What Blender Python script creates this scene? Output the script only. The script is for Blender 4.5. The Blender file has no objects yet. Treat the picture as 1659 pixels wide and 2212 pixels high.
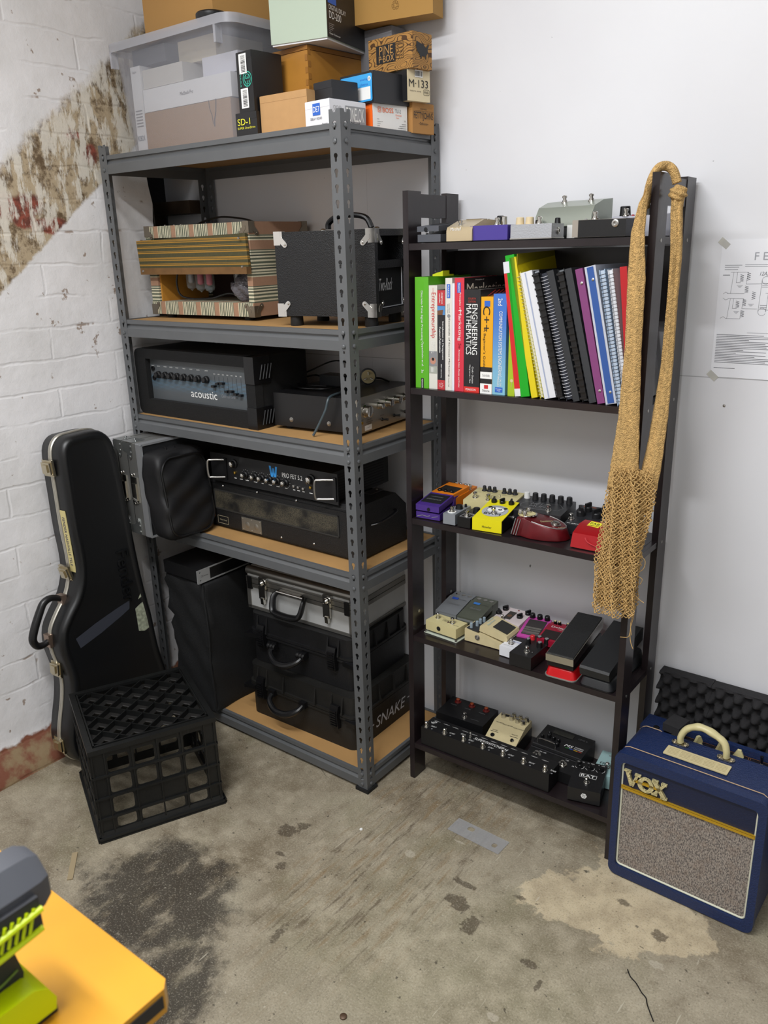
import bpy, bmesh, math, random
from mathutils import Matrix, Vector
random.seed(7)
sc = bpy.context.scene
COL = sc.collection
PI = math.pi
R = math.radians

# ------------------------------------------------------------------ materials
def lin(h):
    h = h.lstrip('#')
    out = []
    for i in (0, 2, 4):
        c = int(h[i:i+2], 16)/255
        out.append(c/12.92 if c <= .04045 else ((c+.055)/1.055)**2.4)
    return tuple(out)+(1.0,)
MC = {}
def mat(h, rough=.5, metal=0., bump=None, var=0., vs=8., alpha=None, trans=0., spec=None, coat=0.):
    """principled material; bump=(kind, scale, strength); var = brightness mottling"""
    key = (h, rough, metal, bump, var, vs, alpha, trans, spec, coat)
    if key in MC: return MC[key]
    m = bpy.data.materials.new('surface'); m.use_nodes = True
    nt = m.node_tree; b = nt.nodes['Principled BSDF']
    b.inputs['Base Color'].default_value = lin(h)
    b.inputs['Roughness'].default_value = rough
    b.inputs['Metallic'].default_value = metal
    if spec is not None: b.inputs['Specular IOR Level'].default_value = spec
    if coat: b.inputs['Coat Weight'].default_value = coat
    if trans: b.inputs['Transmission Weight'].default_value = trans
    tc = nt.nodes.new('ShaderNodeTexCoord')
    if var:
        n = nt.nodes.new('ShaderNodeTexNoise'); n.inputs['Scale'].default_value = vs; n.inputs['Detail'].default_value = 6
        nt.links.new(tc.outputs['Object'], n.inputs['Vector'])
        mr = nt.nodes.new('ShaderNodeMapRange'); mr.inputs[1].default_value = .3; mr.inputs[2].default_value = .7
        mr.inputs[3].default_value = 1-var; mr.inputs[4].default_value = 1+var
        nt.links.new(n.outputs['Fac'], mr.inputs[0])
        mx = nt.nodes.new('ShaderNodeVectorMath'); mx.operation = 'SCALE'
        mx.inputs[0].default_value = lin(h)[:3]
        nt.links.new(mr.outputs[0], mx.inputs['Scale'])
        nt.links.new(mx.outputs[0], b.inputs['Base Color'])
    if bump:
        kind, s, st = bump
        bp = nt.nodes.new('ShaderNodeBump'); bp.inputs['Strength'].default_value = st; bp.inputs['Distance'].default_value = .002
        if kind == 'voronoi':
            t = nt.nodes.new('ShaderNodeTexVoronoi'); t.inputs['Scale'].default_value = s; o = t.outputs['Distance']
        elif kind == 'wave':
            t = nt.nodes.new('ShaderNodeTexWave'); t.inputs['Scale'].default_value = s; t.bands_direction = 'Z'; t.inputs['Distortion'].default_value = 1.0; o = t.outputs['Color']
        else:
            t = nt.nodes.new('ShaderNodeTexNoise'); t.inputs['Scale'].default_value = s; t.inputs['Detail'].default_value = 5; o = t.outputs['Fac']
        nt.links.new(tc.outputs['Object'], t.inputs['Vector'])
        nt.links.new(o, bp.inputs['Height']); nt.links.new(bp.outputs[0], b.inputs['Normal'])
    if alpha is not None:
        tr = nt.nodes.new('ShaderNodeBsdfTransparent'); mix = nt.nodes.new('ShaderNodeMixShader')
        mix.inputs[0].default_value = alpha
        out = nt.nodes['Material Output']
        nt.links.new(tr.outputs[0], mix.inputs[1]); nt.links.new(b.outputs[0], mix.inputs[2]); nt.links.new(mix.outputs[0], out.inputs[0])
    MC[key] = m
    return m

WHITE = mat('#e8e8e6', .5); INK = mat('#1b1b1d', .5); CHROME = mat('#cfcdc8', .16, 1.); STEEL = mat('#b4b2ae', .32, 1.)
BRASS = mat('#c9a34a', .28, 1.); BLACKP = mat('#0d0d0f', .36); BLACKM = mat('#0a0a0b', .6, bump=('noise', 300, .25))
TOLEX = mat('#0f1013', .40, bump=('voronoi', 420, .40)); CARPET = mat('#0a0a0b', .95, bump=('noise', 500, .9))
SHELFG = mat('#5d5f61', .42, .15, var=.05, vs=14); MDF = mat('#a98250', .7, var=.10, vs=7)
DARKW = mat('#20191b', .28, bump=('noise', 60, .08), var=.2, vs=20); KRAFT = mat('#b3895a', .75, var=.05, vs=30)
RUBBER = mat('#0c0c0d', .7); NYLON = mat('#0b0b0e', .55, bump=('noise', 900, .3))

# ------------------------------------------------------------------ mesh helpers
def xf(v, M): return M @ Vector(v) if M is not None else Vector(v)
def bev(bm, faces, r, seg=2, ang=.5):
    es = set()
    for f in faces:
        for e in f.edges:
            if len(e.link_faces) == 2 and e.calc_face_angle(0) > ang: es.add(e)
    if es and r > 0:
        bmesh.ops.bevel(bm, geom=list(es), offset=r, segments=seg, profile=.5, affect='EDGES', clamp_overlap=True)
def hexa(bm, vs, r=0, seg=2, M=None):
    v = [bm.verts.new(xf(p, M)) for p in vs]
    fs = [bm.faces.new([v[i] for i in q]) for q in ((0,3,2,1),(4,5,6,7),(0,1,5,4),(1,2,6,5),(2,3,7,6),(3,0,4,7))]
    if r: bev(bm, fs, r, seg)
def box(bm, x0, x1, y0, y1, z0, z1, r=0, seg=2, M=None):
    hexa(bm, [(x0,y0,z0),(x1,y0,z0),(x1,y1,z0),(x0,y1,z0),(x0,y0,z1),(x1,y0,z1),(x1,y1,z1),(x0,y1,z1)], r, seg, M)
def prism(bm, pts, h0, h1, M=None, r=0, seg=2, ang=.5):
    """2D outline (counter-clockwise) in the frame's XY, extruded along its Z"""
    a = [bm.verts.new(xf((x, y, h0), M)) for x, y in pts]; b = [bm.verts.new(xf((x, y, h1), M)) for x, y in pts]
    n = len(pts); fs = [bm.faces.new(a[::-1]), bm.faces.new(b)]
    for i in range(n): fs.append(bm.faces.new([a[i], a[(i+1) % n], b[(i+1) % n], b[i]]))
    if r: bev(bm, fs, r, seg, ang)
def side(bm, prof, x0, x1, r=0, seg=2, M=None, ang=.3):
    """side profile (y,z) extruded along x"""
    F = Matrix(((0,0,1,0),(1,0,0,0),(0,1,0,0),(0,0,0,1)))
    prism(bm, prof, x0, x1, (M @ F) if M is not None else F, r, seg, ang)
def lathe(bm, prof, M=None, n=20, cap=True):
    rings = []
    for rr, z in prof:
        rings.append([bm.verts.new(xf((rr*math.cos(2*PI*i/n), rr*math.sin(2*PI*i/n), z), M)) for i in range(n)])
    for a, b in zip(rings, rings[1:]):
        for i in range(n): bm.faces.new([a[i], a[(i+1) % n], b[(i+1) % n], b[i]])
    if cap:
        bm.faces.new(rings[0][::-1]); bm.faces.new(rings[-1])
def cyl(bm, r, h, M=None, n=20, r2=None, z0=0): lathe(bm, [(r, z0), (r if r2 is None else r2, z0+h)], M, n)
def tube(bm, pts, r, n=8, closed=False, M=None, flat=1.0, cap=True):
    P = [xf(p, M) for p in pts]; N = len(P); rings = []; up = None
    for i in range(N):
        if closed: t = P[(i+1) % N]-P[i-1]
        else: t = P[min(i+1, N-1)]-P[max(i-1, 0)]
        t.normalize()
        if up is None:
            up = Vector((0,0,1)) if abs(t.z) < .9 else Vector((1,0,0))
        a = t.cross(up).normalized(); b = a.cross(t).normalized(); up = b
        rr = r(i/(N-1)) if callable(r) else r
        rings.append([bm.verts.new(P[i]+a*rr*math.cos(2*PI*k/n)+b*rr*flat*math.sin(2*PI*k/n)) for k in range(n)])
    pr = list(zip(rings, rings[1:]))+([(rings[-1], rings[0])] if closed else [])
    for A, B in pr:
        for k in range(n): bm.faces.new([A[k], A[(k+1) % n], B[(k+1) % n], B[k]])
    if not closed and cap:
        bm.faces.new(rings[0][::-1]); bm.faces.new(rings[-1])
def rrect(x0, x1, y0, y1, r, n=4):
    o = []
    for cx, cy, a in ((x1-r, y0+r, -PI/2), (x1-r, y1-r, 0), (x0+r, y1-r, PI/2), (x0+r, y0+r, PI)):
        for i in range(n+1): o.append((cx+r*math.cos(a+i*PI/2/n), cy+r*math.sin(a+i*PI/2/n)))
    return o
def smooth_path(pts, n=6, closed=False):
    P = [Vector(p) for p in pts]; N = len(P); out = []
    for i in range(N if closed else N-1):
        g = (lambda k: P[k % N]) if closed else (lambda k: P[max(0, min(N-1, k))])
        p0, p1, p2, p3 = g(i-1), g(i), g(i+1), g(i+2)
        for j in range(n):
            t = j/n
            out.append(.5*((2*p1)+(p2-p0)*t+(2*p0-5*p1+4*p2-p3)*t*t+(3*p1-p0-3*p2+p3)*t**3))
    if not closed: out.append(P[-1])
    return out
def plate(bm, outer, holes, t, M=None):
    """flat plate with holes, thickness t, in the frame's XY (top at z=t)"""
    cu = bpy.data.curves.new('tmp', 'CURVE'); cu.dimensions = '2D'; cu.fill_mode = 'BOTH'; cu.extrude = t/2
    for pts in [outer]+holes:
        s = cu.splines.new('POLY'); s.points.add(len(pts)-1); s.use_cyclic_u = True
        for p, q in zip(s.points, pts): p.co = (q[0], q[1], 0, 1)
    ob = bpy.data.objects.new('tmp', cu); me = bpy.data.meshes.new_from_object(ob)
    T = Matrix.Translation((0, 0, t/2)); me.transform((M @ T) if M is not None else T)
    bm.from_mesh(me); bpy.data.objects.remove(ob); bpy.data.curves.remove(cu); bpy.data.meshes.remove(me)
TXC = {}
def text_mesh(s):
    cu = bpy.data.curves.new('tmp', 'FONT'); cu.body = s; cu.size = 1; cu.extrude = .0; cu.resolution_u = 3; cu.align_x = 'CENTER'
    ob = bpy.data.objects.new('tmp', cu); me = bpy.data.meshes.new_from_object(ob)
    bpy.data.objects.remove(ob); bpy.data.curves.remove(cu)
    return me
def mk(name, bm, m, parent=None, sharp=.6):
    me = bpy.data.meshes.new(name); bm.normal_update()
    bmesh.ops.recalc_face_normals(bm, faces=bm.faces[:])
    bm.to_mesh(me); bm.free()
    for p in me.polygons: p.use_smooth = True
    me.set_sharp_from_angle(angle=sharp)
    me.materials.append(m)
    o = bpy.data.objects.new(name, me); COL.objects.link(o)
    if parent is not None: o.parent = parent
    return o
def Fr(x, y, z): return Matrix(((1,0,0,x),(0,0,-1,y),(0,1,0,z),(0,0,0,1)))          # front face (-y)
def Rt(x, y, z): return Matrix(((0,0,1,x),(1,0,0,y),(0,1,0,z),(0,0,0,1)))           # right face (+x)
def Tp(x, y, z): return Matrix.Translation((x, y, z))                                # top face
def Sp(x, y, z): return Matrix(((0,1,0,x),(0,0,-1,y),(-1,0,0,z),(0,0,0,1)))         # book spine, reading down
class Thing:
    def __init__(s, name, label, cat, M=None, group=None):
        s.o = bpy.data.objects.new(name, None); COL.objects.link(s.o); s.o.empty_display_size = .02
        s.o.matrix_world = M if M is not None else Matrix()
        s.o['label'] = label; s.o['category'] = cat
        if group: s.o['group'] = group
        s.L = {}
    def part(s, name, m, bm, parent=None, label=None, sharp=.6):
        o = mk(name, bm, m, parent or s.o, sharp)
        if label: o['label'] = label
        return o
    def txt(s, t, F, w=None, h=None, m=None, skew=0):
        """lettering centred on frame F, scaled to w x h"""
        m = m or WHITE; me = text_mesh(t)
        if not len(me.vertices): return
        xs = [v.co.x for v in me.vertices]; ys = [v.co.y for v in me.vertices]
        bw, bh = max(xs)-min(xs), max(ys)-min(ys); cx, cy = (max(xs)+min(xs))/2, (max(ys)+min(ys))/2
        sx = w/bw if w else None; sy = h/bh if h else None
        sx = sx or sy; sy = sy or sx
        K = Matrix(((sx, sy*skew, 0, 0), (0, sy, 0, 0), (0, 0, 1, .0004), (0, 0, 0, 1))) @ Matrix.Translation((-cx, -cy, 0))
        me.transform(F @ K)
        if m not in s.L: s.L[m] = bmesh.new()
        s.L[m].from_mesh(me); bpy.data.meshes.remove(me)
    def ink(s, m, F, x0, x1, y0, y1, z=.0003):
        """flat printed rectangle on frame F"""
        if m not in s.L: s.L[m] = bmesh.new()
        b = s.L[m]; b.faces.new([b.verts.new(F @ Vector(p)) for p in ((x0,y0,z),(x1,y0,z),(x1,y1,z),(x0,y1,z))])
    def inkpoly(s, m, F, pts, z=.0003):
        if m not in s.L: s.L[m] = bmesh.new()
        b = s.L[m]; b.faces.new([b.verts.new(F @ Vector((x, y, z))) for x, y in pts])
    def line(s, m, F, pts, w=.0006, z=.0003, closed=False):
        n = len(pts)
        for i in range(n if closed else n-1):
            a = Vector(pts[i]); c = Vector(pts[(i+1) % n]); d = (c-a)
            if d.length < 1e-9: continue
            d.normalize(); q = Vector((-d.y, d.x))*w/2; a2 = a-d*w/3; c2 = c+d*w/3
            s.inkpoly(m, F, [a2-q, c2-q, c2+q, a2+q], z)
    def done(s, name='printed_lettering'):
        for m, b in s.L.items():
            me = bpy.data.meshes.new(name); b.to_mesh(me); b.free(); me.materials.append(m)
            o = bpy.data.objects.new(name, me); COL.objects.link(o); o.parent = s.o
        s.L = {}
        return s.o
def circ(cx, cy, r, n=20, a0=0, a1=2*PI):
    return [(cx+r*math.cos(a0+(a1-a0)*i/n), cy+r*math.sin(a0+(a1-a0)*i/n)) for i in range(n+(0 if a1-a0 > 6.28 else 1))]
def single(name, label, cat, bm, m, M=None, group=None, sharp=.6, kind=None):
    o = mk(name, bm, m, None, sharp)
    if M is not None: o.matrix_world = M
    if label: o['label'] = label
    if cat: o['category'] = cat
    if group: o['group'] = group
    if kind: o['kind'] = kind
    return o
def TR(x, y, z, th=0): return Matrix.Translation((x, y, z)) @ Matrix.Rotation(R(th), 4, 'Z')
# frame of the leaning bookcase: x across, y into the depth, z up the legs
LAD = Matrix.Translation((.0558, .1346, 0)) @ Matrix.Rotation(.0138, 4, 'Z') @ Matrix.Rotation(-.0119, 4, 'X')
def LT(x, y, z, th=0): return LAD @ TR(x, y, z, th)
# ------------------------------------------------------------------ node helpers for the room surfaces
class N:
    def __init__(s, name):
        s.m = bpy.data.materials.new(name); s.m.use_nodes = True; s.t = s.m.node_tree; s.b = s.t.nodes['Principled BSDF']
        s.pos = s.t.nodes.new('ShaderNodeTexCoord').outputs['Object']
        sx = s.t.nodes.new('ShaderNodeSeparateXYZ'); s.t.links.new(s.pos, sx.inputs[0]); s.x, s.y, s.z = sx.outputs
    def v(s, sock, a):
        if isinstance(a, (int, float)): sock.default_value = a
        elif isinstance(a, tuple): sock.default_value = a
        else: s.t.links.new(a, sock)
    def m_(s, op, a, b=0., c=None):
        n = s.t.nodes.new('ShaderNodeMath'); n.operation = op; s.v(n.inputs[0], a); s.v(n.inputs[1], b)
        if c is not None: s.v(n.inputs[2], c)
        return n.outputs[0]
    def step(s, a, e0, e1):
        n = s.t.nodes.new('ShaderNodeMapRange'); n.interpolation_type = 'SMOOTHSTEP'; s.v(n.inputs[0], a); n.inputs[1].default_value = e0; n.inputs[2].default_value = e1
        return n.outputs[0]
    def noise(s, sc_, d=5, r=.55, vec=None, dist=0.):
        n = s.t.nodes.new('ShaderNodeTexNoise'); n.inputs['Scale'].default_value = sc_; n.inputs['Detail'].default_value = d
        n.inputs['Roughness'].default_value = r; n.inputs['Distortion'].default_value = dist; s.t.links.new(vec or s.pos, n.inputs['Vector']); return n.outputs['Fac']
    def mapv(s, scale=(1,1,1), rot=(0,0,0), loc=(0,0,0)):
        n = s.t.nodes.new('ShaderNodeMapping'); n.inputs['Scale'].default_value = scale; n.inputs['Rotation'].default_value = rot; n.inputs['Location'].default_value = loc
        s.t.links.new(s.pos, n.inputs[0]); return n.outputs[0]
    def mix(s, f, a, b):
        n = s.t.nodes.new('ShaderNodeMix'); n.data_type = 'RGBA'; s.v(n.inputs[0], f)
        s.v(n.inputs[6], lin(a) if isinstance(a, str) else a); s.v(n.inputs[7], lin(b) if isinstance(b, str) else b); return n.outputs[2]
    def blob(s, cx, cy, rx, ry, u, w, soft=.35, amp=None):
        """soft-edged ellipse around (cx,cy) in the (u,w) plane, edge broken by noise amp"""
        a = s.m_('DIVIDE', s.m_('SUBTRACT', u, cx), rx); b = s.m_('DIVIDE', s.m_('SUBTRACT', w, cy), ry)
        d = s.m_('SQRT', s.m_('ADD', s.m_('MULTIPLY', a, a), s.m_('MULTIPLY', b, b)))
        if amp is not None: d = s.m_('ADD', d, amp)
        return s.step(d, 1+soft/2, 1-soft/2)
    def bump(s, h, st, dist=.004, prev=None):
        n = s.t.nodes.new('ShaderNodeBump'); n.inputs['Strength'].default_value = st; n.inputs['Distance'].default_value = dist
        s.t.links.new(h, n.inputs['Height'])
        if prev is not None: s.t.links.new(prev, n.inputs['Normal'])
        return n.outputs[0]

# ---- painted brick wall with a peeled diagonal band
n = N('painted_brick')
n1 = n.noise(9, 6); n2 = n.noise(55, 6, .7); nst = n.noise(26, 6, .7, n.mapv((1, 1, .32)))
comb = n.t.nodes.new('ShaderNodeCombineXYZ'); wob = n.m_('MULTIPLY', n.m_('SUBTRACT', n.noise(7, 3), .5), .03)
n.v(comb.inputs[0], n.m_('ADD', n.y, wob)); n.v(comb.inputs[1], n.m_('ADD', n.z, wob))
br = n.t.nodes.new('ShaderNodeTexBrick'); n.t.links.new(comb.outputs[0], br.inputs['Vector'])
br.inputs['Scale'].default_value = 1; br.inputs['Brick Width'].default_value = .42; br.inputs['Row Height'].default_value = .087
br.inputs['Mortar Size'].default_value = .006; br.inputs['Mortar Smooth'].default_value = .9; br.offset = .5
mort = br.outputs['Fac']
s_ = n.m_('ADD', n.m_('MULTIPLY', n.y, -.63), n.m_('MULTIPLY', n.z, .78))
sn = n.m_('ADD', s_, n.m_('MULTIPLY', n.m_('SUBTRACT', n.noise(16, 8, .7), .5), .09))
band = n.m_('MULTIPLY', n.step(n.m_('ADD', s_, n.m_('MULTIPLY', n.m_('SUBTRACT', n2, .5), .02)), 1.308, 1.318), n.step(sn, 1.550, 1.510))
keep = n.m_('MULTIPLY', n.step(nst, .46, .56), .85)
dirt = n.mix(n.step(n.noise(30, 6, .7), .42, .62), '#a8977c', '#5c4a34')
red = n.mix(n.step(n2, .35, .6), '#8a4636', '#5e3328')
def redm():
    a = n.m_('MULTIPLY', n.m_('SUBTRACT', n1, .5), 2.6)
    r = n.blob(-.30, 1.640, .11, .034, n.y, n.z, .5, a)
    for q in ((-.16, 1.583, .05, .02), (-.05, 1.83, .035, .02), (-.24, 1.60, .03, .02), (.0, 1.78, .03, .03)):
        r = n.m_('MAXIMUM', r, n.blob(*q, n.y, n.z, .5, a))
    return r
bare = n.mix(redm(), dirt, red)
flake = n.mix(keep, bare, '#cfc9bd')
white = n.mix(n.step(n.noise(5, 5), .3, .75), '#dcdadb', '#cbc9c8')
chip = n.m_('MULTIPLY', n.step(n.noise(24, 3, .5), .665, .70), n.step(n.noise(90, 3), .45, .55))
chip2 = n.m_('MULTIPLY', mort, n.step(n.noise(12, 5), .60, .68))
c = n.mix(n.m_('MULTIPLY', n.m_('MAXIMUM', chip, chip2), .75), white, '#7a6048')
c = n.mix(band, c, flake)
# bare foot of the wall
ft = n.step(n.m_('ADD', n.z, n.m_('MULTIPLY', n.m_('SUBTRACT', n1, .5), .10)), .105, .095)
c = n.mix(ft, c, n.mix(n.step(n.noise(14, 6), .42, .58), '#7c4b38', '#8f7a5c'))
n.v(n.b.inputs['Base Color'], c); n.b.inputs['Roughness'].default_value = .62
h = n.m_('ADD', n.m_('MULTIPLY', mort, n.m_('MULTIPLY', n.step(n.noise(6, 5), .38, .62), -1.1)), n.m_('ADD', n.m_('MULTIPLY', n1, 1.8), n.m_('MULTIPLY', n.noise(22, 6), .9)))
nb = n.bump(h, .30, .006); n.v(n.b.inputs['Normal'], n.bump(n.m_('ADD', n2, n.m_('MULTIPLY', keep, band)), .35, .002, nb))
BRICK = n.m

# ---- smooth white lining board
n = N('white_board')
a = n.noise(1.3, 3); c = n.mix(n.step(a, .3, .7), '#d9d9dd', '#e1e2e6')
dz = n.m_('ABSOLUTE', n.m_('SUBTRACT', n.z, n.m_('ADD', 1.190, n.m_('MULTIPLY', n.x, .010))))
c = n.mix(n.m_('MULTIPLY', n.step(dz, .0016, .0004), .55), c, '#77777a')
dx = n.m_('ABSOLUTE', n.m_('ADD', n.x, .252))
c = n.mix(n.m_('MULTIPLY', n.step(dx, .0012, .0003), .25), c, '#8a8a8c')
c = n.mix(n.m_('MULTIPLY', n.step(n.noise(60, 1, .3), .83, .85), .8), c, '#505050')
n.v(n.b.inputs['Base Color'], c); n.b.inputs['Roughness'].default_value = .38
n.v(n.b.inputs['Normal'], n.bump(n.noise(2.5, 2), .05, .01))
BOARDW = n.m

# ---- stained concrete floor
n = N('stained_concrete')
f1 = n.noise(3.2, 8, .6); f2 = n.noise(16, 8, .65); f3 = n.noise(90, 4, .6); f4 = n.noise(7, 6, .6, None, .6)
c = n.mix(n.step(f1, .32, .68), '#776c59', '#9c9380')
c = n.mix(n.m_('MULTIPLY', n.step(f2, .45, .72), .55), c, '#b3a994')
c = n.mix(n.m_('MULTIPLY', n.step(f2, .47, .30), .5), c, '#665846')
ed = n.m_('ADD', n.m_('MULTIPLY', n.m_('SUBTRACT', f4, .5), 2.6), n.m_('MULTIPLY', n.m_('SUBTRACT', f2, .5), 1.8))
ed2 = n.m_('ADD', n.m_('MULTIPLY', n.m_('SUBTRACT', f2, .5), 3.4), n.m_('MULTIPLY', n.m_('SUBTRACT', f3, .5), 1.6))
# broad greenish-grey worn area towards the viewer
c = n.mix(n.m_('MULTIPLY', n.blob(.55, -.42, .38, .30, n.x, n.y, 1.2, n.m_('MULTIPLY', ed, .4)), .55), c, n.mix(n.step(f2, .35, .65), '#8f8972', '#aaa28a'))
# warm streaks dragged across the slab
st = n.noise(14, 6, .65, n.mapv((4.2, .50, 1), (0, 0, R(-14))))
area = n.blob(.22, -.15, .20, .5, n.x, n.y, .9, n.m_('MULTIPLY', ed, .3))
c = n.mix(n.m_('MULTIPLY', n.m_('MULTIPLY', n.step(st, .5, .66), area), .6), c, '#80694a')
c = n.mix(n.m_('MULTIPLY', n.m_('MULTIPLY', n.step(st, .47, .34), area), .7), c, '#554738')
c = n.mix(n.m_('MULTIPLY', n.step(n.noise(5, 5), .5, .7), .35), c, '#7d795e')
# pale patch in front of the blue amplifier
pt = n.blob(.78, .03, .17, .16, n.x, n.y, .10, n.m_('MULTIPLY', ed, .60))
pt = n.m_('MAXIMUM', pt, n.blob(.62, -.045, .09, .075, n.x, n.y, .12, n.m_('MULTIPLY', ed, .7)))
c = n.mix(n.m_('MULTIPLY', pt, .88), c, n.mix(n.step(f2, .38, .62), '#b3a489', '#cabb9d'))
# worn light mottling
c = n.mix(n.m_('MULTIPLY', n.blob(.33, -.66, .22, .14, n.x, n.y, 1.0, n.m_('MULTIPLY', ed, .6)), .45), c, '#9d9581')
c = n.mix(n.m_('MULTIPLY', n.blob(-.02, -.50, .05, .07, n.x, n.y, .9, n.m_('MULTIPLY', ed, .8)), .6), c, '#a39b87')
# dark stains
dk = n.blob(-.17, -.62, .20, .18, n.x, n.y, .45, n.m_('MULTIPLY', ed, .55))
dk = n.m_('MAXIMUM', dk, n.blob(.06, -.80, .13, .16, n.x, n.y, .5, n.m_('MULTIPLY', ed, .6)))
dk = n.m_('MULTIPLY', dk, n.m_('SUBTRACT', 1, n.m_('MULTIPLY', n.step(n.noise(9, 8, .7, n.mapv((2, 1, 1), (0, 0, R(-40)))), .50, .66), .75)))
c = n.mix(n.m_('MULTIPLY', dk, .85), c, '#2f2b27')
for q in ((.44, -.20, .030, .022), (.50, -.24, .020, .030), (.55, -.10, .018, .008), (.42, -.14, .03, .008), (-.075, -.25, .030, .020), (-.055, -.215, .018, .016),
          (-.03, -.33, .018, .008), (.0, -.36, .014, .014), (.15, -.52, .014, .022), (.66, -.26, .018, .008), (.76, .03, .018, .012), (.86, -.02, .018, .016), (.70, -.30, .006, .02)):
    c = n.mix(n.m_('MULTIPLY', n.blob(*q, n.x, n.y, .35, ed2), .7), c, '#463c30')
for q in ((.245, -.13, .014, .012), (.66, -.42, .010, .007), (.33, -.02, .014, .004), (.90, -.30, .03, .02), (.88, -.10, .016, .008)):
    c = n.mix(n.m_('MULTIPLY', n.blob(*q, n.x, n.y, .4, ed2), .6), c, '#b5ad9c')
spk = n.noise(22, 6, .8)
c = n.mix(n.m_('MULTIPLY', n.step(spk, .60, .68), .35), c, '#b0a896')
c = n.mix(n.m_('MULTIPLY', n.step(spk, .36, .30), .5), c, '#40382e')
c = n.mix(n.m_('MULTIPLY', n.step(n.noise(85, 2, .4), .72, .76), .5), c, '#bdb6a6')
c = n.mix(n.m_('MULTIPLY', n.step(n.noise(60, 3, .5, n.mapv(loc=(3, 3, 0))), .68, .72), .7), c, '#3b352d')
gr = n.noise(230, 3, .7)
c = n.mix(n.m_('MULTIPLY', n.step(gr, .52, .68), .38), c, '#bfb7a5')
c = n.mix(n.m_('MULTIPLY', n.step(gr, .48, .34), .32), c, '#463e33')
sc1 = n.noise(20, 2, .4, n.mapv((9, .5, 1), (0, 0, R(38))))
c = n.mix(n.m_('MULTIPLY', n.m_('MULTIPLY', n.step(sc1, .70, .74), n.step(n.noise(3, 3), .45, .6)), .55), c, '#c2bba9')
# hairline crack
crk = n.m_('ABSOLUTE', n.m_('SUBTRACT', n.m_('ADD', n.y, n.m_('MULTIPLY', n.noise(8, 4), .15)), n.m_('ADD', n.m_('MULTIPLY', n.x, -.30), .02)))
c = n.mix(n.m_('MULTIPLY', n.m_('MULTIPLY', n.step(crk, .003, .0008), n.step(n.x, -.1, -.2)), .8), c, '#39332b')
n.v(n.b.inputs['Base Color'], c)
n.v(n.b.inputs['Roughness'], n.m_('ADD', n.m_('MULTIPLY', f2, .45), .28)); n.b.inputs['Specular IOR Level'].default_value = .35
nb = n.bump(f1, .25, .01); n.v(n.b.inputs['Normal'], n.bump(n.m_('ADD', f2, f3), .35, .002, nb))
CONCRETE = n.m

# ------------------------------------------------------------------ the room
def struct(name, bm, m, sharp=.6):
    o = mk(name, bm, m, None, sharp); o['kind'] = 'structure'; return o
b = bmesh.new(); box(b, -1.6, 2.7, -3.3, .6, -.1, 0); struct('floor', b, CONCRETE)
b = bmesh.new(); box(b, -1.135, 2.7, .405, .5, 0, 2.75); struct('wall_back', b, BOARDW)
b = bmesh.new()
F = Matrix(((1,0,0,0),(0,0,-1,.10),(0,1,0,0),(0,0,0,1)))   # profile (x,z) extruded towards -y
prism(b, [(-1.25,0),(-.894,0),(-.902,.035),(-.935,.075),(-.95,.12),(-.95,2.75),(-1.25,2.75)], 0, 3.4, F)
jg = random.Random(3); jy = [(.192+jg.uniform(-.005,.005)+.010*math.sin(i*.45)) if 25 < i < 36 else .404 for i in range(56)]
for i in range(55):
    hexa(b, [(-1.25,.1,i*.05),(-.95,.1,i*.05),(-.95,jy[i],i*.05),(-1.25,jy[i],i*.05),(-1.25,.1,i*.05+.05),(-.95,.1,i*.05+.05),(-.95,jy[i+1],i*.05+.05),(-1.25,jy[i+1],i*.05+.05)])
struct('wall_left', b, BRICK, .9)
b = bmesh.new(); box(b, -1.6, -1.1, .6, .68, 0, 2.75); box(b, -1.7, -1.6, -.2, .68, 0, 2.75); struct('recess_dark_backing', b, mat('#17130f', .9))  # near-black backing added behind the gap: stands for its darkness, blocks world light
b = bmesh.new(); box(b, 2.6, 2.7, -3.3, .5, 0, 2.75); struct('wall_right', b, mat('#c9c9c8', .8))
b = bmesh.new(); box(b, -1.3, 2.7, -3.4, -3.3, 0, 2.75); struct('wall_rear', b, mat('#c9c9c8', .8))
b = bmesh.new(); box(b, -1.7, 2.7, -3.4, .7, 2.75, 2.85); struct('ceiling', b, mat('#cfcfce', .8))

# ------------------------------------------------------------------ lights and camera
def area(name, loc, sx, sy, e, rot=(0,0,0), col=(1,1,1)):
    l = bpy.data.lights.new(name, 'AREA'); l.shape = 'RECTANGLE'; l.size = sx; l.size_y = sy; l.energy = e; l.color = col
    o = bpy.data.objects.new(name, l); COL.objects.link(o); o.location = loc; o.rotation_euler = rot
area('ceiling_tube_light', (.45, -.75, 2.68), 1.2, .15, 10, col=(.97, .985, 1))
area('ceiling_tube_light', (.25, -1.42, 2.68), 1.2, .15, 43, col=(.97, .985, 1))
area('soft_fill_light', (1.1, -2.5, 2.70), 1.4, 1.0, 27, col=(.96, .98, 1))  # large soft fill lamp added to lighten the shadows, not a known fixture
w = bpy.data.worlds.new('World'); sc.world = w; w.use_nodes = True
w.node_tree.nodes['Background'].inputs[0].default_value = (.8, .85, 1, 1); w.node_tree.nodes['Background'].inputs[1].default_value = .3
cam = bpy.data.cameras.new('camera'); co = bpy.data.objects.new('camera', cam); COL.objects.link(co)
yaw, pit, rol = -.66181, .31385, -.02982
fw = Vector((math.sin(yaw)*math.cos(pit), math.cos(yaw)*math.cos(pit), -math.sin(pit))); rt = Vector((math.cos(yaw), -math.sin(yaw), 0)); up = rt.cross(fw)
r2 = rt*math.cos(rol)+up*math.sin(rol); u2 = -rt*math.sin(rol)+up*math.cos(rol)
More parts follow.
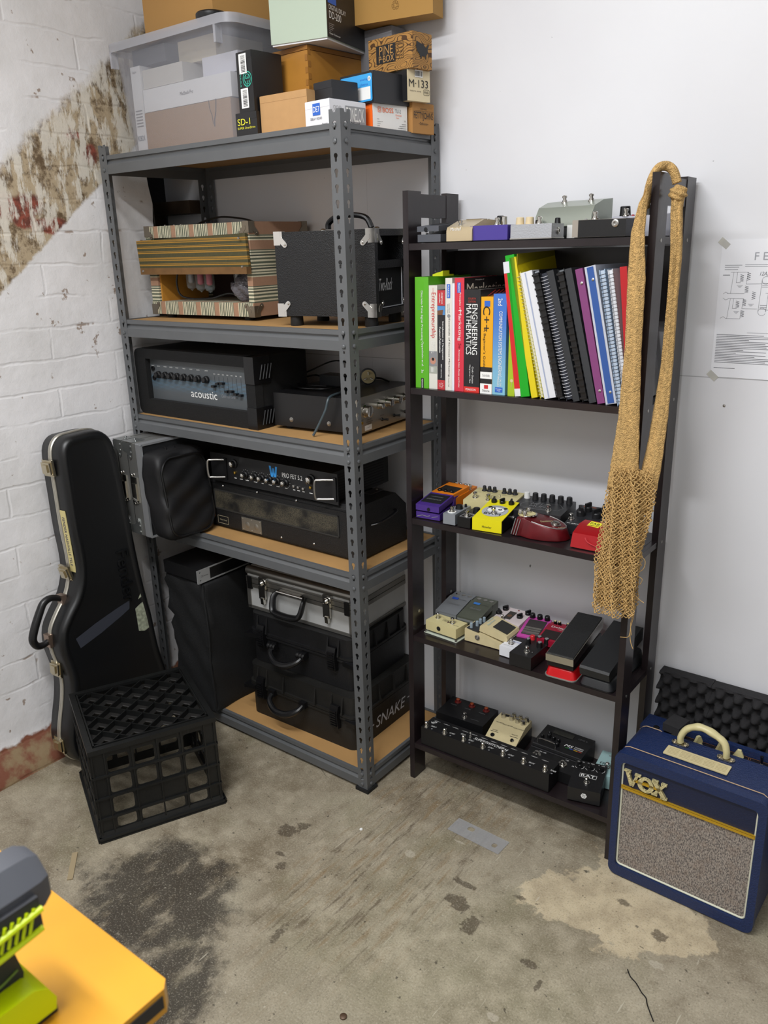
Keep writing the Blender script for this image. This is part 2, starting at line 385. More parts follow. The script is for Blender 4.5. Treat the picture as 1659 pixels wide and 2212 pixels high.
MM = Matrix((r2, u2, -fw)).transposed().to_4x4(); MM.translation = (1.29923, -1.55134, 1.50948); co.matrix_world = MM
cam.sensor_fit = 'VERTICAL'; cam.sensor_height = 36; cam.sensor_width = 27; cam.lens = 1783.388/2212*36; cam.clip_start = .05
cam.dof.use_dof = True; cam.dof.focus_distance = 2.1; cam.dof.aperture_fstop = 8
sc.camera = co
sc.view_settings.view_transform = 'Standard'; sc.view_settings.look = 'None'; sc.view_settings.exposure = 0.18; sc.view_settings.gamma = 1
sc.view_settings.use_curve_mapping = False

# ------------------------------------------------------------------ grey boltless shelving
W, D, H, FW = .909, .395, 1.8, .0333
ZS = [1.7719, 1.3134, 1.0237, .6753, .0619]
sh = Thing('metal_shelving', 'tall grey boltless steel shelving with five chipboard shelves standing in the corner', 'shelving')
def keyhole(cx, cz): return [(cx+.0058*math.cos(a), cz+.0058*math.sin(a)) for a in [R(-55)+R(290)*i/9 for i in range(10)]]+[(cx-.0027, cz-.013), (cx+.0027, cz-.013)]
fl = bmesh.new()
plate(fl, [(0,0),(FW,0),(FW,H),(FW-.009,H),(FW-.012,H-.007),(FW-.019,H-.007),(FW-.021,H),(0,H)], [keyhole(.0178, 1.8033-.0333*k) for k in range(1, 54)], .0016)
FLM = bpy.data.meshes.new('flange'); fl.to_mesh(FLM); fl.free()
for cx, cy in ((0,0),(-W,0),(-W,D),(0,D)):
    b = bmesh.new(); sx = -1 if cx == 0 else 1; sy = 1 if cy == 0 else -1
    m1 = FLM.copy(); m1.transform(Matrix(((sx,0,0,cx),(0,0,sy,cy),(0,1,0,0),(0,0,0,1)))); b.from_mesh(m1)     # front/back flange
    m2 = FLM.copy(); m2.transform(Matrix(((0,0,sx,cx),(sy,0,0,cy+sy*.0017),(0,1,0,0),(0,0,0,1)))); b.from_mesh(m2)     # side flange
    sh.part('post', SHELFG, b, sharp=.5)
    b = bmesh.new(); q = .006
    box(b, min(cx-sx*q, cx+sx*.04), max(cx-sx*q, cx+sx*.04), min(cy-sy*q, cy+sy*.04), max(cy-sy*q, cy+sy*.04), 0, .010, .002)
    sh.part('foot', RUBBER, b)
bp = [(-.010,0),(.0,0),(.0,-.0115),(-.006,-.0125),(-.006,-.0165),(.0015,-.0255),(.0015,-.0500),(-.0005,-.0500),(-.0005,-.0262),(-.008,-.0172),(-.008,-.0022),(-.010,-.0022)]
for zi in ZS:
    for kind in ('f', 'b', 'l', 'r'):
        b = bmesh.new()
        L = W-.004 if kind in 'fb' else D-.004
        # local: x = outward, y = up, z = along
        Fm = {'f': Matrix(((0,0,1,-W+.002),(-1,0,0,.0018),(0,1,0,zi),(0,0,0,1))), 'b': Matrix(((0,0,1,-W+.002),(1,0,0,D-.0018),(0,1,0,zi),(0,0,0,1))),
              'r': Matrix(((1,0,0,-.0018),(0,0,1,.002),(0,1,0,zi),(0,0,0,1))), 'l': Matrix(((-1,0,0,-W+.0018),(0,0,1,.002),(0,1,0,zi),(0,0,0,1)))}[kind]
        e = .0022
        prism(b, bp, FW*.35, L-FW*.35, Fm)
        for ends in (.0178-.002, L-.0178+.002):
            for dz in (-.006, -.0385):
                lathe(b, [(.0052, -.002), (.0052, .0022), (.003, .0036)], Fm @ Matrix.Translation((e, dz, ends)) @ Matrix.Rotation(PI/2, 4, 'Y'), 12)
        sh.part('beam', SHELFG, b, sharp=.4)
    b = bmesh.new(); box(b, -W+.010, -.010, .010, D-.010, zi-.0145, zi-.0025, .0006, 1)
    sh.part('shelf_board', MDF, b)
TOPZ = [z-.0025 for z in ZS]

# ------------------------------------------------------------------ dark leaning bookcase
lad = Thing('ladder_bookcase', 'narrow dark brown five-tier bookcase standing against the white wall', 'bookcase', LAD)
LW, LD, LH, PT = .6195, .2278, 1.629, .0158
for nm, x0 in (('l', 0), ('r', LW-PT)):
    for y0, y1 in ((0, .0555), (LD-.0575, LD)):
        b = bmesh.new(); box(b, x0, x0+PT, y0, y1, 0, LH, .0008, 1); lad.part('leg', DARKW, b)
    xi = x0+.001 if nm == 'r' else x0+.0015
    b = bmesh.new(); box(b, xi, xi+PT-.0025, .0555, LD-.0575, 1.569, LH-.006, .0006, 1); lad.part('top_board', DARKW, b)
LZ = [1.5087, 1.1595, .8104, .4657, .1201]
for i, z in enumerate(LZ):
    b = bmesh.new(); box(b, PT, LW-PT, .001, LD-.001, z-.0155, z, .0008, 1)
    if i < 5: box(b, .002, PT, .0555, LD-.0575, z-.0155, z-.0005); box(b, LW-PT, LW-.002, .0555, LD-.0575, z-.0155, z-.0005)
    lad.part('shelf', DARKW, b)
b = bmesh.new(); box(b, PT, LW-PT, LD-.016, LD-.004, 1.325, 1.490); lad.part('back_board', DARKW, b)
for z in LZ:
    for y in (.03, LD-.03):
        b = bmesh.new()
        lathe(b, [(.0038, 0), (.0038, .0008), (.0015, .0009)], Matrix.Translation((LW, y, z-.008)) @ Matrix.Rotation(PI/2, 4, 'Y'), 12)
        lad.part('screw', STEEL, b)
for y, z in ((.03, .53), (LD-.03, .53)):
    b = bmesh.new(); lathe(b, [(.0045, 0), (.0045, .0008), (.0015, .0009)], Matrix.Translation((PT, y, z)) @ Matrix.Rotation(PI/2, 4, 'Y'), 12); lad.part('screw', STEEL, b)
# ------------------------------------------------------------------ small shared builders
def carton(name, label, M, w, d, h, m, cat='box', group=None, r=.0012, flap=True):
    t = Thing(name, label, cat, M, group)
    b = bmesh.new(); box(b, 0, w, 0, d, 0, h-.0012, r, 1); t.part('carton_body', m, b)
    if flap:
        b = bmesh.new(); box(b, .0008, w-.0008, .0008, d-.0008, h-.0012, h, .0004, 1); box(b, .0006, w-.0006, -.0005, .0006, h-.016, h-.001); t.part('lid_flap', m, b)
    return t
def barcode(t, F, w, h, m=INK):
    x = -w/2; rnd = random.Random(5)
    while x < w/2:
        a = rnd.choice((.0006, .0010, .0016)); t.ink(m, F, x, min(x+a, w/2), -h/2, h/2); x += a+rnd.choice((.0008, .0014))
def corner_cap(b, M, s=.026, r=.006, arm=.018):
    """metal corner protector: three rounded plates round one box corner; M puts its corner at the origin, box towards +x +y +z"""
    box(b, -.0016, s*.55, -.0016, s*.55, -.0016, s, .0014, 2, M)
    box(b, -.0014, s*.75, -.0014, s*.4, -.0014, s*.5, .0014, 2, M)
    box(b, -.0014, s*.4, -.0014, s*.75, -.0014, s*.5, .0014, 2, M)
    for F in (M @ Fr(s*.98, -.0012, s*.98), M @ Matrix(((0,0,-1,-.0012),(1,0,0,s*.98),(0,1,0,s*.98),(0,0,0,1)))):
        lathe(b, [(.0068, -.0006), (.0068, .0012), (.0032, .0014), (.0028, .0028), (.001, .0036)], F, 14)
        prism(b, [(.0048,-.0048),(-.0048,.0048),(-s*.62,-s*.30),(-s*.62,-s*.62),(-s*.30,-s*.62)], -.0006, .0012, F)
def MS(sx, sy, sz): return Matrix(((sx,0,0,0),(0,sy,0,0),(0,0,sz,0),(0,0,0,1)))

T0 = TOPZ[0]
# ---- top shelf: the retail boxes
t = carton('pedal_box', 'white DE7 delay echo pedal box at the front corner of the top shelf', TR(-.1348,.0347,T0,-4.9), .0818, .1196, .0594, mat('#dcdde2', .45))
BL = mat('#2b62c0', .5); OR = mat('#ef6a1e', .5); SIL = mat('#8f9093', .35, .3)
F = Fr(.041, -.0008, .03)
t.ink(BL, F, -.015, .010, -.002, .023); t.txt('DE7', F @ Tp(-.0025, .0105, .0002), .021, .012, WHITE)
t.txt('DELAY / ECHO', F @ Tp(-.004, -.009, 0), .038, .0052, INK); t.txt('Ibanez', F @ Tp(.024, -.022, 0), .018, .004, INK)
F = Rt(.0826, .06, .03)
t.ink(SIL, F, -.01, .058, -.026, .018); t.txt('TONELOK', F @ Tp(.022, .0, .0002), .06, .030, WHITE); t.txt('DELAY', F @ Tp(.022, -.02, .0003), .03, .008, INK)
for i in range(3):
    for j in range(2): t.line(INK, F, circ(-.045+i*.009, .012-j*.009, .0035, 10), .0005, closed=True)
t.done()
t = carton('pedal_box', 'plain black small box standing on top of the white DE7 box', TR(-.1400,.074,T0+.0596,-9), .067, .080, .0450, mat('#1c1d21', .45)); t.done()
t = carton('pedal_box', 'white BOSS TU-2 tuner box with an orange end, right of the DE7 box', TR(-.1030,.1766,T0,-12), .072, .110, .0600, mat('#e3e2df', .45))
F = Rt(.0728, .055, .030); t.txt('BOSS', F @ Tp(-.008, .017, 0), .034, .0105, OR); t.line(OR, F, [(-.0395,.012),(-.0305,.012),(-.0305,.0225),(-.0395,.0225)], .001, closed=True); t.line(OR, F, circ(-.035, .0172, .003, 10), .0008, closed=True)
t.txt('TU-2', F @ Tp(.024, .017, 0), .019, .0085, SIL); t.txt('Chromatic', F @ Tp(.026, .008, 0), .020, .004, OR); t.txt('Tuner', F @ Tp(.022, .002, 0), .010, .0036, OR)
for i in range(4): t.ink(INK, F, -.043, -.043+(.006, .018, .010, .008)[i], -.004-.005*i, -.0034-.005*i)
for i, q in enumerate((.014, .022, .026, .030)): t.ink(INK, F, .050-q, .050, -.012-.0045*i, -.0112-.0045*i)
t.txt('CE', F @ Tp(.046, -.004, 0), .005, .003, INK)
t.ink(OR, Fr(.036, -.0008, .03), -.0355, .0355, -.0295, .0290)
t.done()
t = carton('pedal_box', 'black analog chorus box with a sky blue label, on the BOSS box', TR(-.1351,.1666,T0+.0600,-6.9), .115, .124, .0680, mat('#1d1e22', .42))
F = Fr(.0575, -.0008, .034); SKY = mat('#3aa0e0', .5)
t.inkpoly(SKY, F, rrect(-.055, .053, -.030, .029, .004)); t.txt('analog', F @ Tp(.026, .017, .0002), .026, .006, BL); t.txt('chorus', F @ Tp(.026, .007, .0002), .026, .006, BL)
t.inkpoly(WHITE, F @ Tp(0,0,.0001), rrect(-.018, .047, -.026, .001, .001)); t.txt('1136', F @ Tp(-.008, -.006, .0003), .012, .004, INK); barcode(t, F @ Tp(-.008, -.018, .0002), .014, .009)
t.inkpoly(WHITE, F @ Tp(0,0,.0001), circ(.044, .018, .0052, 16)); t.line(INK, F @ Tp(0,0,.0002), [(.0415,.0162),(.044,.0208),(.0465,.0162)], .0008, closed=True)
t.done()
t = carton('pedal_box', 'brown kraft pedal box with black old-fashioned lettering at the back right', TR(-.088,.287,T0,-8), .092, .078, .0695, mat('#a97a42', .7))
F = Rt(.0928, .039, .035); t.ink(INK, F, -.036, .036, .016, .0166); t.txt('FETTYJOHNS', F @ Tp(.0, .004, 0), .070, .020, INK); t.txt('~Delicious~', F @ Tp(0, -.012, 0), .036, .006, INK); t.txt('HAND MADE', F @ Tp(.0, .021, 0), .024, .003, INK)
t.done()
t = carton('pedal_box', 'cream and black M-133 box between the kraft box and the wood-printed box', TR(-.0662,.2652,T0+.0697,-13), .0765, .0735, .0690, mat('#d8c9a6', .55))
F = Rt(.0773, .037, .035); t.txt('M·133', F @ Tp(-.002, .004, 0), .062, .017, INK); t.txt('micro amp', F @ Tp(-.012, -.013, 0), .036, .004, INK); t.line(INK, F, rrect(.014, .033, -.020, -.008, .003), .0008, closed=True); t.txt('MXR', F @ Tp(.0235, -.014, 0), .014, .006, INK)
t.inkpoly(WHITE, F, [(-.014,.018),(.012,.018),(.012,.034),(-.014,.034)]); barcode(t, F @ Tp(-.001, .026, .0002), .022, .011)
t.ink(INK, Fr(.038, -.0008, .034), -.0382, .0380, -.0340, .0340); t.ink(INK, Tp(0,0,.0692), .0005, .03, .0005, .0725)
t.done()
WOODP = N('printed_wood_grain'); wv = WOODP.t.nodes.new('ShaderNodeTexNoise'); wv.inputs['Scale'].default_value = 14; wv.inputs['Detail'].default_value = 1
WOODP.t.links.new(WOODP.mapv((1, 1, 2.2)), wv.inputs['Vector'])
q = WOODP.m_('FRACT', WOODP.m_('MULTIPLY', wv.outputs['Fac'], 16)); WOODP.v(WOODP.b.inputs['Base Color'], WOODP.mix(WOODP.step(q, .72, .78), '#a6793c', '#4c3013')); WOODP.b.inputs['Roughness'].default_value = .6
t = carton('pedal_box', 'wood-grain printed PINE BOX carton on top of the M-133 box beside the wall', TR(-.1150,.2571,T0+.1389,-5.3), .1430, .0720, .0780, WOODP.m)
F = Fr(.0715, -.0008, .039); t.ink(INK, F, -.045, .018, -.018, .022); t.txt('PINE', F @ Tp(-.012, .010, .0002), .044, .019, mat('#b5874a', .6)); t.txt('P·BOX', F @ Tp(-.011, -.0085, .0002), .050, .015, mat('#b5874a', .6))
t.line(INK, F, rrect(.020, .043, -.014, .022, .001), .0009, closed=True)
for i, s_ in enumerate(('100%', 'wood', 'smells', 'nice')): t.txt(s_, F @ Tp(.0315, .017-.008*i, .0002), .018, .0045, INK)
F = Rt(.1438, .036, .040)
t.inkpoly(INK, F, [(-.022,.018),(-.006,.014),(.004,.012),(.012,.006),(.016,.010),(.022,.016),(.024,.012),(.019,.004),(.020,-.004),(.014,-.010),(.012,-.020),(.008,-.012),(-.002,-.013),(-.006,-.019),(-.012,-.009),(-.020,-.004),(-.024,.006)])
t.done()
t = carton('cardboard_box', 'plain kraft cardboard box at the front of the top shelf', TR(-.2890,.042,T0,.8), .1529, .100, .0905, mat('#b58d5e', .75, var=.04, vs=40)); t.done()
t = carton('pedal_box', 'black SD-1 overdrive box with yellow lettering, lying under the tall black box', TR(-.3650,.030,T0,0), .0740, .110, .0590, mat('#151517', .4))
YL = mat('#e8e23a', .5); F = Fr(.037, -.0008, .03)
t.txt('SD-1', F @ Tp(-.008, .008, 0), .044, .015, YL); t.txt('SUPER OverDrive', F @ Tp(.0, -.006, 0), .062, .005, YL); t.done()
t = carton('pedal_box', 'tall black box with barcodes and a turquoise ring emblem standing on the SD-1 box', TR(-.3530,.034,T0+.0592,-4.5), .058, .096, .1340, mat('#141416', .4))
TQ = mat('#3fb9a2', .5); F = Fr(.029, -.0008, .067)
for y in (.042, -.034):
    t.inkpoly(WHITE, F, rrect(-.018, .010, y-.024, y+.020, .001)); barcode(t, F @ Tp(-.003, y-.002, .0002) @ Matrix.Rotation(PI/2, 4, 'Z'), .036, .016)
t.line(TQ, F, circ(.010, .005, .016, 24), .0022, closed=True); t.line(TQ, F, circ(.010, .005, .011, 20), .0012, closed=True); t.txt('ω', F @ Tp(.010, .010, 0), .016, .009, TQ)
t.line(TQ, F, [(.004,-.008),(.004,.001)], .0016); t.line(TQ, F, [(.010,-.010),(.010,.001)], .0016); t.line(TQ, F, [(.016,-.008),(.016,.001)], .0016)
t.txt('WALRUS', F @ Tp(-.015, .005, 0) @ Matrix.Rotation(-PI/2, 4, 'Z'), .030, .005, TQ); t.done()
# ---- wooden box with finger joints
HW = mat('#a8752d', .45, bump=('noise', 40, .1), var=.12, vs=9); HW2 = mat('#8f6126', .5, var=.1, vs=20)
t = Thing('wooden_box', 'honey-coloured finger-jointed wooden box on the top shelf', 'box', TR(-.3531,.1500,T0,-3.6))
b = bmesh.new(); box(b, 0, .1394, 0, .2078, 0, .196, .001, 1); t.part('box_body', HW, b)
b = bmesh.new(); box(b, -.0006, .1400, -.0006, .2084, .1975, .2075, .001, 1); box(b, .002, .137, .002, .2058, .196, .1975); t.part('lid', HW2, b)
for i in range(7):
    z = .008+i*.0275; t.ink(HW2, Fr(.1394, -.0008, 0), -.009, 0, z, z+.0135, .0002); t.ink(HW2, Rt(.1402, 0, 0), 0, .009, z+.0135, z+.027, .0002)
t.done('finger_joints')
# ---- digital delay box on the wooden box, its white inner tray slid out below
t = Thing('pedal_box', 'large DD-200 digital delay box, pale green face and black printed side, on the wooden box', 'box', TR(-.3018,.1082,T0+.2095,11.9))
b = bmesh.new(); box(b, 0, .158, 0, .2171, .004, .175, .0015, 1); t.part('carton_body', mat('#aebcaa', .5), b)
b = bmesh.new(); box(b, .002, .156, .003, .214, 0, .004); t.part('inner_tray', mat('#d9d9dc', .5), b)
DK = mat('#1f1f21', .45); F = Rt(.1588, .1086, .09)
t.ink(DK, F, -.1083, .1083, -.085, .084, .0002); t.txt('DIGITAL DELAY', F @ Tp(-.055, -.020, .0004), .085, .010, WHITE); t.txt('DD-200', F @ Tp(-.068, -.036, .0004), .060, .016, WHITE); t.ink(BL, F, -.102, -.060, -.012, .004, .0005)
for i in range(5): t.ink(SIL, F, -.10, -.10+(.026, .020, .024, .018, .010)[i], -.056-.004*i, -.0545-.004*i, .0005)
t.txt('Power Connector', F @ Tp(-.072, -.076, .0004), .055, .004, WHITE); t.done()
t = carton('cardboard_box', 'grey box mostly hidden behind the wooden box on the top shelf', TR(-.215,.335,T0,0), .115, .060, .262, mat('#77777b', .6)); t.done()
t = carton('cardboard_box', 'big brown cardboard box cut off by the top edge, right of the delay box', TR(-.330,.335,T0+.2640,9), .340, .060, .22, mat('#a9803f', .75)); 
t.o.matrix_world = TR(-.300,.262,T0+.2640,10); 
t.txt('♲', Fr(.24, -.0009, .03), .02, .02, mat('#7a5a28', .8)); t.done()

# ---- translucent storage tub
TUB = mat('#a4a5ad', .25, alpha=.24); TUBR = mat('#b4b5bc', .3, alpha=.55)
t = Thing('storage_tub', 'translucent plastic storage tub full of boxes at the left of the top shelf', 'storage tub', TR(-.858,.080,T0,-1.5))
b = bmesh.new()
def ring(b, x0, x1, y0, y1, z, r=.03): return [b.verts.new((x, y, z)) for x, y in rrect(x0, x1, y0, y1, r, 5)]
TH_ = .285; ex = .030
A_ = ring(b, 0, .452, 0, .285, .0); B_ = ring(b, -ex, .452+ex*.6, -ex*.5, .285+ex*.3, TH_); C_ = ring(b, .003-ex, .449+ex*.6, .003-ex*.5, .282+ex*.3, TH_); D_ = ring(b, .003, .449, .003, .282, .003)
n_ = len(A_)
for P, Q in ((A_, B_), (B_, C_), (C_, D_)):
    for i in range(n_): b.faces.new([P[i], P[(i+1) % n_], Q[(i+1) % n_], Q[i]])
b.faces.new(A_[::-1]); b.faces.new(D_)
t.part('tub_wall', TUB, b)
b = bmesh.new()
o_ = rrect(-ex-.014, .452+ex*.6+.014, -ex*.5-.014, .285+ex*.3+.012, .04, 5)
prism(b, o_, TH_, TH_+.006, None, .002, 1)
A_ = [b.verts.new((x, y, TH_)) for x, y in o_]; B_ = [b.verts.new((x*1.0, y, TH_-.016)) for x, y in o_]
for i in range(len(o_)): b.faces.new([A_[i], A_[(i+1) % len(o_)], B_[(i+1) % len(o_)], B_[i]])
t.part('lid', TUBR, b)
for x in (-.018, .425):
    b = bmesh.new(); box(b, x, x+.008, -ex*.5-.013, -.006, TH_-.055, TH_-.014, .001, 1); t.part('lid_clip', TUBR, b)
t.done()
TM = TR(-.858,.080,T0,-1.5)
def intub(label, x0, x1, y0, y1, z0, z1, m, txts=()):
    k = carton('cardboard_box', label, TM @ Tp(x0, y0, z0), x1-x0, y1-y0, z1-z0, m, group='boxes inside the storage tub', flap=False)
    for s_, fx, fz, w_, h_, mm in txts: k.txt(s_, Fr(fx, -.0005, fz), w_, h_, mm)
    return k
k = intub('brown cardboard box at the bottom of the storage tub', .060, .425, .012, .22, .004, .112, mat('#9c7a52', .75))
k.line(INK, Fr(.26, -.0008, .0), [(.02,.108),(.022,.09),(.03,.07),(.032,.05)], .002); k.line(INK, Fr(.26, -.0008, 0), [(.05,.108),(.046,.08),(.038,.06),(.037,.045)], .003); k.done()
k = intub('white laptop box lying on the brown box inside the tub', .058, .428, .016, .25, .113, .172, mat('#e6e6e8', .4), (('MacBook Pro', .19, .03, .055, .009, mat('#6a6a6c', .5)),)); k.done()
k = intub('tall narrow white software box at the left end inside the tub', .012, .056, .014, .20, .004, .235, mat('#dedee0', .4), (('ROBOX', .02, .045, .034, .014, mat('#4c5a68', .5)), ('Apple', .018, .215, .018, .008, SIL)))
for i in range(6): k.ink(SIL, Fr(.0, -.0006, 0), .006, .036, .075+.008*i, .078+.008*i)
k.done()
k = intub('flat white box with a grey lid line in the middle of the tub', .058, .235, .020, .22, .173, .222, mat('#cfccc6', .5)); k.done()
k = intub('cream box in the upper middle of the tub', .175, .330, .060, .23, .2225, .281, mat('#d8cdb4', .5)); k.done()
k = intub('white rounded packet near the right end of the tub', .300, .440, .035, .22, .173, .221, mat('#dcdce6', .5)); k.done()
k = intub('dark grey box under the tub lid at its left', .000, .150, .035, .23, .2360, .281, mat('#4b4f58', .6)); k.done()
# things on the tub lid
t = carton('cardboard_box', 'brown cardboard box lying on the lid of the storage tub', TM @ TR(.045, .055, TH_+.0065, -8), .350, .200, .16, mat('#a57c44', .75)); t.done()
t = Thing('camera_lens_cap', 'round black disc lying on the tub lid beside the cardboard box', 'disc', TM @ Tp(.375, .015, TH_+.0065))
b = bmesh.new(); lathe(b, [(.038, 0), (.040, .003), (.040, .014), (.036, .018)], None, 28); t.part('disc_body', BLACKP, b); t.done()
t = Thing('plug_adapter', 'small white and black device with round black feet behind the storage tub', 'device', TR(-.435,.30,T0+.215,0))
t.o.matrix_world = TR(-.36,.372,T0,0)
b = bmesh.new(); box(b, -.10, .0, -.03, .02, 0, .36, .003, 2); t.part('device_body', mat('#c9cacf', .4), b)
for x, z in ((-.08,.33),(-.02,.33),(-.02,.27),(-.03,.25)):
    b = bmesh.new(); lathe(b, [(.010, 0), (.010, .004), (.006, .007)], Fr(x, -.03, z)); t.part('rubber_foot', RUBBER, b)
t.done()

# ------------------------------------------------------------------ second shelf: two valve amplifiers
def stripes(name, cols, axis, period, warm=False):
    s = N(name); s.b.inputs['Roughness'].default_value = .85
    u = s.m_('MULTIPLY', s.m_('FRACT', s.m_('DIVIDE', s.m_('ADD', {'x': s.x, 'z': s.z}[axis], 5.030 if axis == 'x' else 5), period)), 1)
    rp = s.t.nodes.new('ShaderNodeValToRGB'); rp.color_ramp.interpolation = 'CONSTANT'; s.t.links.new(u, rp.inputs[0])
    e = rp.color_ramp.elements
    e[0].position = 0; e[0].color = lin(cols[0][1]); e[1].position = cols[1][0]; e[1].color = lin(cols[1][1])
    for p_, c_ in cols[2:]:
        k = e.new(p_); k.color = lin(c_)
    cn = s.mix(s.m_('MULTIPLY', s.noise(120, 4), .35), rp.outputs[0], '#6b604a')
    s.v(s.b.inputs['Base Color'], cn); s.v(s.b.inputs['Normal'], s.bump(s.noise(700, 2), .4, .001)); return s.m
CR_, GN, PK, DGN = '#d9d2b6', '#515c4d', '#a67f66', '#3a443c'
seq = [(0,PK),(.25,CR_),(.285,GN),(.33,CR_),(.37,GN),(.40,CR_),(.45,DGN),(.50,CR_),(.53,GN),(.57,CR_),(.61,GN),(.67,CR_),(.72,GN),(.77,CR_),(.82,DGN),(.86,CR_),(.90,GN),(.94,CR_),(.97,GN)]
STX = stripes('striped_cloth_across', seq, 'x', .078); STZ = stripes('striped_cloth_up', seq, 'z', .098)
OL, GD = '#3b3a1d', '#b07f22'
GOLD = stripes('olive_gold_stripe', [(0,OL),(.10,GD),(.16,OL),(.20,GD),(.22,OL),(.38,GD),(.43,OL),(.47,GD),(.50,OL),(.52,GD),(.56,OL),(.80,GD),(.86,OL),(.90,GD),(.93,OL)], 'z', .050)
B1 = TOPZ[1]
t = Thing('valve_amplifier', 'cream, green and tan striped cloth valve amplifier with an open back showing glass tubes', 'amplifier', TR(-.8830,.1100,B1,2.1))
w_, d_, h_ = .434, .245, .268
b = bmesh.new()
box(b, 0, w_, 0, d_, .012, .050, .004, 2)
t.part('bottom_rail', STX, b)
b = bmesh.new(); box(b, 0, w_, 0, d_, h_-.034, h_, .006, 3); t.part('top_panel', STX, b)
for nm, x0, x1 in (('side_panel', w_-.020, w_), ('side_panel', 0, .034)):
    b = bmesh.new(); box(b, x0, x1, .002, d_-.002, .050, h_-.034, .002, 1); t.part(nm, STZ, b)
b = bmesh.new(); box(b, .034, w_-.020, d_-.02, d_-.004, .050, h_-.034); t.part('inner_baffle', mat('#2b1512', .8), b)
b = bmesh.new(); box(b, .034, .040, .01, .2, .050, .150); t.part('inner_board', mat('#b07a2c', .6), b)
b = bmesh.new(); box(b, .040, w_-.022, .03, .2, .146, .152); t.part('chassis', STEEL, b)
b = bmesh.new()
FB = [(-.016,.238),(w_+.001,.246),(w_+.003,.140),(-.008,.132)]
hexa(b, [(-.014,-.020,.130),(w_+.002,-.012,.142),(w_+.002,-.003,.142),(-.014,-.010,.130),(-.018,-.022,.228),(w_-.004,-.012,.238),(w_-.004,-.003,.238),(-.018,-.012,.228)], .002, 1)
t.part('back_flap', GOLD, b)
b = bmesh.new(); box(b, -.012, w_+.003, -.0225, -.004, .130, .149, .002, 1); t.part('flap_trim', mat('#6e4f2c', .9, var=.15, vs=30), b)
for x, z in ((.0, .140), (w_-.012, .150), (w_-.018, .225)):
    b = bmesh.new(); lathe(b, [(.004, 0), (.003, .002)], Fr(x, -.0225, z), 10); t.part('screw', STEEL, b)
for x, y, z, M in ((w_, 0, h_, MS(-1,1,-1)), (w_, 0, .012, MS(-1,1,1)), (w_, d_, h_, MS(-1,-1,-1)), (0, 0, h_, MS(1,1,-1)), (0, 0, .012, MS(1,1,1))):
    b = bmesh.new(); corner_cap(b, Tp(x, y, z) @ M, .030); t.part('metal_corner', mat('#8f8678', .35, .9), b)
for x, y in ((.05,.03),(w_-.05,.03),(.05,d_-.03),(w_-.05,d_-.03)):
    b = bmesh.new(); cyl(b, .014, .014, Tp(x, y, 0), 16, .016); t.part('rubber_foot', RUBBER, b)
GLASS = mat('#9aa4a8', .06, alpha=.20); PINKL = mat('#b3475c', .5)
for x, ht, big, col in ((.147,.062,1,SIL),(.187,.066,1,PINKL),(.225,.068,1,PINKL),(.342,.050,0,SIL),(.400,.048,0,SIL)):
    r_ = .0155 if big else .011
    b = bmesh.new(); lathe(b, [(r_*.75, 0), (r_, -.012), (r_, -ht+.012), (r_*.8, -ht+.004), (r_*.3, -ht), (.001, -ht-.004)], Tp(x, .035, .146), 18)
    tb = t.part('vacuum_tube', GLASS, b)
    b = bmesh.new(); lathe(b, [(r_*.55, -.006), (r_*.6, -.012), (r_*.6, -ht+.022), (r_*.3, -ht+.018)], Tp(x, .035, .146), 12); t.part('electrode', col, b, tb)
    b = bmesh.new(); cyl(b, r_*.8, .012, Tp(x, .035, .134), 14); t.part('tube_base', BLACKP, b, tb)
b = bmesh.new(); tube(b, smooth_path([(.10,.03,.146),(.092,.025,.10),(.11,.03,.062),(.20,.05,.056),(.28,.06,.072),(.36,.05,.056)], 6), .003, 8); t.part('cable', BLACKP, b)
b = bmesh.new()   # crumpled bubble wrap
rb = random.Random(4)
bmesh.ops.create_icosphere(b, subdivisions=4, radius=1)
for v_ in b.verts:
    k = 1+.10*math.sin(v_.co.x*7+v_.co.z*5)+.04*rb.random(); v_.co = Vector((v_.co.x*.052*k, v_.co.y*.040*k, v_.co.z*.044*k+(.02 if v_.co.z > .3 else 0)*v_.co.x))
for v_ in b.verts: v_.co += Vector((.358, .06, .093))
bub = t.part('bubble_wrap', mat('#6d6a70', .10, alpha=.75, bump=('voronoi', 160, 1.0)), b); bub['label'] = 'crumpled bubble wrap in the open back'
b = bmesh.new(); tube(b, smooth_path([(.10,.12,h_+.001),(.15,.11,h_+.012),(.23,.10,h_+.020),(.31,.11,h_+.012),(.345,.12,h_+.001)], 6), .006, 8, flat=.45); t.part('carry_handle', mat('#1a1715', .5), b)
for x in (.06, .10, .13):
    b = bmesh.new(); lathe(b, [(.003, 0), (.003, .003), (.001, .0045)], Tp(x, .03, h_), 8); t.part('stud', STEEL, b)
t.done()
t = Thing('valve_amplifier', 'black leather-look amplifier head with silver metal corners behind the near steel post', 'amplifier', TR(-.2782,.0500,B1,11.4))
w_, d_, h_, z0 = .2871, .180, .2345, .026
b = bmesh.new()
box(b, 0, w_, 0, .016, z0, h_, .008, 3); box(b, 0, w_-.002, .016, d_, z0, z0+.016, .003, 2); box(b, 0, w_-.002, .016, d_, h_-.016, h_, .003, 2); box(b, 0, .02, .016, d_, z0, h_, .003, 2); box(b, 0, w_, d_-.006, d_+.010, z0, h_, .006, 3)
t.part('cabinet', TOLEX, b)
b = bmesh.new(); box(b, w_-.055, w_-.045, .016, d_-.006, z0+.016, h_-.016); t.part('inner_panel', BLACKM, b)
b = bmesh.new(); box(b, w_-.030, w_-.004, .016, d_-.006, z0+.115, z0+.134, .001, 1); t.part('front_shelf', TOLEX, b)
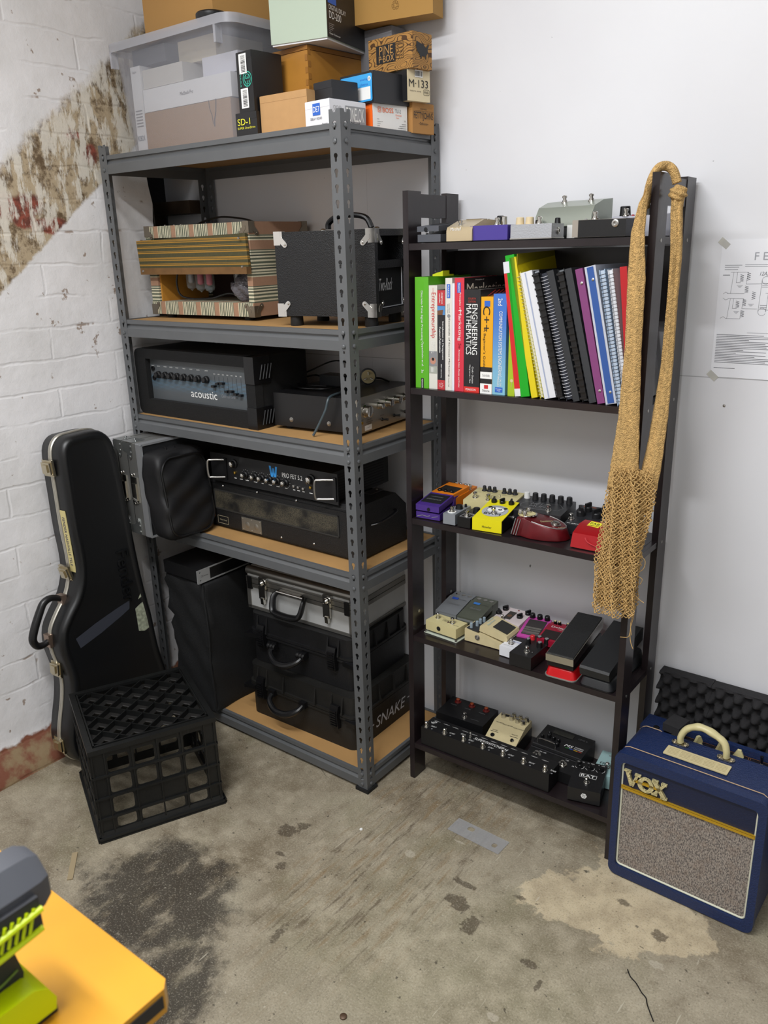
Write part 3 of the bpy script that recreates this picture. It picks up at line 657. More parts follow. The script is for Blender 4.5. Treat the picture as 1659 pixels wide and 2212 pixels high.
b = bmesh.new(); box(b, w_-.020, w_-.010, .018, d_-.008, z0+.020, z0+.114); t.part('grille_cloth', mat('#101013', .9, bump=('noise', 900, .4)), b)
b = bmesh.new()
for q in ((.018, .020, z0+.018, z0+.114), (.018, d_-.008, z0+.018, z0+.020), (d_-.010, d_-.008, z0+.018, z0+.114)): box(b, w_-.010, w_-.0075, q[0], q[1], q[2], q[3])
t.part('piping', mat('#c9cbd2', .4), b)
t.txt('Two-Rock', Rt(w_-.0085, .072, z0+.075), .078, .030, mat('#d6d6da', .35), .25)
for x, y, z, M in ((0,0,h_,MS(1,1,-1)),(0,0,z0,MS(1,1,1)),(w_,0,h_,MS(-1,1,-1)),(w_,0,z0,MS(-1,1,1)),(w_,d_+.010,h_,MS(-1,-1,-1)),(w_,d_+.010,z0,MS(-1,-1,1))):
    b = bmesh.new(); corner_cap(b, Tp(x, y, z) @ M, .032); t.part('metal_corner', CHROME, b)
for x, y in ((.040,.022),(w_-.026,.022),(.04,d_-.02),(w_-.026,d_-.02)):
    b = bmesh.new(); lathe(b, [(.0165, 0), (.0175, .004), (.0165, z0)], Tp(x, y, 0), 20); t.part('rubber_foot', RUBBER, b)
b = bmesh.new(); tube(b, smooth_path([(.115,.08,h_+.004),(.118,.08,h_+.020),(.145,.08,h_+.034),(.19,.08,h_+.036),(.225,.08,h_+.028),(.24,.08,h_+.004)], 6), .010, 10, flat=.7); t.part('carry_handle', BLACKP, b)
for x in (.10, .255):
    b = bmesh.new(); lathe(b, [(.008, 0), (.008, .003), (.004, .006)], Tp(x, .08, h_), 14); t.part('handle_bracket', CHROME, b)
t.done()

# ------------------------------------------------------------------ third shelf: bass head and hi-fi amplifier
B2 = TOPZ[2]
t = Thing('bass_amplifier', 'black carpet-covered bass amplifier head with a grey front panel of knobs and sliders', 'amplifier', TR(-.9070,.036,B2,0))
w_, d_, h_ = .530, .215, .203
b = bmesh.new()
P_ = rrect(0, w_, 0, h_, .022, 4)
plate(b, P_, [[(.052,.048),(.494,.048),(.494,.173),(.052,.173)]], .030, Fr(0, .030, 0))
box(b, 0.002, w_-.002, .030, d_, .002, h_-.002, .02, 3)
t.part('cabinet', CARPET, b)
PANEL = N('grey_panel'); q = PANEL.m_('FRACT', PANEL.m_('MULTIPLY', PANEL.z, 260)); lo = PANEL.m_('MULTIPLY', PANEL.step(PANEL.z, .128, .118), PANEL.step(PANEL.z, .070, .096))
PANEL.v(PANEL.b.inputs['Base Color'], PANEL.mix(PANEL.m_('MULTIPLY', PANEL.m_('MULTIPLY', PANEL.step(q, .72, .8), lo), .6), '#4e5255', '#4a90b8')); PANEL.b.inputs['Roughness'].default_value = .4
b = bmesh.new(); box(b, .052, .494, .018, .031, .048, .173); t.part('control_panel', PANEL.m, b)
F = Fr(0, .018, 0)
t.txt('acoustic', F @ Tp(.292, .078, 0), .116, .022, WHITE); t.txt('Celebration Series', F @ Tp(.400, .081, 0), .060, .009, SIL, .2)
for i, x in enumerate((.066,.092,.124,.152,.180,.212,.244,.276,.312)):
    t.txt(('INPUT','GAIN','BASS','MID','MID','TREBLE','VOLUME','BLEND','LIMITER')[i], F @ Tp(x, .150, 0), .013, .0028, WHITE)
for i in range(7): t.txt(('50','100','250','500','1K','2K','5K')[i], F @ Tp(.346+i*.0185, .143, 0), .008, .0028, WHITE); t.line(INK, F, [(.346+i*.0185,.136),(.346+i*.0185,.088)], .001)
for x, z in [(.066,.142),(.068,.113)]:
    b = bmesh.new(); lathe(b, [(.0075, 0), (.0075, .004), (.004, .004), (.004, .001)], Fr(x, .018, z), 14); t.part('input_jack', BLACKP, b)
for x in (.092,.124,.152,.180,.212,.244,.276,.312):
    b = bmesh.new(); lathe(b, [(.0115, 0), (.0110, .007), (.0085, .009), (.0080, .016), (.006, .017)], Fr(x, .018, .124), 10); t.part('knob', BLACKP, b, sharp=.4)
for i, z in enumerate((.108,.117,.119,.097,.098,.092,.090)):
    b = bmesh.new(); box(b, .340+i*.0185, .352+i*.0185, .006, .018, z-.003, z+.003, .001, 1); t.part('slider', BLACKP, b)
for z in (0, h_-.075):
    b = bmesh.new(); box(b, w_-.035, w_+.0025, -.003, .060, z, z+.075 if z else .062, .012, 3)
    for i in range(4): tube(b, [(w_+.004, .018+i*.012, z+.012), (w_+.004, .030+i*.012, z+.052)], .0022, 6)
    t.part('plastic_corner', BLACKP, b)
t.done()
t = Thing('hifi_amplifier', 'silver-faced black hi-fi amplifier lying on the third shelf behind the near post', 'amplifier', TR(-.3532,.0817,B2,4.6))
w_, d_, z0 = .2843, .300, .010; h_ = z0+.0925
b = bmesh.new(); box(b, 0, w_-.006, 0, d_, z0, h_, .002, 2); t.part('casing', mat('#131315', .35), b)
b = bmesh.new(); box(b, w_-.006, w_, -.001, d_+.001, z0-.002, h_+.001, .001, 1); t.part('faceplate', mat('#aaa69d', .3, .85), b)
for x in (.060, .190):
    b = bmesh.new(); lathe(b, [(.0065, 0), (.0065, .0012), (.005, .0014), (.004, .0035), (.0015, .004)], Fr(x, 0, .030), 14); t.part('screw', STEEL, b)
for y, z, r_, l_ in ((.036,.066,.0150,.018),(.100,.070,.0082,.018),(.142,.071,.0100,.020),(.186,.072,.0100,.020),(.236,.072,.0100,.020)):
    b = bmesh.new(); lathe(b, [(r_*1.15, 0), (r_*1.15, .003), (r_, .004), (r_, l_), (r_*.8, l_+.001)], Rt(w_, y, z), 26); t.part('knob', CHROME, b)
for y in (.118, .180, .240):
    b = bmesh.new(); lathe(b, [(.005, 0), (.004, .003)], Rt(w_, y, .028), 12); tube(b, [(w_+.002, y, .028), (w_+.018, y+.004, .029)], lambda s_: .0022+.0016*s_, 8); t.part('toggle_switch', BLACKP, b)
b = bmesh.new(); lathe(b, [(.004, 0), (.004, .002), (.002, .002)], Rt(w_, .020, .036), 12); t.part('headphone_socket', BRASS, b)
F = Rt(w_, 0, 0); t.ink(WHITE, F, .032, .066, .012, .026); t.txt('rotel amplifier', F @ Tp(.049, .019, .0002), .020, .002, INK)
for s_, y, z, ww in (('VOLUME',.030,.086,.016),('TREBLE',.098,.084,.010),('BASS',.140,.086,.010),('FUNCTION',.118,.040,.018),('PHONES',.020,.044,.013),('INTEGRATED',.055,.040,.020),('STEREO AMPLIFIER',.055,.034,.032),('MODEL',.055,.029,.020)): t.txt(s_, F @ Tp(y, z, 0), ww, .0030, INK)
for x, y in ((.03,.03),(.25,.03),(.03,.27),(.25,.27)):
    b = bmesh.new(); cyl(b, .012, z0, Tp(x, y, 0), 14); t.part('rubber_foot', RUBBER, b)
t.done()
HZ = B2+.1035
t = Thing('power_adapter', 'black power adapter brick with cables lying on the hi-fi amplifier', 'power adapter', TR(-.315,.235,HZ,2)); ADP = t.o; bpy.context.view_layer.update()
b = bmesh.new(); box(b, 0, .085, 0, .05, 0, .030, .004, 2); t.part('adapter_body', mat('#202225', .45), b)
b = bmesh.new(); tube(b, smooth_path([(0,.025,.012),(-.05,.04,.02),(-.10,.0,.006),(-.06,-.06,.004),(.0,-.085,.004),(.07,-.07,.004),(.09,-.02,.004)], 7), .0024, 6)
tube(b, smooth_path([(.085,.02,.02),(.10,.06,.045),(.0,.08,.06),(-.08,.06,.03),(-.12,.02,.006),(-.03,-.04,.005),(.05,-.03,.004)], 7), .0022, 6); t.part('cable', BLACKP, b)
t.done()
hifi = t.o
b = bmesh.new(); tube(b, smooth_path([(-.190,.20,HZ+.004),(-.160,.14,HZ+.004),(-.146,.082,HZ+.001),(-.150,.070,HZ-.03),(-.168,.062,B2+.035),(-.183,.052,B2+.004)], 8), .0035, 8)
cord_ = mk('mains_cord', b, mat('#3d4a50', .45)); cord_.parent = ADP; cord_.matrix_parent_inverse = ADP.matrix_world.inverted(); cord_['label'] = 'blue-grey mains cord hanging down the side of the amplifier'
t = Thing('mains_plug', 'round black mains plug with a cream face standing on the hi-fi amplifier', 'plug', Tp(-.186,.300,HZ+.0245) @ Matrix.Rotation(R(-50), 4, 'Z').inverted() @ Matrix.Rotation(0, 4, 'Z'))
t.o.matrix_world = Tp(-.186,.300,HZ+.0248) @ Matrix.Rotation(R(40), 4, 'Z') @ Fr(0, 0, 0)
b = bmesh.new(); lathe(b, [(.012, -.035), (.020, -.02), (.0235, -.005), (.0235, .004), (.0205, .005)], None, 26); t.part('plug_body', mat('#1d2026', .4), b)
b = bmesh.new(); lathe(b, [(.0195, .0), (.0195, .0058)], None, 26); t.part('plug_face', mat('#b9a97c', .5), b)
b = bmesh.new()
for a_ in (90, 210, 330): box(b, -.004, .004, -.001, .001, .005, .018, 0, 1, Matrix.Rotation(R(a_), 4, 'Z') @ Tp(.0105, 0, 0))
t.part('plug_pins', STEEL, b)
b = bmesh.new(); tube(b, smooth_path([(0,-.0,-.034),(.01,-.012,-.06),(.04,-.018,-.07),(.06,-.0215,-.03)], 6), .0028, 8); t.part('cable', BLACKP, b)
t.done()
# ------------------------------------------------------------------ fourth shelf: rack case, soft bag, old valve head, rack-mount bass amp
B3 = TOPZ[3]
ALUM = mat('#b3b3b0', .38, .85); ALUP = mat('#8c8f8e', .3, .8, var=.12, vs=18)
t = Thing('flight_case', 'narrow aluminium-edged flight case sticking out of the fourth shelf at its left end', 'flight case', TR(-.8790,-.0960,B3,-3))
w_, d_, h_ = .146, .330, .290
b = bmesh.new(); box(b, .002, w_-.004, .003, d_-.003, .003, h_-.003); t.part('case_panel', mat('#1b1c1e', .5), b)
b = bmesh.new()
for x0 in (0, .048, w_-.050):
    x1 = x0+(.014 if x0 == 0 else (.020 if x0 < .1 else .018))
    box(b, x0, x1, -.0015, .0, 0, h_, .0006, 1); box(b, x0, x1, 0, d_, h_-.0005, h_+.0015, .0006, 1); box(b, x0, x1, 0, d_, -.0015, .0005, .0006, 1)
box(b, .020, .048, -.0012, 0, 0, h_); box(b, .020, .048, 0, d_, h_, h_+.0012)
box(b, .072, .098, -.0012, 0, 0, h_); box(b, .072, .098, 0, d_, h_, h_+.0012)
t.part('aluminium_extrusion', ALUM, b)
b = bmesh.new()
for q in ((w_-.028, w_, -.002, .004, 0, h_), (w_-.028, w_, 0, d_, h_-.004, h_+.002), (w_-.028, w_, 0, d_, -.002, .004)): box(b, *q, .001, 1)
t.part('rim_angle', mat('#bfc1c4', .35, .7), b)
for x0, x1 in ((.001, .044), (.050, .100)):
    for z0, s_ in ((h_, -1), (0, 1)):
        b = bmesh.new(); F = Fr(0, -.002, 0)
        pts = [(x0, z0), (x1, z0), (x1, z0+s_*.030), (x1-.006, z0+s_*.046), (x1-.014, z0+s_*.052), (x0+.018, z0+s_*.030), (x0, z0+s_*.026)]
        if s_ < 0: pts = pts[::-1]
        prism(b, pts, 0, .0016, F, .0006, 1)
        if s_ < 0: box(b, x0, x1, -.002, .045, h_+.0015, h_+.003, .0006, 1)
        for px, pz in ((x1-.006, z0+s_*.010), (x1-.007, z0+s_*.028), (x1-.013, z0+s_*.042)): lathe(b, [(.0045, 0), (.0038, .002), (.001, .003)], Fr(px, -.0034, pz), 10)
        if s_ < 0:
            for px, py in ((x1-.01, .02), (x0+.012, .035)): lathe(b, [(.0045, 0), (.0038, .002), (.001, .003)], Tp(px, py, h_+.003), 10)
        t.part('corner_bracket', ALUP, b)
for x in (.022, .078):
    b = bmesh.new(); box(b, x, x+.030, -.005, -.001, .105, .185, .001, 1); box(b, x+.004, x+.026, -.009, -.004, .112, .165, .002, 2)
    tube(b, [(x+.003, -.009, .118), (x+.027, -.011, .112)], .003, 6)
    for z in (.100, .190):
        for dx in (0, .012): lathe(b, [(.005, 0), (.004, .002), (.001, .003)], Fr(x+.006+dx, -.004, z+dx*.3), 10)
    t.part('butterfly_latch', CHROME, b)
t.done()
t = Thing('soft_gear_bag', 'black nylon padded bag with piped edge slumped against the flight case', 'bag', TR(-.735,-.110,B3,0))
b = bmesh.new()
def blobmesh(b, w, d, h, M, f, p=5, sub=5, jit=0.):
    bmesh.ops.create_icosphere(b, subdivisions=sub, radius=1)
    for v in b.verts:
        x, y, z = v.co; k = (abs(x)**p+abs(y)**p+abs(z)**p)**(-1/p)
        q = Vector((x*k*w/2, y*k*d/2, z*k*h/2)); v.co = M @ f(q)
def fold(q):
    q = q.copy(); a = math.sin(q.x*42+q.z*23)*.5+math.sin(q.z*61-q.x*20)*.3
    q.y += .004*a; q.x += .004*math.sin(q.z*50+q.y*30)+.003*math.sin(q.z*90-q.y*50)+q.z*-.12; return q
blobmesh(b, .095, .190, .268, Tp(.050, .090, .136), fold, 7); t.part('bag_body', NYLON, b)
pth = []
for y, z in rrect(-.084, .084, -.122, .116, .045, 8): q = fold(Vector((.0455, y, z))); pth.append((q.x+.050, .090+q.y, q.z+.136))
b = bmesh.new(); tube(b, pth, .0035, 6, True); t.part('piping', BLACKP, b)
b = bmesh.new()
for i in range(2): tube(b, smooth_path([(.065,.02+.03*i,.10),(.074-.01*i,.03+.03*i,.19),(.050,.06+.03*i,.262),(.02,.08+.03*i,.270)], 6), .007, 6, flat=.4)
t.part('shoulder_strap', NYLON, b)
t.done()
t = Thing('valve_amplifier', 'old scuffed black amplifier head with a wide mesh vent lying on the fourth shelf', 'amplifier', TR(-.6859,.0813,B3,-.2))
w_, d_, h_ = .6213, .2250, .160
SCUFF = mat('#0e0e0f', .55, bump=('voronoi', 420, .4), var=.35, vs=6)
b = bmesh.new(); side(b, [(0,.006),(d_,.006),(d_,h_-.045),(d_-.050,h_),(.012,h_),(0,h_-.012)], .0, w_, .006, 2); t.part('cabinet', SCUFF, b)
b = bmesh.new(); box(b, .010, w_-.010, -.004, .0, .012, h_-.018, .001, 1); t.part('rear_panel', SCUFF, b)
MESH = N('wire_mesh'); vv = MESH.t.nodes.new('ShaderNodeTexVoronoi'); vv.inputs['Scale'].default_value = 520; MESH.t.links.new(MESH.mapv((1, 1, .8)), vv.inputs['Vector'])
MESH.v(MESH.b.inputs['Base Color'], MESH.mix(MESH.m_('MULTIPLY', MESH.step(vv.outputs['Distance'], .35, .5), MESH.step(MESH.noise(9, 4), .38, .58)), '#0a0a0a', '#4a4538')); MESH.b.inputs['Roughness'].default_value = .6
b = bmesh.new(); box(b, .052, .556, -.0055, -.003, .068, .124); t.part('vent_mesh', MESH.m, b)
b = bmesh.new()
for q in ((.048,.560,-.0065,-.003,.064,.068),(.048,.560,-.0065,-.003,.124,.128),(.048,.052,-.0065,-.003,.064,.128),(.556,.560,-.0065,-.003,.064,.128)): box(b, *q)
t.part('vent_frame', mat('#2b2a28', .6), b)
F = Fr(0, -.0042, 0)
b = bmesh.new(); box(b, .165, .250, -.0062, -.004, .014, .056, .001, 1)
for x in (.19,.228): lathe(b, [(.010, 0), (.007, .001)], Fr(x, -.0062, .034), 12)
for x in (.171,.208,.245):
    for z in (.018,.052): lathe(b, [(.0022, 0), (.001, .0015)], Fr(x, -.0062, z), 8)
t.part('metal_plate', mat('#9a958a', .4, .8), b)
t.line(mat('#a79d83', .6), F, [(.055,.018),(.102,.018),(.102,.042),(.055,.042)], .0012, closed=True); t.txt('Valve Head', F @ Tp(.079, .030, 0), .032, .005, mat('#a79d83', .6))
t.inkpoly(mat('#8b5f46', .6), F, circ(.038, .040, .007, 12))
for x, z in ((.09,.142),(.24,.145),(.40,.146),(.33,.020),(.46,.026),(.03,.03)):
    b = bmesh.new(); lathe(b, [(.0035, 0), (.002, .002)], Fr(x, -.004, z), 10); t.part('screw', STEEL, b)
b = bmesh.new(); tube(b, smooth_path([(w_+.001,.06,.095),(w_+.016,.075,.100),(w_+.018,.12,.105),(w_+.016,.155,.112),(w_+.001,.168,.112)], 5), .005, 8, flat=.6); t.part('side_handle', BLACKP, b)
b = bmesh.new(); box(b, w_-.075, w_-.045, .12, .18, h_-.002, h_+.002, .001, 1); lathe(b, [(.005, 0), (.002, .004)], Tp(w_-.06, .165, h_+.001), 10); t.part('top_fitting', STEEL, b)
for x in (.03, w_-.03):
    for y in (.03, d_-.03):
        b = bmesh.new(); cyl(b, .012, .007, Tp(x, y, 0), 12); t.part('rubber_foot', RUBBER, b)
t.done()
BZ = B3+.160
t = Thing('bass_amplifier', 'black rack-mount bass amplifier with two chrome handles on top of the old amplifier head', 'amplifier', TR(-.6300,.0682,BZ,.4))
w_, h_ = .508, .088
b = bmesh.new(); box(b, 0, w_, 0, .004, 0, h_, .001, 1); t.part('front_panel', mat('#111113', .45), b)
b = bmesh.new(); box(b, .025, w_-.025, .004, .262, .002, h_-.002, .001, 1); t.part('chassis', mat('#0f0f10', .5), b)
F = Fr(0, 0, 0); BLU = mat('#2f8fd8', .5)
for i in range(9): box_ = t.ink(RUBBER, Rt(w_-.025, 0, 0), .03, .24, .010+.008*i, .013+.008*i)
t.inkpoly(BLU, F, [(.250,.078),(.258,.078),(.261,.056),(.264,.072),(.269,.072),(.272,.056),(.275,.078),(.283,.078),(.277,.046),(.268,.046),(.2665,.056),(.265,.046),(.256,.046)])
t.txt('PRO FET 5.2', F @ Tp(.340, .058, 0), .078, .013, WHITE)
for x, z, r_ in [(.105,.064,.0125),(.413,.060,.0140)]+[(x, .036, .0105) for x in (.150,.190,.219,.250,.281,.314)]:
    b = bmesh.new(); lathe(b, [(r_*1.1, 0), (r_*1.05, .004), (r_*.8, .006), (r_*.72, .014)], Fr(x, 0, z), 20); k_ = t.part('knob', BLACKP, b)
    b = bmesh.new(); lathe(b, [(r_*.70, .013), (r_*.66, .018), (r_*.35, .0205), (.0005, .021)], Fr(x, 0, z), 18); t.part('chrome_cap', CHROME, b, k_)
    if z < .05:
        for a_ in range(0, 300, 30): t.inkpoly(WHITE, F, circ(x+r_*1.5*math.cos(R(a_-60)), z+r_*1.5*math.sin(R(a_-60)), .0007, 6))
for x, z in ((.105,.036),(.133,.033),(.173,.030),(.345,.030),(.362,.029),(.381,.028),(.409,.036)):
    b = bmesh.new(); lathe(b, [(.0045, 0), (.0045, .004), (.002, .005)], Fr(x, 0, z), 12); t.part('push_button', STEEL if x not in (.105,.409) else BRASS, b)
for x, ww in ((.105,.010),(.130,.012),(.155,.014),(.190,.014),(.219,.008),(.250,.012),(.281,.012),(.314,.010),(.345,.008),(.362,.010),(.381,.008),(.409,.012)): t.ink(WHITE, F, x-ww/2, x+ww/2, .0185, .0205)
for x in (.020, w_-.056):
    b = bmesh.new(); tube(b, smooth_path([(x+.045,0,.071),(x+.01,-.022,.071),(x,-.030,.066),(x,-.030,.022),(x+.01,-.022,.017),(x+.045,0,.017)], 4), .0032, 8); t.part('chrome_handle', STEEL, b)
    b = bmesh.new(); box(b, x+.040, x+.052, -.004, 0, .010, .078, .002, 2); t.part('handle_bracket', BLACKP, b)
for x in (.03, w_-.05):
    b = bmesh.new(); box(b, x, x+.02, .02, .24, -.0015, .003); t.part('rubber_foot', RUBBER, b)
t.done()
t = Thing('plastic_cup', 'small clear plastic cup at the right rear of the fourth shelf', 'cup', TR(-.030,.300,B3))
b = bmesh.new(); lathe(b, [(.013, 0), (.019, .050)], None, 18, cap=False); lathe(b, [(.013, .0), (.013, .001)], None, 18); t.part('cup_wall', mat('#d5d8dc', .15, alpha=.5), b)
t.done()

# ------------------------------------------------------------------ bottom shelf
B4 = TOPZ[4]
CLOTH = mat('#0a0b0d', .8, bump=('noise', 260, .5), var=.2, vs=7)
t = Thing('covered_speaker', 'tall black fabric-covered speaker at the left end of the bottom shelf', 'speaker', TR(-.8080,-.0180,B4,-1))
b = bmesh.new()
w_, d_, h_ = .195, .335, .455
bmesh.ops.create_cube(b, size=1)
bmesh.ops.subdivide_edges(b, edges=b.edges[:], cuts=14, use_grid_fill=True)
for v in b.verts:
    x, y, z = v.co; zz = (z+.5)
    fx = 1-.03*math.sin(zz*PI)+.012*math.sin(zz*31+y*5)+(.02 if zz < .05 else 0)
    v.co = Vector(((x*fx+.5)*w_+.004*math.sin(zz*17+y*9), (y*fx+.5)*d_+.004*math.sin(zz*21+x*11), zz*h_+.004*math.cos(x*5)*math.cos(y*4)))
bmesh.ops.bevel(b, geom=[e for e in b.edges if e.calc_face_angle(0) > .9], offset=.008, segments=2, affect='EDGES', profile=.5)
t.part('fabric_cover', CLOTH, b, sharp=1.2)
b = bmesh.new(); tube(b, [(w_-.001+.003*math.sin(i), -.001, i*h_/12) for i in range(13)], .003, 6); t.part('seam', CLOTH, b)
t.done()
t = Thing('rack_unit', 'thin black rack unit with a silver front lying on the fabric-covered speaker', 'rack unit', TR(-.8060,-.0400,B4+.462,0))
b = bmesh.new(); box(b, .012, .185, .012, .34, 0, .042, .001, 1); t.part('chassis', mat('#101012', .5), b)
b = bmesh.new()
F = Rt(.186, 0, 0); FB_ = rrect(0, .378, -.0005, .0435, .001, 1)
plate(b, FB_, [[(.050,.0035),(.330,.0035),(.330,.0405),(.050,.0405)], circ(.011,.009,.0032,10), circ(.011,.035,.0032,10)], .004, F)
t.part('front_frame', mat('#b9babb', .35, .6), b)
b = bmesh.new(); box(b, .186, .188, .050, .33, .003, .041); t.part('front_panel', mat('#0c0c0d', .3), b)
t.txt('Crimson', Rt(.190, .031, .022), .022, .004, INK); t.line(INK, Rt(.190, 0, 0), circ(.017, .022, .003, 10), .0006, closed=True)
t.done()
def hardcase(t, w, d, h, m, split, ribs, latches, handle_z, hx0, hx1):
    """rugged moulded case lying flat: lower shell, lid, ribs, latches, handle"""
    b = bmesh.new()
    o_ = rrect(0, w, 0, d, .028, 5)
    prism(b, [(x, y) for x, y in rrect(.006, w-.006, .006, d-.006, .026, 5)], 0, split-.006, None, .008, 2); prism(b, o_, split-.008, split-.001, None, .002, 1)
    t.part('lower_shell', m, b)
    b = bmesh.new()
    prism(b, o_, split+.001, split+.009, None, .002, 1); prism(b, rrect(.006, w-.006, .006, d-.006, .026, 5), split+.008, h, None, .010, 3)
    for x in ribs: hexa(b, [(x,-.006,split+.009),(x+.006,-.006,split+.009),(x+.006,.02,split+.009),(x,.02,split+.009),(x+.001,.004,h-.006),(x+.005,.004,h-.006),(x+.005,.03,h+.001),(x+.001,.03,h+.001)])
    for i in range(4):
        y = d*(.16+.22*i); hexa(b, [(w-.02,y,split+.009),(w+.003,y,split+.009),(w+.003,y+.006,split+.009),(w-.02,y+.006,split+.009),(w-.03,y+.001,h+.001),(w-.004,y+.001,h-.006),(w-.004,y+.005,h-.006),(w-.03,y+.005,h+.001)])
    t.part('lid', m, b)
    for x in latches:
        b = bmesh.new(); side(b, [(-.010, split-.038), (.004, split-.040), (.004, split+.034), (-.006, split+.036), (-.014, split+.010)], x, x+.030, .002, 1)
        for i in range(7): box(b, x+.004, x+.026, -.0165, -.010, split-.030+i*.008, split-.026+i*.008, .0008, 1)
        t.part('latch', BLACKP, b)
    b = bmesh.new()
    tube(b, smooth_path([(hx0,-.004,handle_z+.018),(hx0+.006,-.028,handle_z+.004),(hx0+.035,-.044,handle_z-.010),((hx0+hx1)/2,-.048,handle_z-.013),(hx1-.035,-.044,handle_z-.010),(hx1-.006,-.028,handle_z+.004),(hx1,-.004,handle_z+.018)], 6), lambda s_: .007+.004*math.sin(s_*PI), 10)
    for x in (hx0, hx1): box(b, x-.012, x+.012, -.014, .004, handle_z+.008, handle_z+.028, .003, 2)
    t.part('handle', BLACKP, b)
    for x0, x1 in ((-.005, .038), (w-.038, w+.006)):
        b = bmesh.new(); prism(b, [(x0,-.012),(x1,-.004),(x1,.02),(x0,.03)] if x0 < .1 else [(x0,-.004),(x1,-.010),(x1,.03),(x0,.02)], split-.016, split-.003, None, .003, 1); t.part('corner_bumper', BLACKP, b)
DUSTY = mat('#101012', .5, bump=('noise', 300, .3), var=.45, vs=9); DUST2 = mat('#181715', .55, bump=('noise', 250, .35), var=.5, vs=8)
t = Thing('equipment_case', 'black moulded hard case marked SNAKE, lowest of the stack on the bottom shelf', 'hard case', TR(-.5340,.0540,B4,1.3))
hardcase(t, .4430, .335, .1770, DUST2, .108, (.045,.083,.155,.285,.350,.392), (.050,.355), .088, .115, .245)
t.txt('SNAKE', Rt(.4445, .178, .055) , .150, .036, mat('#b9bcc2', .6), .25); t.txt('-', Rt(.4445, .080, .055), .018, .004, mat('#b9bcc2', .6)); t.txt('-', Rt(.4445, .278, .060), .018, .004, mat('#b9bcc2', .6)); t.done()
t = Thing('equipment_case', 'black moulded hard case with ribbed latches, directly under the silver case', 'hard case', TR(-.5400,.0800,B4+.1785,2.4))
hardcase(t, .4240, .300, .1660, DUSTY, .100, (.040,.078,.325,.366), (.046,.333), .060, .110, .235)
b = bmesh.new()
for x in (.112, .232):
    for i in range(3): lathe(b, [(.011, 0), (.012, .005), (.011, .010)], Tp(x-.016+i*.011, -.012, .078) @ Matrix.Rotation(PI/2, 4, 'Y'), 12)
t.part('handle_boss', BLACKP, b); t.done()
t = Thing('aluminium_case', 'silver aluminium carry case with chrome latches on top of the black hard cases', 'case', TR(-.5600,.1080,B4+.3460,2.3))
w_, d_, h_ = .4250, .285, .140; sp = .088
PANE = mat('#c3c4c3', .35, .25, var=.05, vs=20); EXT = mat('#8f8d88', .32, .8)
b = bmesh.new(); box(b, .004, w_-.004, .003, d_-.003, .002, sp-.012); t.part('case_panel', PANE, b)
b = bmesh.new(); side(b, [(.004, sp+.006), (d_-.004, sp+.006), (d_-.004, h_-.020), (d_-.024, h_), (.024, h_), (.004, h_-.020)], .003, w_-.003, 0); t.part('lid_panel', PANE, b)
b = bmesh.new()
for z0, z1, y0 in ((sp-.014, sp-.001, 0), (sp+.001, sp+.016, 0), (0, .010, 0)): box(b, 0, w_, y0, d_, z0, z1, .003, 2)
tube(b, [(0, .012, h_-.012), (w_, .012, h_-.012)], .014, 14); box(b, 0, w_, -.001, .02, sp+.018, sp+.022)
for x in (0, w_-.014): box(b, x, x+.014, 0, .016, .002, sp-.008, .005, 3)
t.part('aluminium_edge', EXT, b)
for x in (.075, .335):
    b = bmesh.new(); box(b, x-.016, x+.016, -.006, .001, sp-.006, sp+.030, .003, 2); box(b, x-.013, x+.013, -.011, -.004, sp-.040, sp+.004, .004, 2)
    lathe(b, [(.009, 0), (.009, .005), (.005, .009)], Fr(x, -.009, sp+.014), 16); side(b, [(-.012,sp-.058),(-.002,sp-.058),(-.002,sp-.036),(-.014,sp-.036)], x-.006, x+.006, .002, 1); t.part('latch', CHROME, b)
b = bmesh.new(); tube(b, smooth_path([(.140,-.004,sp+.000),(.132,-.020,sp-.016),(.140,-.034,sp-.052),(.165,-.038,sp-.060),(.215,-.038,sp-.060),(.245,-.034,sp-.050),(.252,-.020,sp-.014),(.246,-.004,sp+.0)], 6), lambda s_: .006+.004*math.sin(s_*PI), 10, flat=1.3); t.part('handle', BLACKP, b)
b = bmesh.new(); tube(b, [(.140, -.012, sp+.002), (.246, -.012, sp+.002)], .004, 8); box(b, .150, .236, -.012, -.001, sp-.003, sp+.008, .002, 1); t.part('handle_bracket', CHROME, b)
for x in (.014, w_-.020):
    b = bmesh.new(); box(b, x-.008, x+.010, -.003, .002, sp-.020, sp+.022, .002, 1); t.part('hinge_clip', BLACKP, b)
b = bmesh.new(); lathe(b, [(.003, 0), (.001, .002)], Fr(.20, .003, sp+.028), 8); t.part('rivet', STEEL, b)
for sx in (w_-.012,):
    b = bmesh.new(); box(b, sx, sx+.013, .004, .03, sp+.018, h_-.004, .005, 3); t.part('plastic_corner', BLACKP, b)
t.done()

# ------------------------------------------------------------------ bits of timber behind the shelving
t = Thing('timber_bracket', 'dark timber noggin with a pale metal strap fixed across the gap beside the back wall', 'timber', Tp(0,0,0))
b = bmesh.new(); box(b, -1.185, -.925, .330, .400, 1.622, 1.662, .001, 1); box(b, -1.185, -1.14, .330, .400, 1.30, 1.622, .001, 1); t.part('beam', mat('#3a2c1f', .8, var=.3, vs=14), b)
b = bmesh.new(); box(b, -1.135, -1.110, .326, .330, 1.30, 1.657); t.part('metal_strap', mat('#9a9890', .5, .3), b)
t.done()
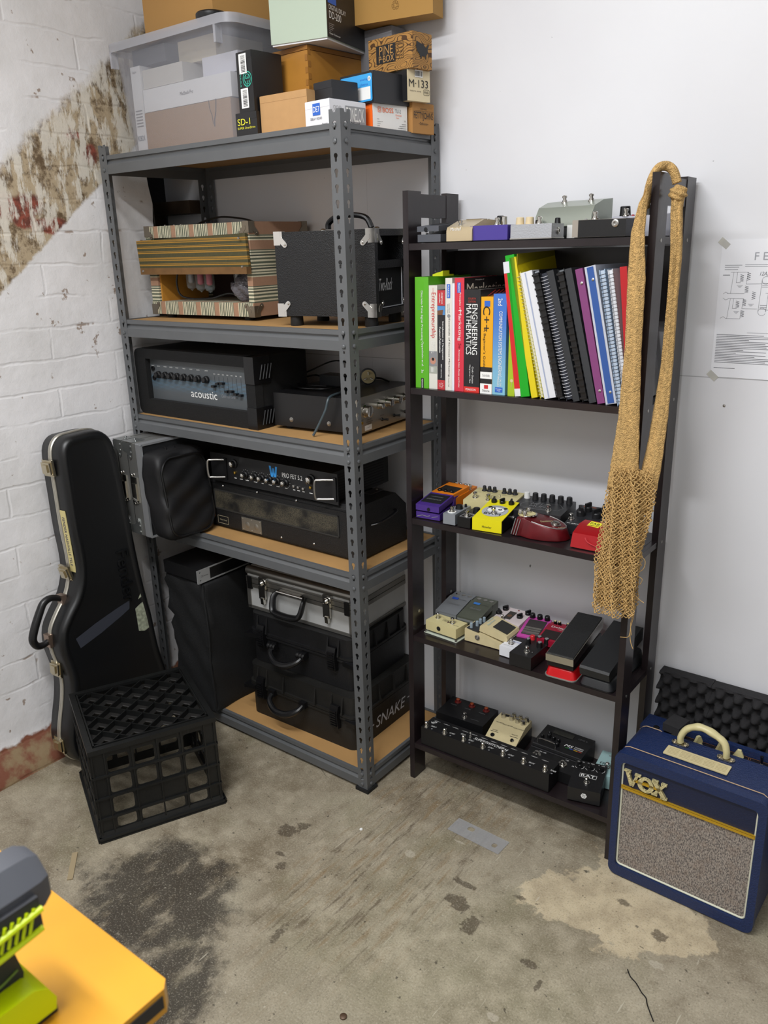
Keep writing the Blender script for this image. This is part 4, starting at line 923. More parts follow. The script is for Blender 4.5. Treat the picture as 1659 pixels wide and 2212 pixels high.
# ------------------------------------------------------------------ effects pedals on the bookcase
CREAMP = mat('#cbc08f', .45); CRM2 = mat('#c9bb92', .5, var=.05, vs=40); GREYM = mat('#8b8e93', .38, .4)
class Pedal(Thing):
    """pedal standing on a shelf: w wide, d deep, top slopes from hf (front) to hb (back)"""
    def __init__(s, label, shelf, x, y, th, w, d, hf, hb, m, r=.003, name='effects_pedal', cat='guitar pedal', prof=None, z=0, cx=0):
        super().__init__(name, label, cat, LT(x, y, LZ[shelf]+z+.0004, th), None)
        s.w, s.d, s.hf, s.hb = w, d, hf, hb; s.a = math.atan2(hb-hf, d)
        b = bmesh.new(); side(b, prof or [(0,.002),(d,.002),(d,hb),(0,hf)], 0, w, r, 2)
        s.part('enclosure', m, b)
        b = bmesh.new(); box(b, .004, w-.004, .004, d-.004, 0, .0022, 0); s.part('base_plate', RUBBER, b)
    def top(s, x, y, dz=0):
        return Tp(x, y, s.hf+(s.hb-s.hf)*y/s.d+dz) @ Matrix.Rotation(s.a, 4, 'X')
    def knob(s, x, y, r=.0075, h=.014, m=None, kind='round', dz=0, cap=None):
        b = bmesh.new(); F = s.top(x, y, dz)
        if kind == 'round': lathe(b, [(r*1.05, 0), (r, .002), (r*.88, h-.001), (r*.75, h)], F, 16)
        elif kind == 'skirt': lathe(b, [(r*1.25, 0), (r*1.2, .002), (r*.85, .004), (r*.75, h-.001), (r*.6, h)], F, 14)
        else:
            lathe(b, [(r, 0), (r*.95, h*.5), (r*.8, h*.6)], F, 14); box(b, -r*.28, r*.28, -r*.95, r*.95, h*.3, h, r*.15, 1, F @ Matrix.Rotation(R(random.choice((-30, 10, 35))), 4, 'Z'))
        k = s.part('knob', m or BLACKP, b, sharp=.5)
        if cap:
            b = bmesh.new(); lathe(b, [(r*.7, h-.001), (r*.6, h+.0008)], F, 14); s.part('knob_cap', cap, b, k)
    def stomp(s, x, y, washer=None, dz=0, k=1.0):
        F = s.top(x, y, dz)
        b = bmesh.new(); lathe(b, [(.0085*k, 0), (.0080*k, .0022), (.0060*k, .0024), (.0058*k, .006), (.0042*k, .0062), (.0042*k, .0105), (.0056*k, .0108), (.0057*k, .0145), (.004*k, .0160)], F, 16)
        fs = s.part('footswitch', CHROME, b)
        if washer:
            b = bmesh.new(); lathe(b, [(.0115, 0), (.0115, .0018)], F, 20); s.part('washer', washer, b, fs)
    def led(s, x, y, c='#7a1513', r=.0025):
        b = bmesh.new(); lathe(b, [(r, 0), (r, .001), (r*.5, .0026)], s.top(x, y), 10); s.part('led', mat(c, .2), b)
    def jack(s, F):
        b = bmesh.new(); lathe(b, [(.0075, 0), (.0075, .002), (.0055, .0025), (.0055, .004), (.0032, .004), (.0030, .0005)], F, 12); s.part('jack_socket', STEEL, b)
    def word(s, t, x, y, w, h, m=None, rot=0, skew=0): s.txt(t, s.top(x, y) @ Matrix.Rotation(R(rot), 4, 'Z'), w, h, m or WHITE, skew)
def treadle(p, y0, y1, z0, z1, m, t=.014, x0=.003, x1=None, r=.003, face=None, front=0.0):
    """hinged foot plate from (y0,z0) at the front to (y1,z1)"""
    x1 = x1 or p.w-.003
    b = bmesh.new(); side(b, [(y0, z0-t-front), (y1, z1-t), (y1, z1), (y0, z0)], x0, x1, r, 2); q = p.part('treadle', m, b)
    if face:
        a = math.atan2(z1-z0, y1-y0); F = Tp((x0+x1)/2, (y0+y1)/2, (z0+z1)/2) @ Matrix.Rotation(a, 4, 'X'); L = (y1-y0)/math.cos(a)
        b = bmesh.new(); fx, fy0, fy1, fm = face; box(b, -(x1-x0)/2*fx, (x1-x0)/2*fx, -L/2*fy0, L/2*fy1, 0, .0012, .0005, 1, F); p.part('rubber_pad', fm, b, q)
    return q

# ---- top tier (shelf 0)
p = Pedal('dark grey moulded pedal with a foot plate at the left end of the top tier', 0, .040, .004, -1, .066, .120, .020, .034, mat('#4b4e55', .32), .007, prof=[(0,.002),(.12,.002),(.12,.033),(.045,.020),(0,.019)])
treadle(p, -.002, .105, .0375, .047, mat('#4b4e55', .32), .012, .0, .062, .005, (.7, .2, .7, mat('#17181a', .5)))
b = bmesh.new(); lathe(b, [(.0065, -.003), (.0055, .0)], Fr(.025, -.002, .030), 16); lathe(b, [(.0035, 0), (.0035, .006)], Tp(.025, .004, .016), 10); p.part('release_button', RUBBER, b); p.done()
p = Pedal('champagne-coloured rounded pedal with a script logo, second on the top tier', 0, .1215, .004, -1, .070, .120, .030, .050, mat('#b9a888', .3, .35), .012, prof=[(0,.002),(.12,.002),(.12,.048),(.055,.050),(.004,.033),(0,.025)])
p.stomp(.028, .020, dz=.000); p.txt('Marshall', Fr(.026, -.0003, .0285), .028, .007, WHITE, .2)
b = bmesh.new(); box(b, .020, .060, .055, .085, .0485, .0512, .001, 1); p.part('control_plate', mat('#77694f', .4, .6), b)
for x in (.030,.050): p.knob(x, .105, .006, .006, CHROME, dz=-.0015)
p.done()
p = Pedal('deep purple pedal box on the top tier', 0, .1830, .008, -.6, .098, .070, .0340, .0345, mat('#43358a', .35), .0015)
p.stomp(.060, .020); p.jack(Rt(.098, .052, .014)); p.done()
p = Pedal('pedal with cream chicken-head knobs behind the purple pedal', 0, .185, .095, 0, .110, .085, .030, .030, mat('#e4dccb', .45), .003)
for x in (.070, .095): p.knob(x, .02, .012, .022, mat('#d9c6a0', .5), 'skirt')
p.knob(.012, .03, .009, .028, BLACKP); p.knob(.028, .02, .008, .026, CHROME); p.done()
p = Pedal('hammered silver die-cast pedal on the top tier, right of the purple one', 0, .2880, .008, -.5, .100, .060, .0330, .0330, mat('#a7a9ae', .42, .35, bump=('noise', 260, .35)), .004)
p.stomp(.058, .025); p.knob(.092, .045, .0068, .012, BLACKP)
b = bmesh.new(); box(b, -.001, .101, -.001, .061, .0018, .0042, .0005, 1); p.part('lid_plate', STEEL, b)
p.jack(Rt(.100, .030, .018)); p.done()
p = Pedal('small pedal with black and cream knobs tucked behind the silver die-cast pedal', 0, .300, .090, 0, .020, .06, .028, .028, BLACKP, .002)
p.knob(.010, .01, .008, .016, BLACKP); p.done()
p = Pedal('large sage-silver wedge pedal with two footswitches at the back of the top tier', 0, .2960, .112, -8.8, .148, .085, .028, .075, mat('#9aa096', .3, .5), .010, name='twin_switch_pedal', prof=[(0,.028),(.085,.028),(.085,.086),(.045,.082),(.012,.070),(0,.050)])
b = bmesh.new(); box(b, .004, .144, .004, .083, .0018, .030); p.part('lower_case', mat('#1b1c1d', .5), b)
p.hf = p.hb = .081; p.a = .1
p.stomp(.048, .045, dz=-.001); p.stomp(.118, .045, dz=-.001); p.done()
p = Pedal('white pedal seen between the silver and black pedals on the top tier', 0, .388, .085, 0, .066, .05, .030, .030, mat('#d5d5d2', .4), .002); p.done()
p = Pedal('black-fronted pedal with a silver left end and round jack, top tier', 0, .4325, .014, 0, .118, .090, .0370, .0400, mat('#9e968c', .4, .3), .0015)
b = bmesh.new(); box(b, .014, .119, -.0015, .091, .0025, .0365, .0005, 1); p.part('black_sleeve', BLACKP, b)
p.stomp(.040, .025); p.led(.022, .02, '#8c8c8c', .003); p.jack(Fr(.096, -.0016, .028)); p.done()
p = Pedal('see-through acrylic pedal with tall black knobs at the right end of the top tier', 0, .480, .112, 0, .110, .075, .044, .050, mat('#c6c6d2', .1, alpha=.6), .002)
p.knob(.022, .02, .012, .020, BLACKP); p.knob(.075, .02, .012, .020, BLACKP); p.stomp(.030, .004); p.led(.045, .006, '#9a1c24', .004); p.done()

# ---- third tier (shelf 2)
PURP = mat('#4b3185', .35, .2, var=.1, vs=30)
p = Pedal('scuffed metallic purple pedal with three black knobs, left end of the middle tier', 2, .0235, .010, 3.7, .072, .120, .020, .045, PURP, .004, prof=[(0,.002),(.12,.002),(.12,.046),(.082,.046),(.076,.026),(0,.019)])
treadle(p, -.003, .078, .040, .052, PURP, .016, .001, .071, .004, (.86, .55, .75, mat('#191a1d', .5)))
for x in (.018,.036,.054): p.knob(x, .100, .0062, .015, BLACKP, dz=.004)
b = bmesh.new(); box(b, .008, .064, .084, .118, .046, .0475, .0005, 1); p.part('knob_plate', mat('#9e9a8a', .5), b)
a_ = Tp(.036, .040, .0470) @ Matrix.Rotation(.15, 4, 'X'); p.txt('DISTORTION', a_ @ Tp(0, -.006, .001), .042, .006, SIL, .2); p.txt('HARDWIRE', a_ @ Tp(.0, .012, .0005), .036, .004, SIL)
b = bmesh.new(); lathe(b, [(.005, -.003), (.0045, .001)], Fr(.040, -.0035, .030), 12); p.part('release_button', RUBBER, b)
p.line(SIL, Fr(0, -.0004, 0), [(.004,.006),(.020,.011),(.034,.009),(.042,.012)], .0018); p.line(SIL, Fr(0, -.0004, 0), [(.048,.008),(.066,.013)], .0014); p.done('scuffs')
ORG = mat('#d97a18', .4)
p = Pedal('bright orange distortion pedal at the back left of the middle tier', 2, .0150, .098, -4, .074, .112, .040, .052, ORG, .003)
treadle(p, .0, .078, .052, .060, ORG, .016, .002, .072, .003, (.8, .7, .35, mat('#191512', .6)))
p.word('Heavy Metal', .036, .062, .046, .008, INK, 0, .2)
for x in (.012,.028,.044,.060): p.knob(x, .098, .005, .007, CHROME)
p.stomp(.068, .080, k=.8); p.done()
p = Pedal('large pale cream effects box with two footswitches and six black knobs, middle tier', 2, .1170, .0960, 6, .1360, .1000, .044, .053, CREAMP, .003, name='twin_switch_pedal')
p.stomp(.024, .026); p.stomp(.064, .022)
for x in (.026,.041,.056,.084,.100,.115): p.knob(x, .082, .0062, .014, mat('#26262a', .5), 'skirt')
p.line(INK, p.top(.066, .050), circ(0, 0, .021, 7), .0008, closed=True); p.line(INK, p.top(.066, .050), circ(.003, 0, .010, 9), .0008, closed=True); p.word('doom', .066, .050, .018, .006, INK)
for x in (.015,.045,.09,.118): p.ink(INK, p.top(x, .066), -.006, .006, 0, .0008)
p.done()
p = Pedal('mini plain grey pedal with a white-collared footswitch on the middle tier', 2, .1131, .0030, 4, .0352, .0880, .0305, .0310, mat('#8f939a', .38, .3), .003, name='mini_pedal')
p.stomp(.0165, .018, WHITE); p.knob(.020, .052, .010, .011, BLACKP); p.knob(.028, .074, .0035, .008, BLACKP); p.done()
p = Pedal('mini black pedal between the grey mini pedal and the yellow pedal', 2, .1566, .0035, 1.6, .0373, .0850, .0285, .0290, BLACKP, .002, name='mini_pedal')
p.stomp(.019, .016); p.knob(.026, .055, .0095, .013, BLACKP)
p.ink(SIL, p.top(.0, .0), .003, .034, .003, .030, .0002); p.word('fuzz', .020, .036, .022, .006, WHITE); p.ink(INK, p.top(0, 0), .006, .031, .006, .028, .0003); p.done()
YEL = mat('#dfd310', .4)
p = Pedal('bright yellow Howler pedal with a panda face drawing and black sides', 2, .1997, .0050, 6.6, .0806, .1200, .0330, .0500, BLACKP, .001, prof=[(.002,.002),(.119,.002),(.119,.0485),(.002,.0315)])
b = bmesh.new(); side(b, [(0,.001),(.0015,.001),(.0015,.0318),(.120,.0487),(.120,.050),(.0,.033)], .0, .0795, .0004, 1); p.part('yellow_wrap', YEL, b)
F = p.top(.040, .052); GY = mat('#a8abb0', .5)
p.inkpoly(GY, F, [(x*1.0, y*1.0) for x, y in circ(0, 0, .034, 36)], .0006); p.inkpoly(WHITE, F, [(x*.95, y*.62) for x, y in circ(0, .006/.62, .024, 30)], .0008)
for sx in (-1, 1):
    p.inkpoly(INK, F, circ(sx*.021, .020, .0055, 14), .0007); p.inkpoly(INK, F, [(sx*.010+x*1.3, .010+y) for x, y in circ(0, 0, .0042, 14)], .0010); p.inkpoly(WHITE, F, circ(sx*.010, .010, .0014, 8), .0012)
p.line(INK, F, circ(0, .006, .0235, 26), .0006, .0010, True); p.txt('BWM', F @ Tp(.000, -.019, .001), .044, .011, INK)
p.txt('Howler', Fr(.040, -.0002, .013), .026, .0060, INK)
for x, k_ in ((.016,'c'),(.039,'r'),(.064,'c')): p.knob(x, .104, .0078, .013, BLACKP, 'chicken')
p.stomp(.042, .040); p.jack(Rt(.0806, .075, .022)); p.done()
p = Pedal('wide black METAL MUFF pedal with one white and five black round knobs, middle tier', 2, .2560, .0880, 6.1, .1400, .1220, .0430, .0480, mat('#1c1d20', .38), .002, name='six_knob_pedal')
for i in range(6): p.knob(.012+i*.0232, .104, .0082, .0165, WHITE if i == 0 else mat('#1b1b1e', .5))
p.stomp(.098, .028); p.word('METAL', .066, .066, .052, .014, SIL, 0, .15); p.word('MUFF', .064, .048, .046, .012, SIL, 0, .15)
p.line(SIL, p.top(0, 0), [(.020,.036),(.120,.036),(.128,.056),(.112,.080),(.028,.080),(.014,.056)], .0008, closed=True); p.ink(SIL, p.top(0,0), .03, .10, .027, .029); p.done()
p = Pedal('wide black pedal with ribbed black knobs behind the bright red pedal', 2, .4050, .1010, 2.9, .1400, .1200, .0270, .0440, mat('#222327', .4), .002, name='six_knob_pedal')
for x in (.022,.062,.102,.130): p.knob(x, .060, .0115, .024, mat('#1a1a1c', .5), 'chicken')
for x in (.030,.070,.110): p.knob(x, .090, .0095, .022, mat('#1a1a1c', .5), 'chicken')
p.stomp(.008, .030); p.stomp(.100, .020); p.word('tc electronic', .035, .008, .060, .005, WHITE); p.ink(OR, p.top(0,0), .01, .13, .112, .114); p.done()
# dark red teardrop pedal
WINE = mat('#5f1219', .3, .25, var=.25, vs=30); WORN = mat('#8c8a88', .4, .4)
p = Thing('effects_pedal', 'worn dark red teardrop-shaped pedal with a big silver button on the middle tier', 'guitar pedal', LT(.2990,.0190,LZ[2]+.0004,2))
def tear(k, ox=0):
    L = [(0,.060),(0,.004),(.020,.000),(.026,.003),(.050,-.004),(.080,-.003),(.105,.002),(.125,.012),(.138,.028),(.142,.046),(.136,.062),(.120,.076),(.095,.086),(.070,.088),(.045,.082),(.020,.078)]
    cx_, cy_ = .068, .042
    return [(cx_+(x-cx_)*k+ox, cy_+(y-cy_)*k) for x, y in L]
lo, hi = tear(1.0), tear(.82, .002)
def tearh(x): return .048-.020*max(0, min(1, (x-.03)/.10))
b = bmesh.new(); A_ = [b.verts.new((x, y, .001)) for x, y in lo]; B_ = [b.verts.new((x, y, tearh(x))) for x, y in hi]
n_ = len(A_)
for i in range(n_): b.faces.new([A_[i], A_[(i+1) % n_], B_[(i+1) % n_], B_[i]])
b.faces.new(A_[::-1]); b.faces.new(B_)
bmesh.ops.triangulate(b, faces=[f for f in b.faces if len(f.verts) > 4]); bev(b, b.faces[:], .0025, 2, .45)
p.part('enclosure', WINE, b, sharp=.9)
b = bmesh.new(); tube(b, [(x, y, tearh(x)+.0002) for x, y in tear(.80, .002)][4:14], .0014, 6); p.part('worn_edge', WORN, b)
b = bmesh.new(); prism(b, circ(.026, .042, .022, 24), .0475, .0495, None, .0005, 1); p.part('knob_plate', CREAMP, b)
b = bmesh.new(); tube(b, [(.026+.024*math.cos(R(a_)), .042+.024*math.sin(R(a_)), .0485) for a_ in range(-80, 81, 10)], .0022, 8); p.part('chrome_trim', CHROME, b)
for x, y in ((.014,.030),(.028,.026),(.026,.052)):
    b = bmesh.new(); lathe(b, [(.0055, 0), (.0058, .002), (.0050, .011), (.0042, .013), (.002, .0138)], Tp(x, y, .049), 16); p.part('knob', CHROME, b)
slope = Matrix.Rotation(.20, 4, 'Y')
b = bmesh.new(); lathe(b, [(.0125, -.002), (.0125, .003), (.0090, .0035), (.0085, .008), (.007, .009)], Tp(.104, .040, tearh(.104)) @ slope, 24); p.part('footswitch', STEEL, b)
p.txt('Danelectro', Tp(.080, .040, tearh(.080)+.0006) @ slope @ Matrix.Rotation(R(58), 4, 'Z'), .036, .008, CREAMP, .3); p.txt('Cool Cat', Tp(.122, .034, tearh(.122)+.0012) @ slope @ Matrix.Rotation(R(58), 4, 'Z'), .018, .005, CREAMP)
for i in range(3):
    b = bmesh.new(); tube(b, [(.004+.007*i, .0005-.0012*i, .004), (.012+.007*i, .008-.001*i, .044)], .0012, 5); p.part('worn_rib', WORN, b)
p.done()
REDP = mat('#a5121a', .28, .2)
p = Pedal('glossy bright red pedal with a yellow FAB sticker, half hidden by the net bag', 2, .4610, .0190, 1, .100, .090, .030, .044, REDP, .010, prof=[(0,.002),(.09,.002),(.085,.046),(.050,.046),(.012,.034)])
F = Tp(.036, .058, .0465) @ Matrix.Rotation(.18, 4, 'X') @ Matrix.Rotation(R(-6), 4, 'Z')
b = bmesh.new(); box(b, -.015, .015, -.012, .012, -.001, .0008, 0, 1, F); p.part('sticker', YL, b); p.txt('FAB', F @ Tp(0, .002, .0008), .023, .010, INK); p.txt('CHORUS', F @ Tp(0, -.008, .0008), .018, .003, INK)
b = bmesh.new(); tube(b, smooth_path([(.035,.002,.030),(.045,-.001,.020),(.075,-.001,.012),(.1,.0,.010)], 5), .0012, 6); p.part('moulded_line', mat('#c43a40', .3), b); p.done()

# ---- fourth tier (shelf 3)
p = Pedal('cream MXR box pedal on a loose base plate, front left of the lower tier', 3, .0340, .0370, -4.3, .1040, .0545, .0300, .0300, CREAMP, .003, z=.0085)
p.stomp(.020, .030, k=.85); p.stomp(.072, .028); p.led(.060, .024, '#3a0d0d', .003)
p.line(INK, p.top(.052, .030), rrect(-.013, .013, -.005, .005, .003), .0008, closed=True); p.word('MXR', .052, .030, .020, .006, INK, 180); p.word('micro amp', .088, .020, .020, .004, INK, 180)
p.txt('gain', p.top(.035,.040), .008, .003, INK)
b = bmesh.new(); lathe(b, [(.0065, 0), (.0065, .0005)], Fr(.045, -.0004, .016), 14); p.part('jack_hole', RUBBER, b)
b = bmesh.new(); box(b, -.004, .108, -.003, .058, -.0080, -.0060, .0008, 1); p.part('loose_base_plate', mat('#c6cdbd', .4), b)
for x, y in ((.0,.0),(.104,.0),(.104,.054),(.0,.054)):
    b = bmesh.new(); cyl(b, .003, .008, Tp(x, y, -.0082), 8); p.part('plate_screw', STEEL, b)
p.done()
for lab, x, y, c, c2 in (('silver-grey three-knob pedal at the back left of the lower tier', .0230, .1060, '#8b8e92', '#2c4fae'), ('olive-grey three-knob pedal beside the silver-grey one on the lower tier', .0945, .1075, '#63675b', '#3c79c4')):
    mg = mat(c, .35, .4)
    p = Pedal(lab, 3, x, y, 2.3, .0680, .1180, .030, .0540, mg, .004, prof=[(0,.002),(.118,.002),(.118,.056),(.086,.055),(.080,.030),(0,.020)])
    treadle(p, -.003, .083, .0410, .0570, mg, .016, .0, .068, .004)
    b = bmesh.new(); box(b, .001, .067, -.0035, -.0005, .030, .036, .001, 1); p.part('treadle_edge', mat('#a5a8a8', .3, .5), b)
    for xx in (.014,.034,.054):
        b = bmesh.new(); lathe(b, [(.0065, 0), (.0065, .001), (.0045, .0018)], Tp(xx, .103, .0557), 14); p.part('recessed_knob', CHROME, b)
    F = Tp(.034, .040, .0500) @ Matrix.Rotation(.183, 4, 'X'); p.ink(mat(c2, .5), F, -.020, .0, .026, .036, .0006); p.txt('modulation', F @ Tp(.016, .029, .001), .024, .003, INK)
    p.txt('Ibanez', F @ Tp(0, .004, .001), .034, .009, SIL, .2)
    b = bmesh.new(); box(b, .028, .038, -.001, .001, .010, .020, .001, 1); p.part('battery_catch', BLACKP, b); p.done()
p = Pedal('cream pedal lying sideways with clear knobs and a raised foot plate, lower tier', 3, .1515, .0530, 1, .1290, .0740, .032, .032, CRM2, .002, name='delay_pedal', prof=[(0,.002),(.0005,.002),(.0740,.002),(.0740,.003),(.0740,.004),(0,.004)])
b = bmesh.new(); prism(b, [(0,.004),(.129,.004),(.129,.017),(.058,.034),(.045,.034),(.045,.030),(0,.038)], 0, .074, Fr(0, .074, 0), .001, 1); p.part('wedge_body', CRM2, b)
b = bmesh.new(); box(b, .003, .040, .004, .070, .034, .0385, .001, 1); p.part('control_panel', mat('#2a2c2e', .5), b)
CLR = mat('#9fb0bd', .12, alpha=.7)
for x, y in ((.014,.012),(.022,.030),(.022,.048),(.026,.062)):
    b = bmesh.new(); lathe(b, [(.0045, 0), (.0042, .014), (.003, .015)], Tp(x, y, .038), 12); p.part('knob', CLR, b)
b = bmesh.new(); prism(b, [(.044,.040),(.126,.026),(.130,.036),(.126,.044),(.060,.062),(.046,.055)], .002, .072, Fr(0, .074, 0), .0025, 2); q_ = p.part('treadle', CRM2, b)
b = bmesh.new(); box(b, -.014, .030, -.026, .026, 0, .001, .0005, 1, Tp(.094, .037, .0540) @ Matrix.Rotation(.265, 4, 'Y')); p.part('rubber_pad', mat('#2b2b29', .6), b, q_)
SKB = mat('#7fb0c2', .5); F = Tp(.060, .037, .0632) @ Matrix.Rotation(.22, 4, 'Y') @ Matrix.Rotation(PI/2, 4, 'Z'); p.txt('Digital Reverb', F @ Tp(-.010, -.008, 0), .040, .006, SKB); p.txt('Delay', F @ Tp(.0, .001, 0), .03, .006, SKB)
p.jack(Fr(.040, -.0002, .021)); p.done()
p = Pedal('large pale pink-white echo pedal with four black knobs behind the sideways cream pedal', 3, .1895, .1300, 1, .0860, .0850, .046, .052, mat('#d6c9ca', .45), .002, name='echo_pedal')
for x, y in ((.010,.068),(.004,.040),(.078,.072),(.066,.044)): p.knob(x, y, .0088, .012, BLACKP, 'chicken')
p.ink(mat('#3a3532', .5), p.top(0, 0), .026, .048, .020, .066); p.inkpoly(mat('#6b4a36', .5), p.top(.037, .040), circ(0, 0, .007, 14), .0006); p.stomp(.030, .010, k=.8); p.led(.046, .078); p.done()
PNK = mat('#b8459a', .35)
p = Pedal('magenta-pink pedal with a chrome foot plate, lower tier', 3, .2850, .1000, 8, .0660, .1000, .034, .050, PNK, .006)
b = bmesh.new(); box(b, .008, .058, .012, .085, 0, .0015, .001, 1, p.top(0, 0)); p.part('inset_panel', mat('#4b4647', .35, .5), b)
for i in range(3):
    b = bmesh.new(); box(b, .010, .056, .016+.010*i, .024+.010*i, .001, .005, .0015, 2, p.top(0, 0)); p.part('chrome_bar', CHROME, b)
p.word('Ibanez', .033, .074, .030, .006, BL, 0, .2)
for x in (.012,.033,.054): p.knob(x, .0965, .0080, .012, BLACKP)
p.done()
CRIM = mat('#9c1030', .35, .15)
p = Pedal('crimson Delay pedal with a black rubber pad, lower tier', 3, .3490, .0850, 4, .0660, .1150, .024, .050, CRIM, .003, prof=[(0,.002),(.115,.002),(.115,.050),(.090,.050),(.084,.032),(0,.020)])
treadle(p, .004, .088, .0480, .0570, CRIM, .018, .001, .065, .002, (.84, .80, .18, mat('#1d1312', .6)))
p.txt('Delay', Tp(.033, .072, .0562) @ Matrix.Rotation(.10, 4, 'X'), .036, .010, WHITE); p.txt('CARBON COPY', Tp(.045, .062, .0560) @ Matrix.Rotation(.10, 4, 'X'), .018, .003, WHITE)
for x in (.014,.026,.050): p.knob(x, .104, .0050, .014, BLACKP, cap=CREAMP)
p.done()
p = Pedal('mini white pedal with a dark screen and one footswitch, front of the lower tier', 3, .2719, .0302, -2.7, .0450, .0887, .0292, .0292, mat('#dcdde2', .4), .003, name='mini_pedal')
p.stomp(.020, .026); b = bmesh.new(); box(b, .006, .040, .050, .084, .0288, .0300, .0008, 1); p.part('screen', mat('#17181c', .2), b); p.word('POLYTUNE', .028, .042, .022, .005, BL); p.ink(SIL, p.top(0,0), .005, .035, .012, .013); p.done()
p = Pedal('plain black box pedal with four black knobs and one red knob, lower tier', 3, .3184, -.0017, -.7, .0620, .1195, .0365, .0365, mat('#141416', .42), .0015)
p.stomp(.036, .026)
for x, y, k_ in ((.016,.072,.007),(.050,.070,.008),(.034,.100,.008),(.056,.098,.008)): p.knob(x, y, k_, .014, BLACKP, cap=SIL)
p.knob(.014, .100, .0075, .011, mat('#c0242c', .35)); p.led(.050, .030, '#303030'); p.done()
# wah pedal: bright red base, black treadle with chrome frame
REDW = mat('#c11219', .25)
p = Thing('wah_pedal', 'long wah pedal with a glossy red base and a black chrome-edged foot plate', 'wah pedal', LT(.4170,.0000,LZ[3]+.0004,3))
def wahbase(p, m, w, L, h0, h1):
    b = bmesh.new(); lo = rrect(0, w, 0, L, .014, 4); hi = rrect(.006, w-.006, .006, L-.004, .010, 4)
    A_ = [b.verts.new((x, y, .003)) for x, y in lo]; B_ = [b.verts.new((x, y, h0+(h1-h0)*y/L)) for x, y in hi]
    for i in range(len(A_)): b.faces.new([A_[i], A_[(i+1) % len(A_)], B_[(i+1) % len(A_)], B_[i]])
    b.faces.new(A_[::-1]); f = b.faces.new(B_); bmesh.ops.bevel(b, geom=list(f.edges), offset=.004, segments=3, affect='EDGES', profile=.5)
    q = p.part('base', m, b, sharp=1.0)
    b = bmesh.new(); prism(b, rrect(-.002, w+.002, -.002, L, .015, 4), .0, .003, None, .001, 1); p.part('base_rim', mat('#9d9c98', .4, .5) if m is REDW else BLACKP, b, q)
wahbase(p, REDW, .080, .215, .026, .030)
b = bmesh.new(); side(b, [(-.004,.045),(.205,.066),(.205,.094),(-.006,.064)], .004, .076, .004, 2); tr_ = p.part('treadle_frame', CHROME, b)
b = bmesh.new(); side(b, [(.0,.0648),(.202,.0938),(.202,.0962),(.0,.0672)], .007, .073, .002, 2); p.part('rubber_pad', mat('#18191a', .55, bump=('voronoi', 500, .4)), b, tr_)
b = bmesh.new(); box(b, .006, .074, .002, .20, .030, .052); p.part('treadle_side', BLACKP, b); p.done()
p = Thing('volume_pedal', 'long plain black volume pedal at the right end of the lower tier', 'volume pedal', LT(.5070,.0050,LZ[3]+.0004,-1))
wahbase(p, mat('#26272a', .5), .084, .215, .024, .034)
b = bmesh.new(); side(b, [(.0,.030),(.205,.060),(.205,.094),(.196,.098),(-.002,.056),(-.006,.050)], .002, .078, .006, 3); p.part('treadle', mat('#1d1e20', .5, bump=('noise', 500, .2)), b)
b = bmesh.new(); box(b, -.002, .020, .150, .190, .030, .050, .003, 2); lathe(b, [(.003, 0), (.001, .001)], Rt(.079, .17, .06), 8); p.part('pivot_block', BLACKP, b); p.done()

# ---- bottom tier (shelf 4)
BLK5 = mat('#101012', .42)
p = Pedal('long black SUPERSWITCHER box with seven chrome footswitches along the front of the bottom tier', 4, .0345, .0080, .1, .4035, .0640, .0570, .0570, BLK5, .001, name='loop_switcher', cat='pedal switcher')
for i in range(7): p.stomp(.012+i*.0625, .010+0*i)
p.stomp(.145, .034, k=.6)
for i in range(7):
    x = .012+i*.0625; p.word(('INPUT','OUTPUT','OUTPUT','OUTPUT','OUTPUT','MAIN OUTPUT','TUNER')[i], x+.019, .020, .016, .006, WHITE, 0, .2); p.inkpoly(SIL, p.top(x+.020, .008), circ(0, 0, .0026, 10))
    for k_ in (0, 1):
        if x+.02+k_*.03 < .40: p.word('• LOOP %d •' % (i+1), x+.012+k_*.032, .050, .020, .0032, WHITE)
p.word('SUPERSWITCHER', .205, .036, .094, .011, WHITE, 0, .25); p.word('II', .258, .034, .009, .010, WHITE, 0, .25); p.word('EDIT', .122, .034, .014, .005, WHITE, 0, .2); p.word('4ms', .018, .040, .016, .014, WHITE, 60); p.done()
p = Pedal('wide black pedal with three red rotary knobs behind the loop switcher', 4, .0250, .1020, 2.2, .1560, .1000, .0570, .0600, BLK5, .004, name='three_knob_pedal')
for x in (.030,.078,.126): p.knob(x, .080, .0085, .010, mat('#55120f', .3), 'skirt', cap=mat('#b0532c', .2, .5)); p.word('VOLUME', x-.004, .060, .020, .003, SIL)
p.stomp(.088, .016); p.word('LOOPSTATION', .120, .018, .026, .002, SIL); p.done()
p = Pedal('cream multi-knob pedal with seven chrome knobs at the back of the bottom tier', 4, .2015, .0820, 4.6, .0960, .1180, .0440, .0640, CRM2, .001, name='seven_knob_pedal', prof=[(.001,.002),(.117,.002),(.117,.0640),(.070,.0660),(.001,.0420)])
b = bmesh.new(); box(b, .0955, .097, .001, .117, .003, .043); p.part('black_side', BLACKP, b)
for x, y in ((.018,.092),(.045,.108),(.066,.106),(.086,.104),(.044,.090),(.064,.086),(.083,.082)):
    b = bmesh.new(); lathe(b, [(.0068, 0), (.0066, .002), (.0058, .013), (.0045, .014)], Tp(x, y, .0652), 14); p.part('knob', CHROME, b)
F0 = Tp(0, 0, .0422) @ Matrix.Rotation(.335, 4, 'X')
p.ink(INK, Tp(0,0,.0655), .012, .030, .100, .110, .0008)
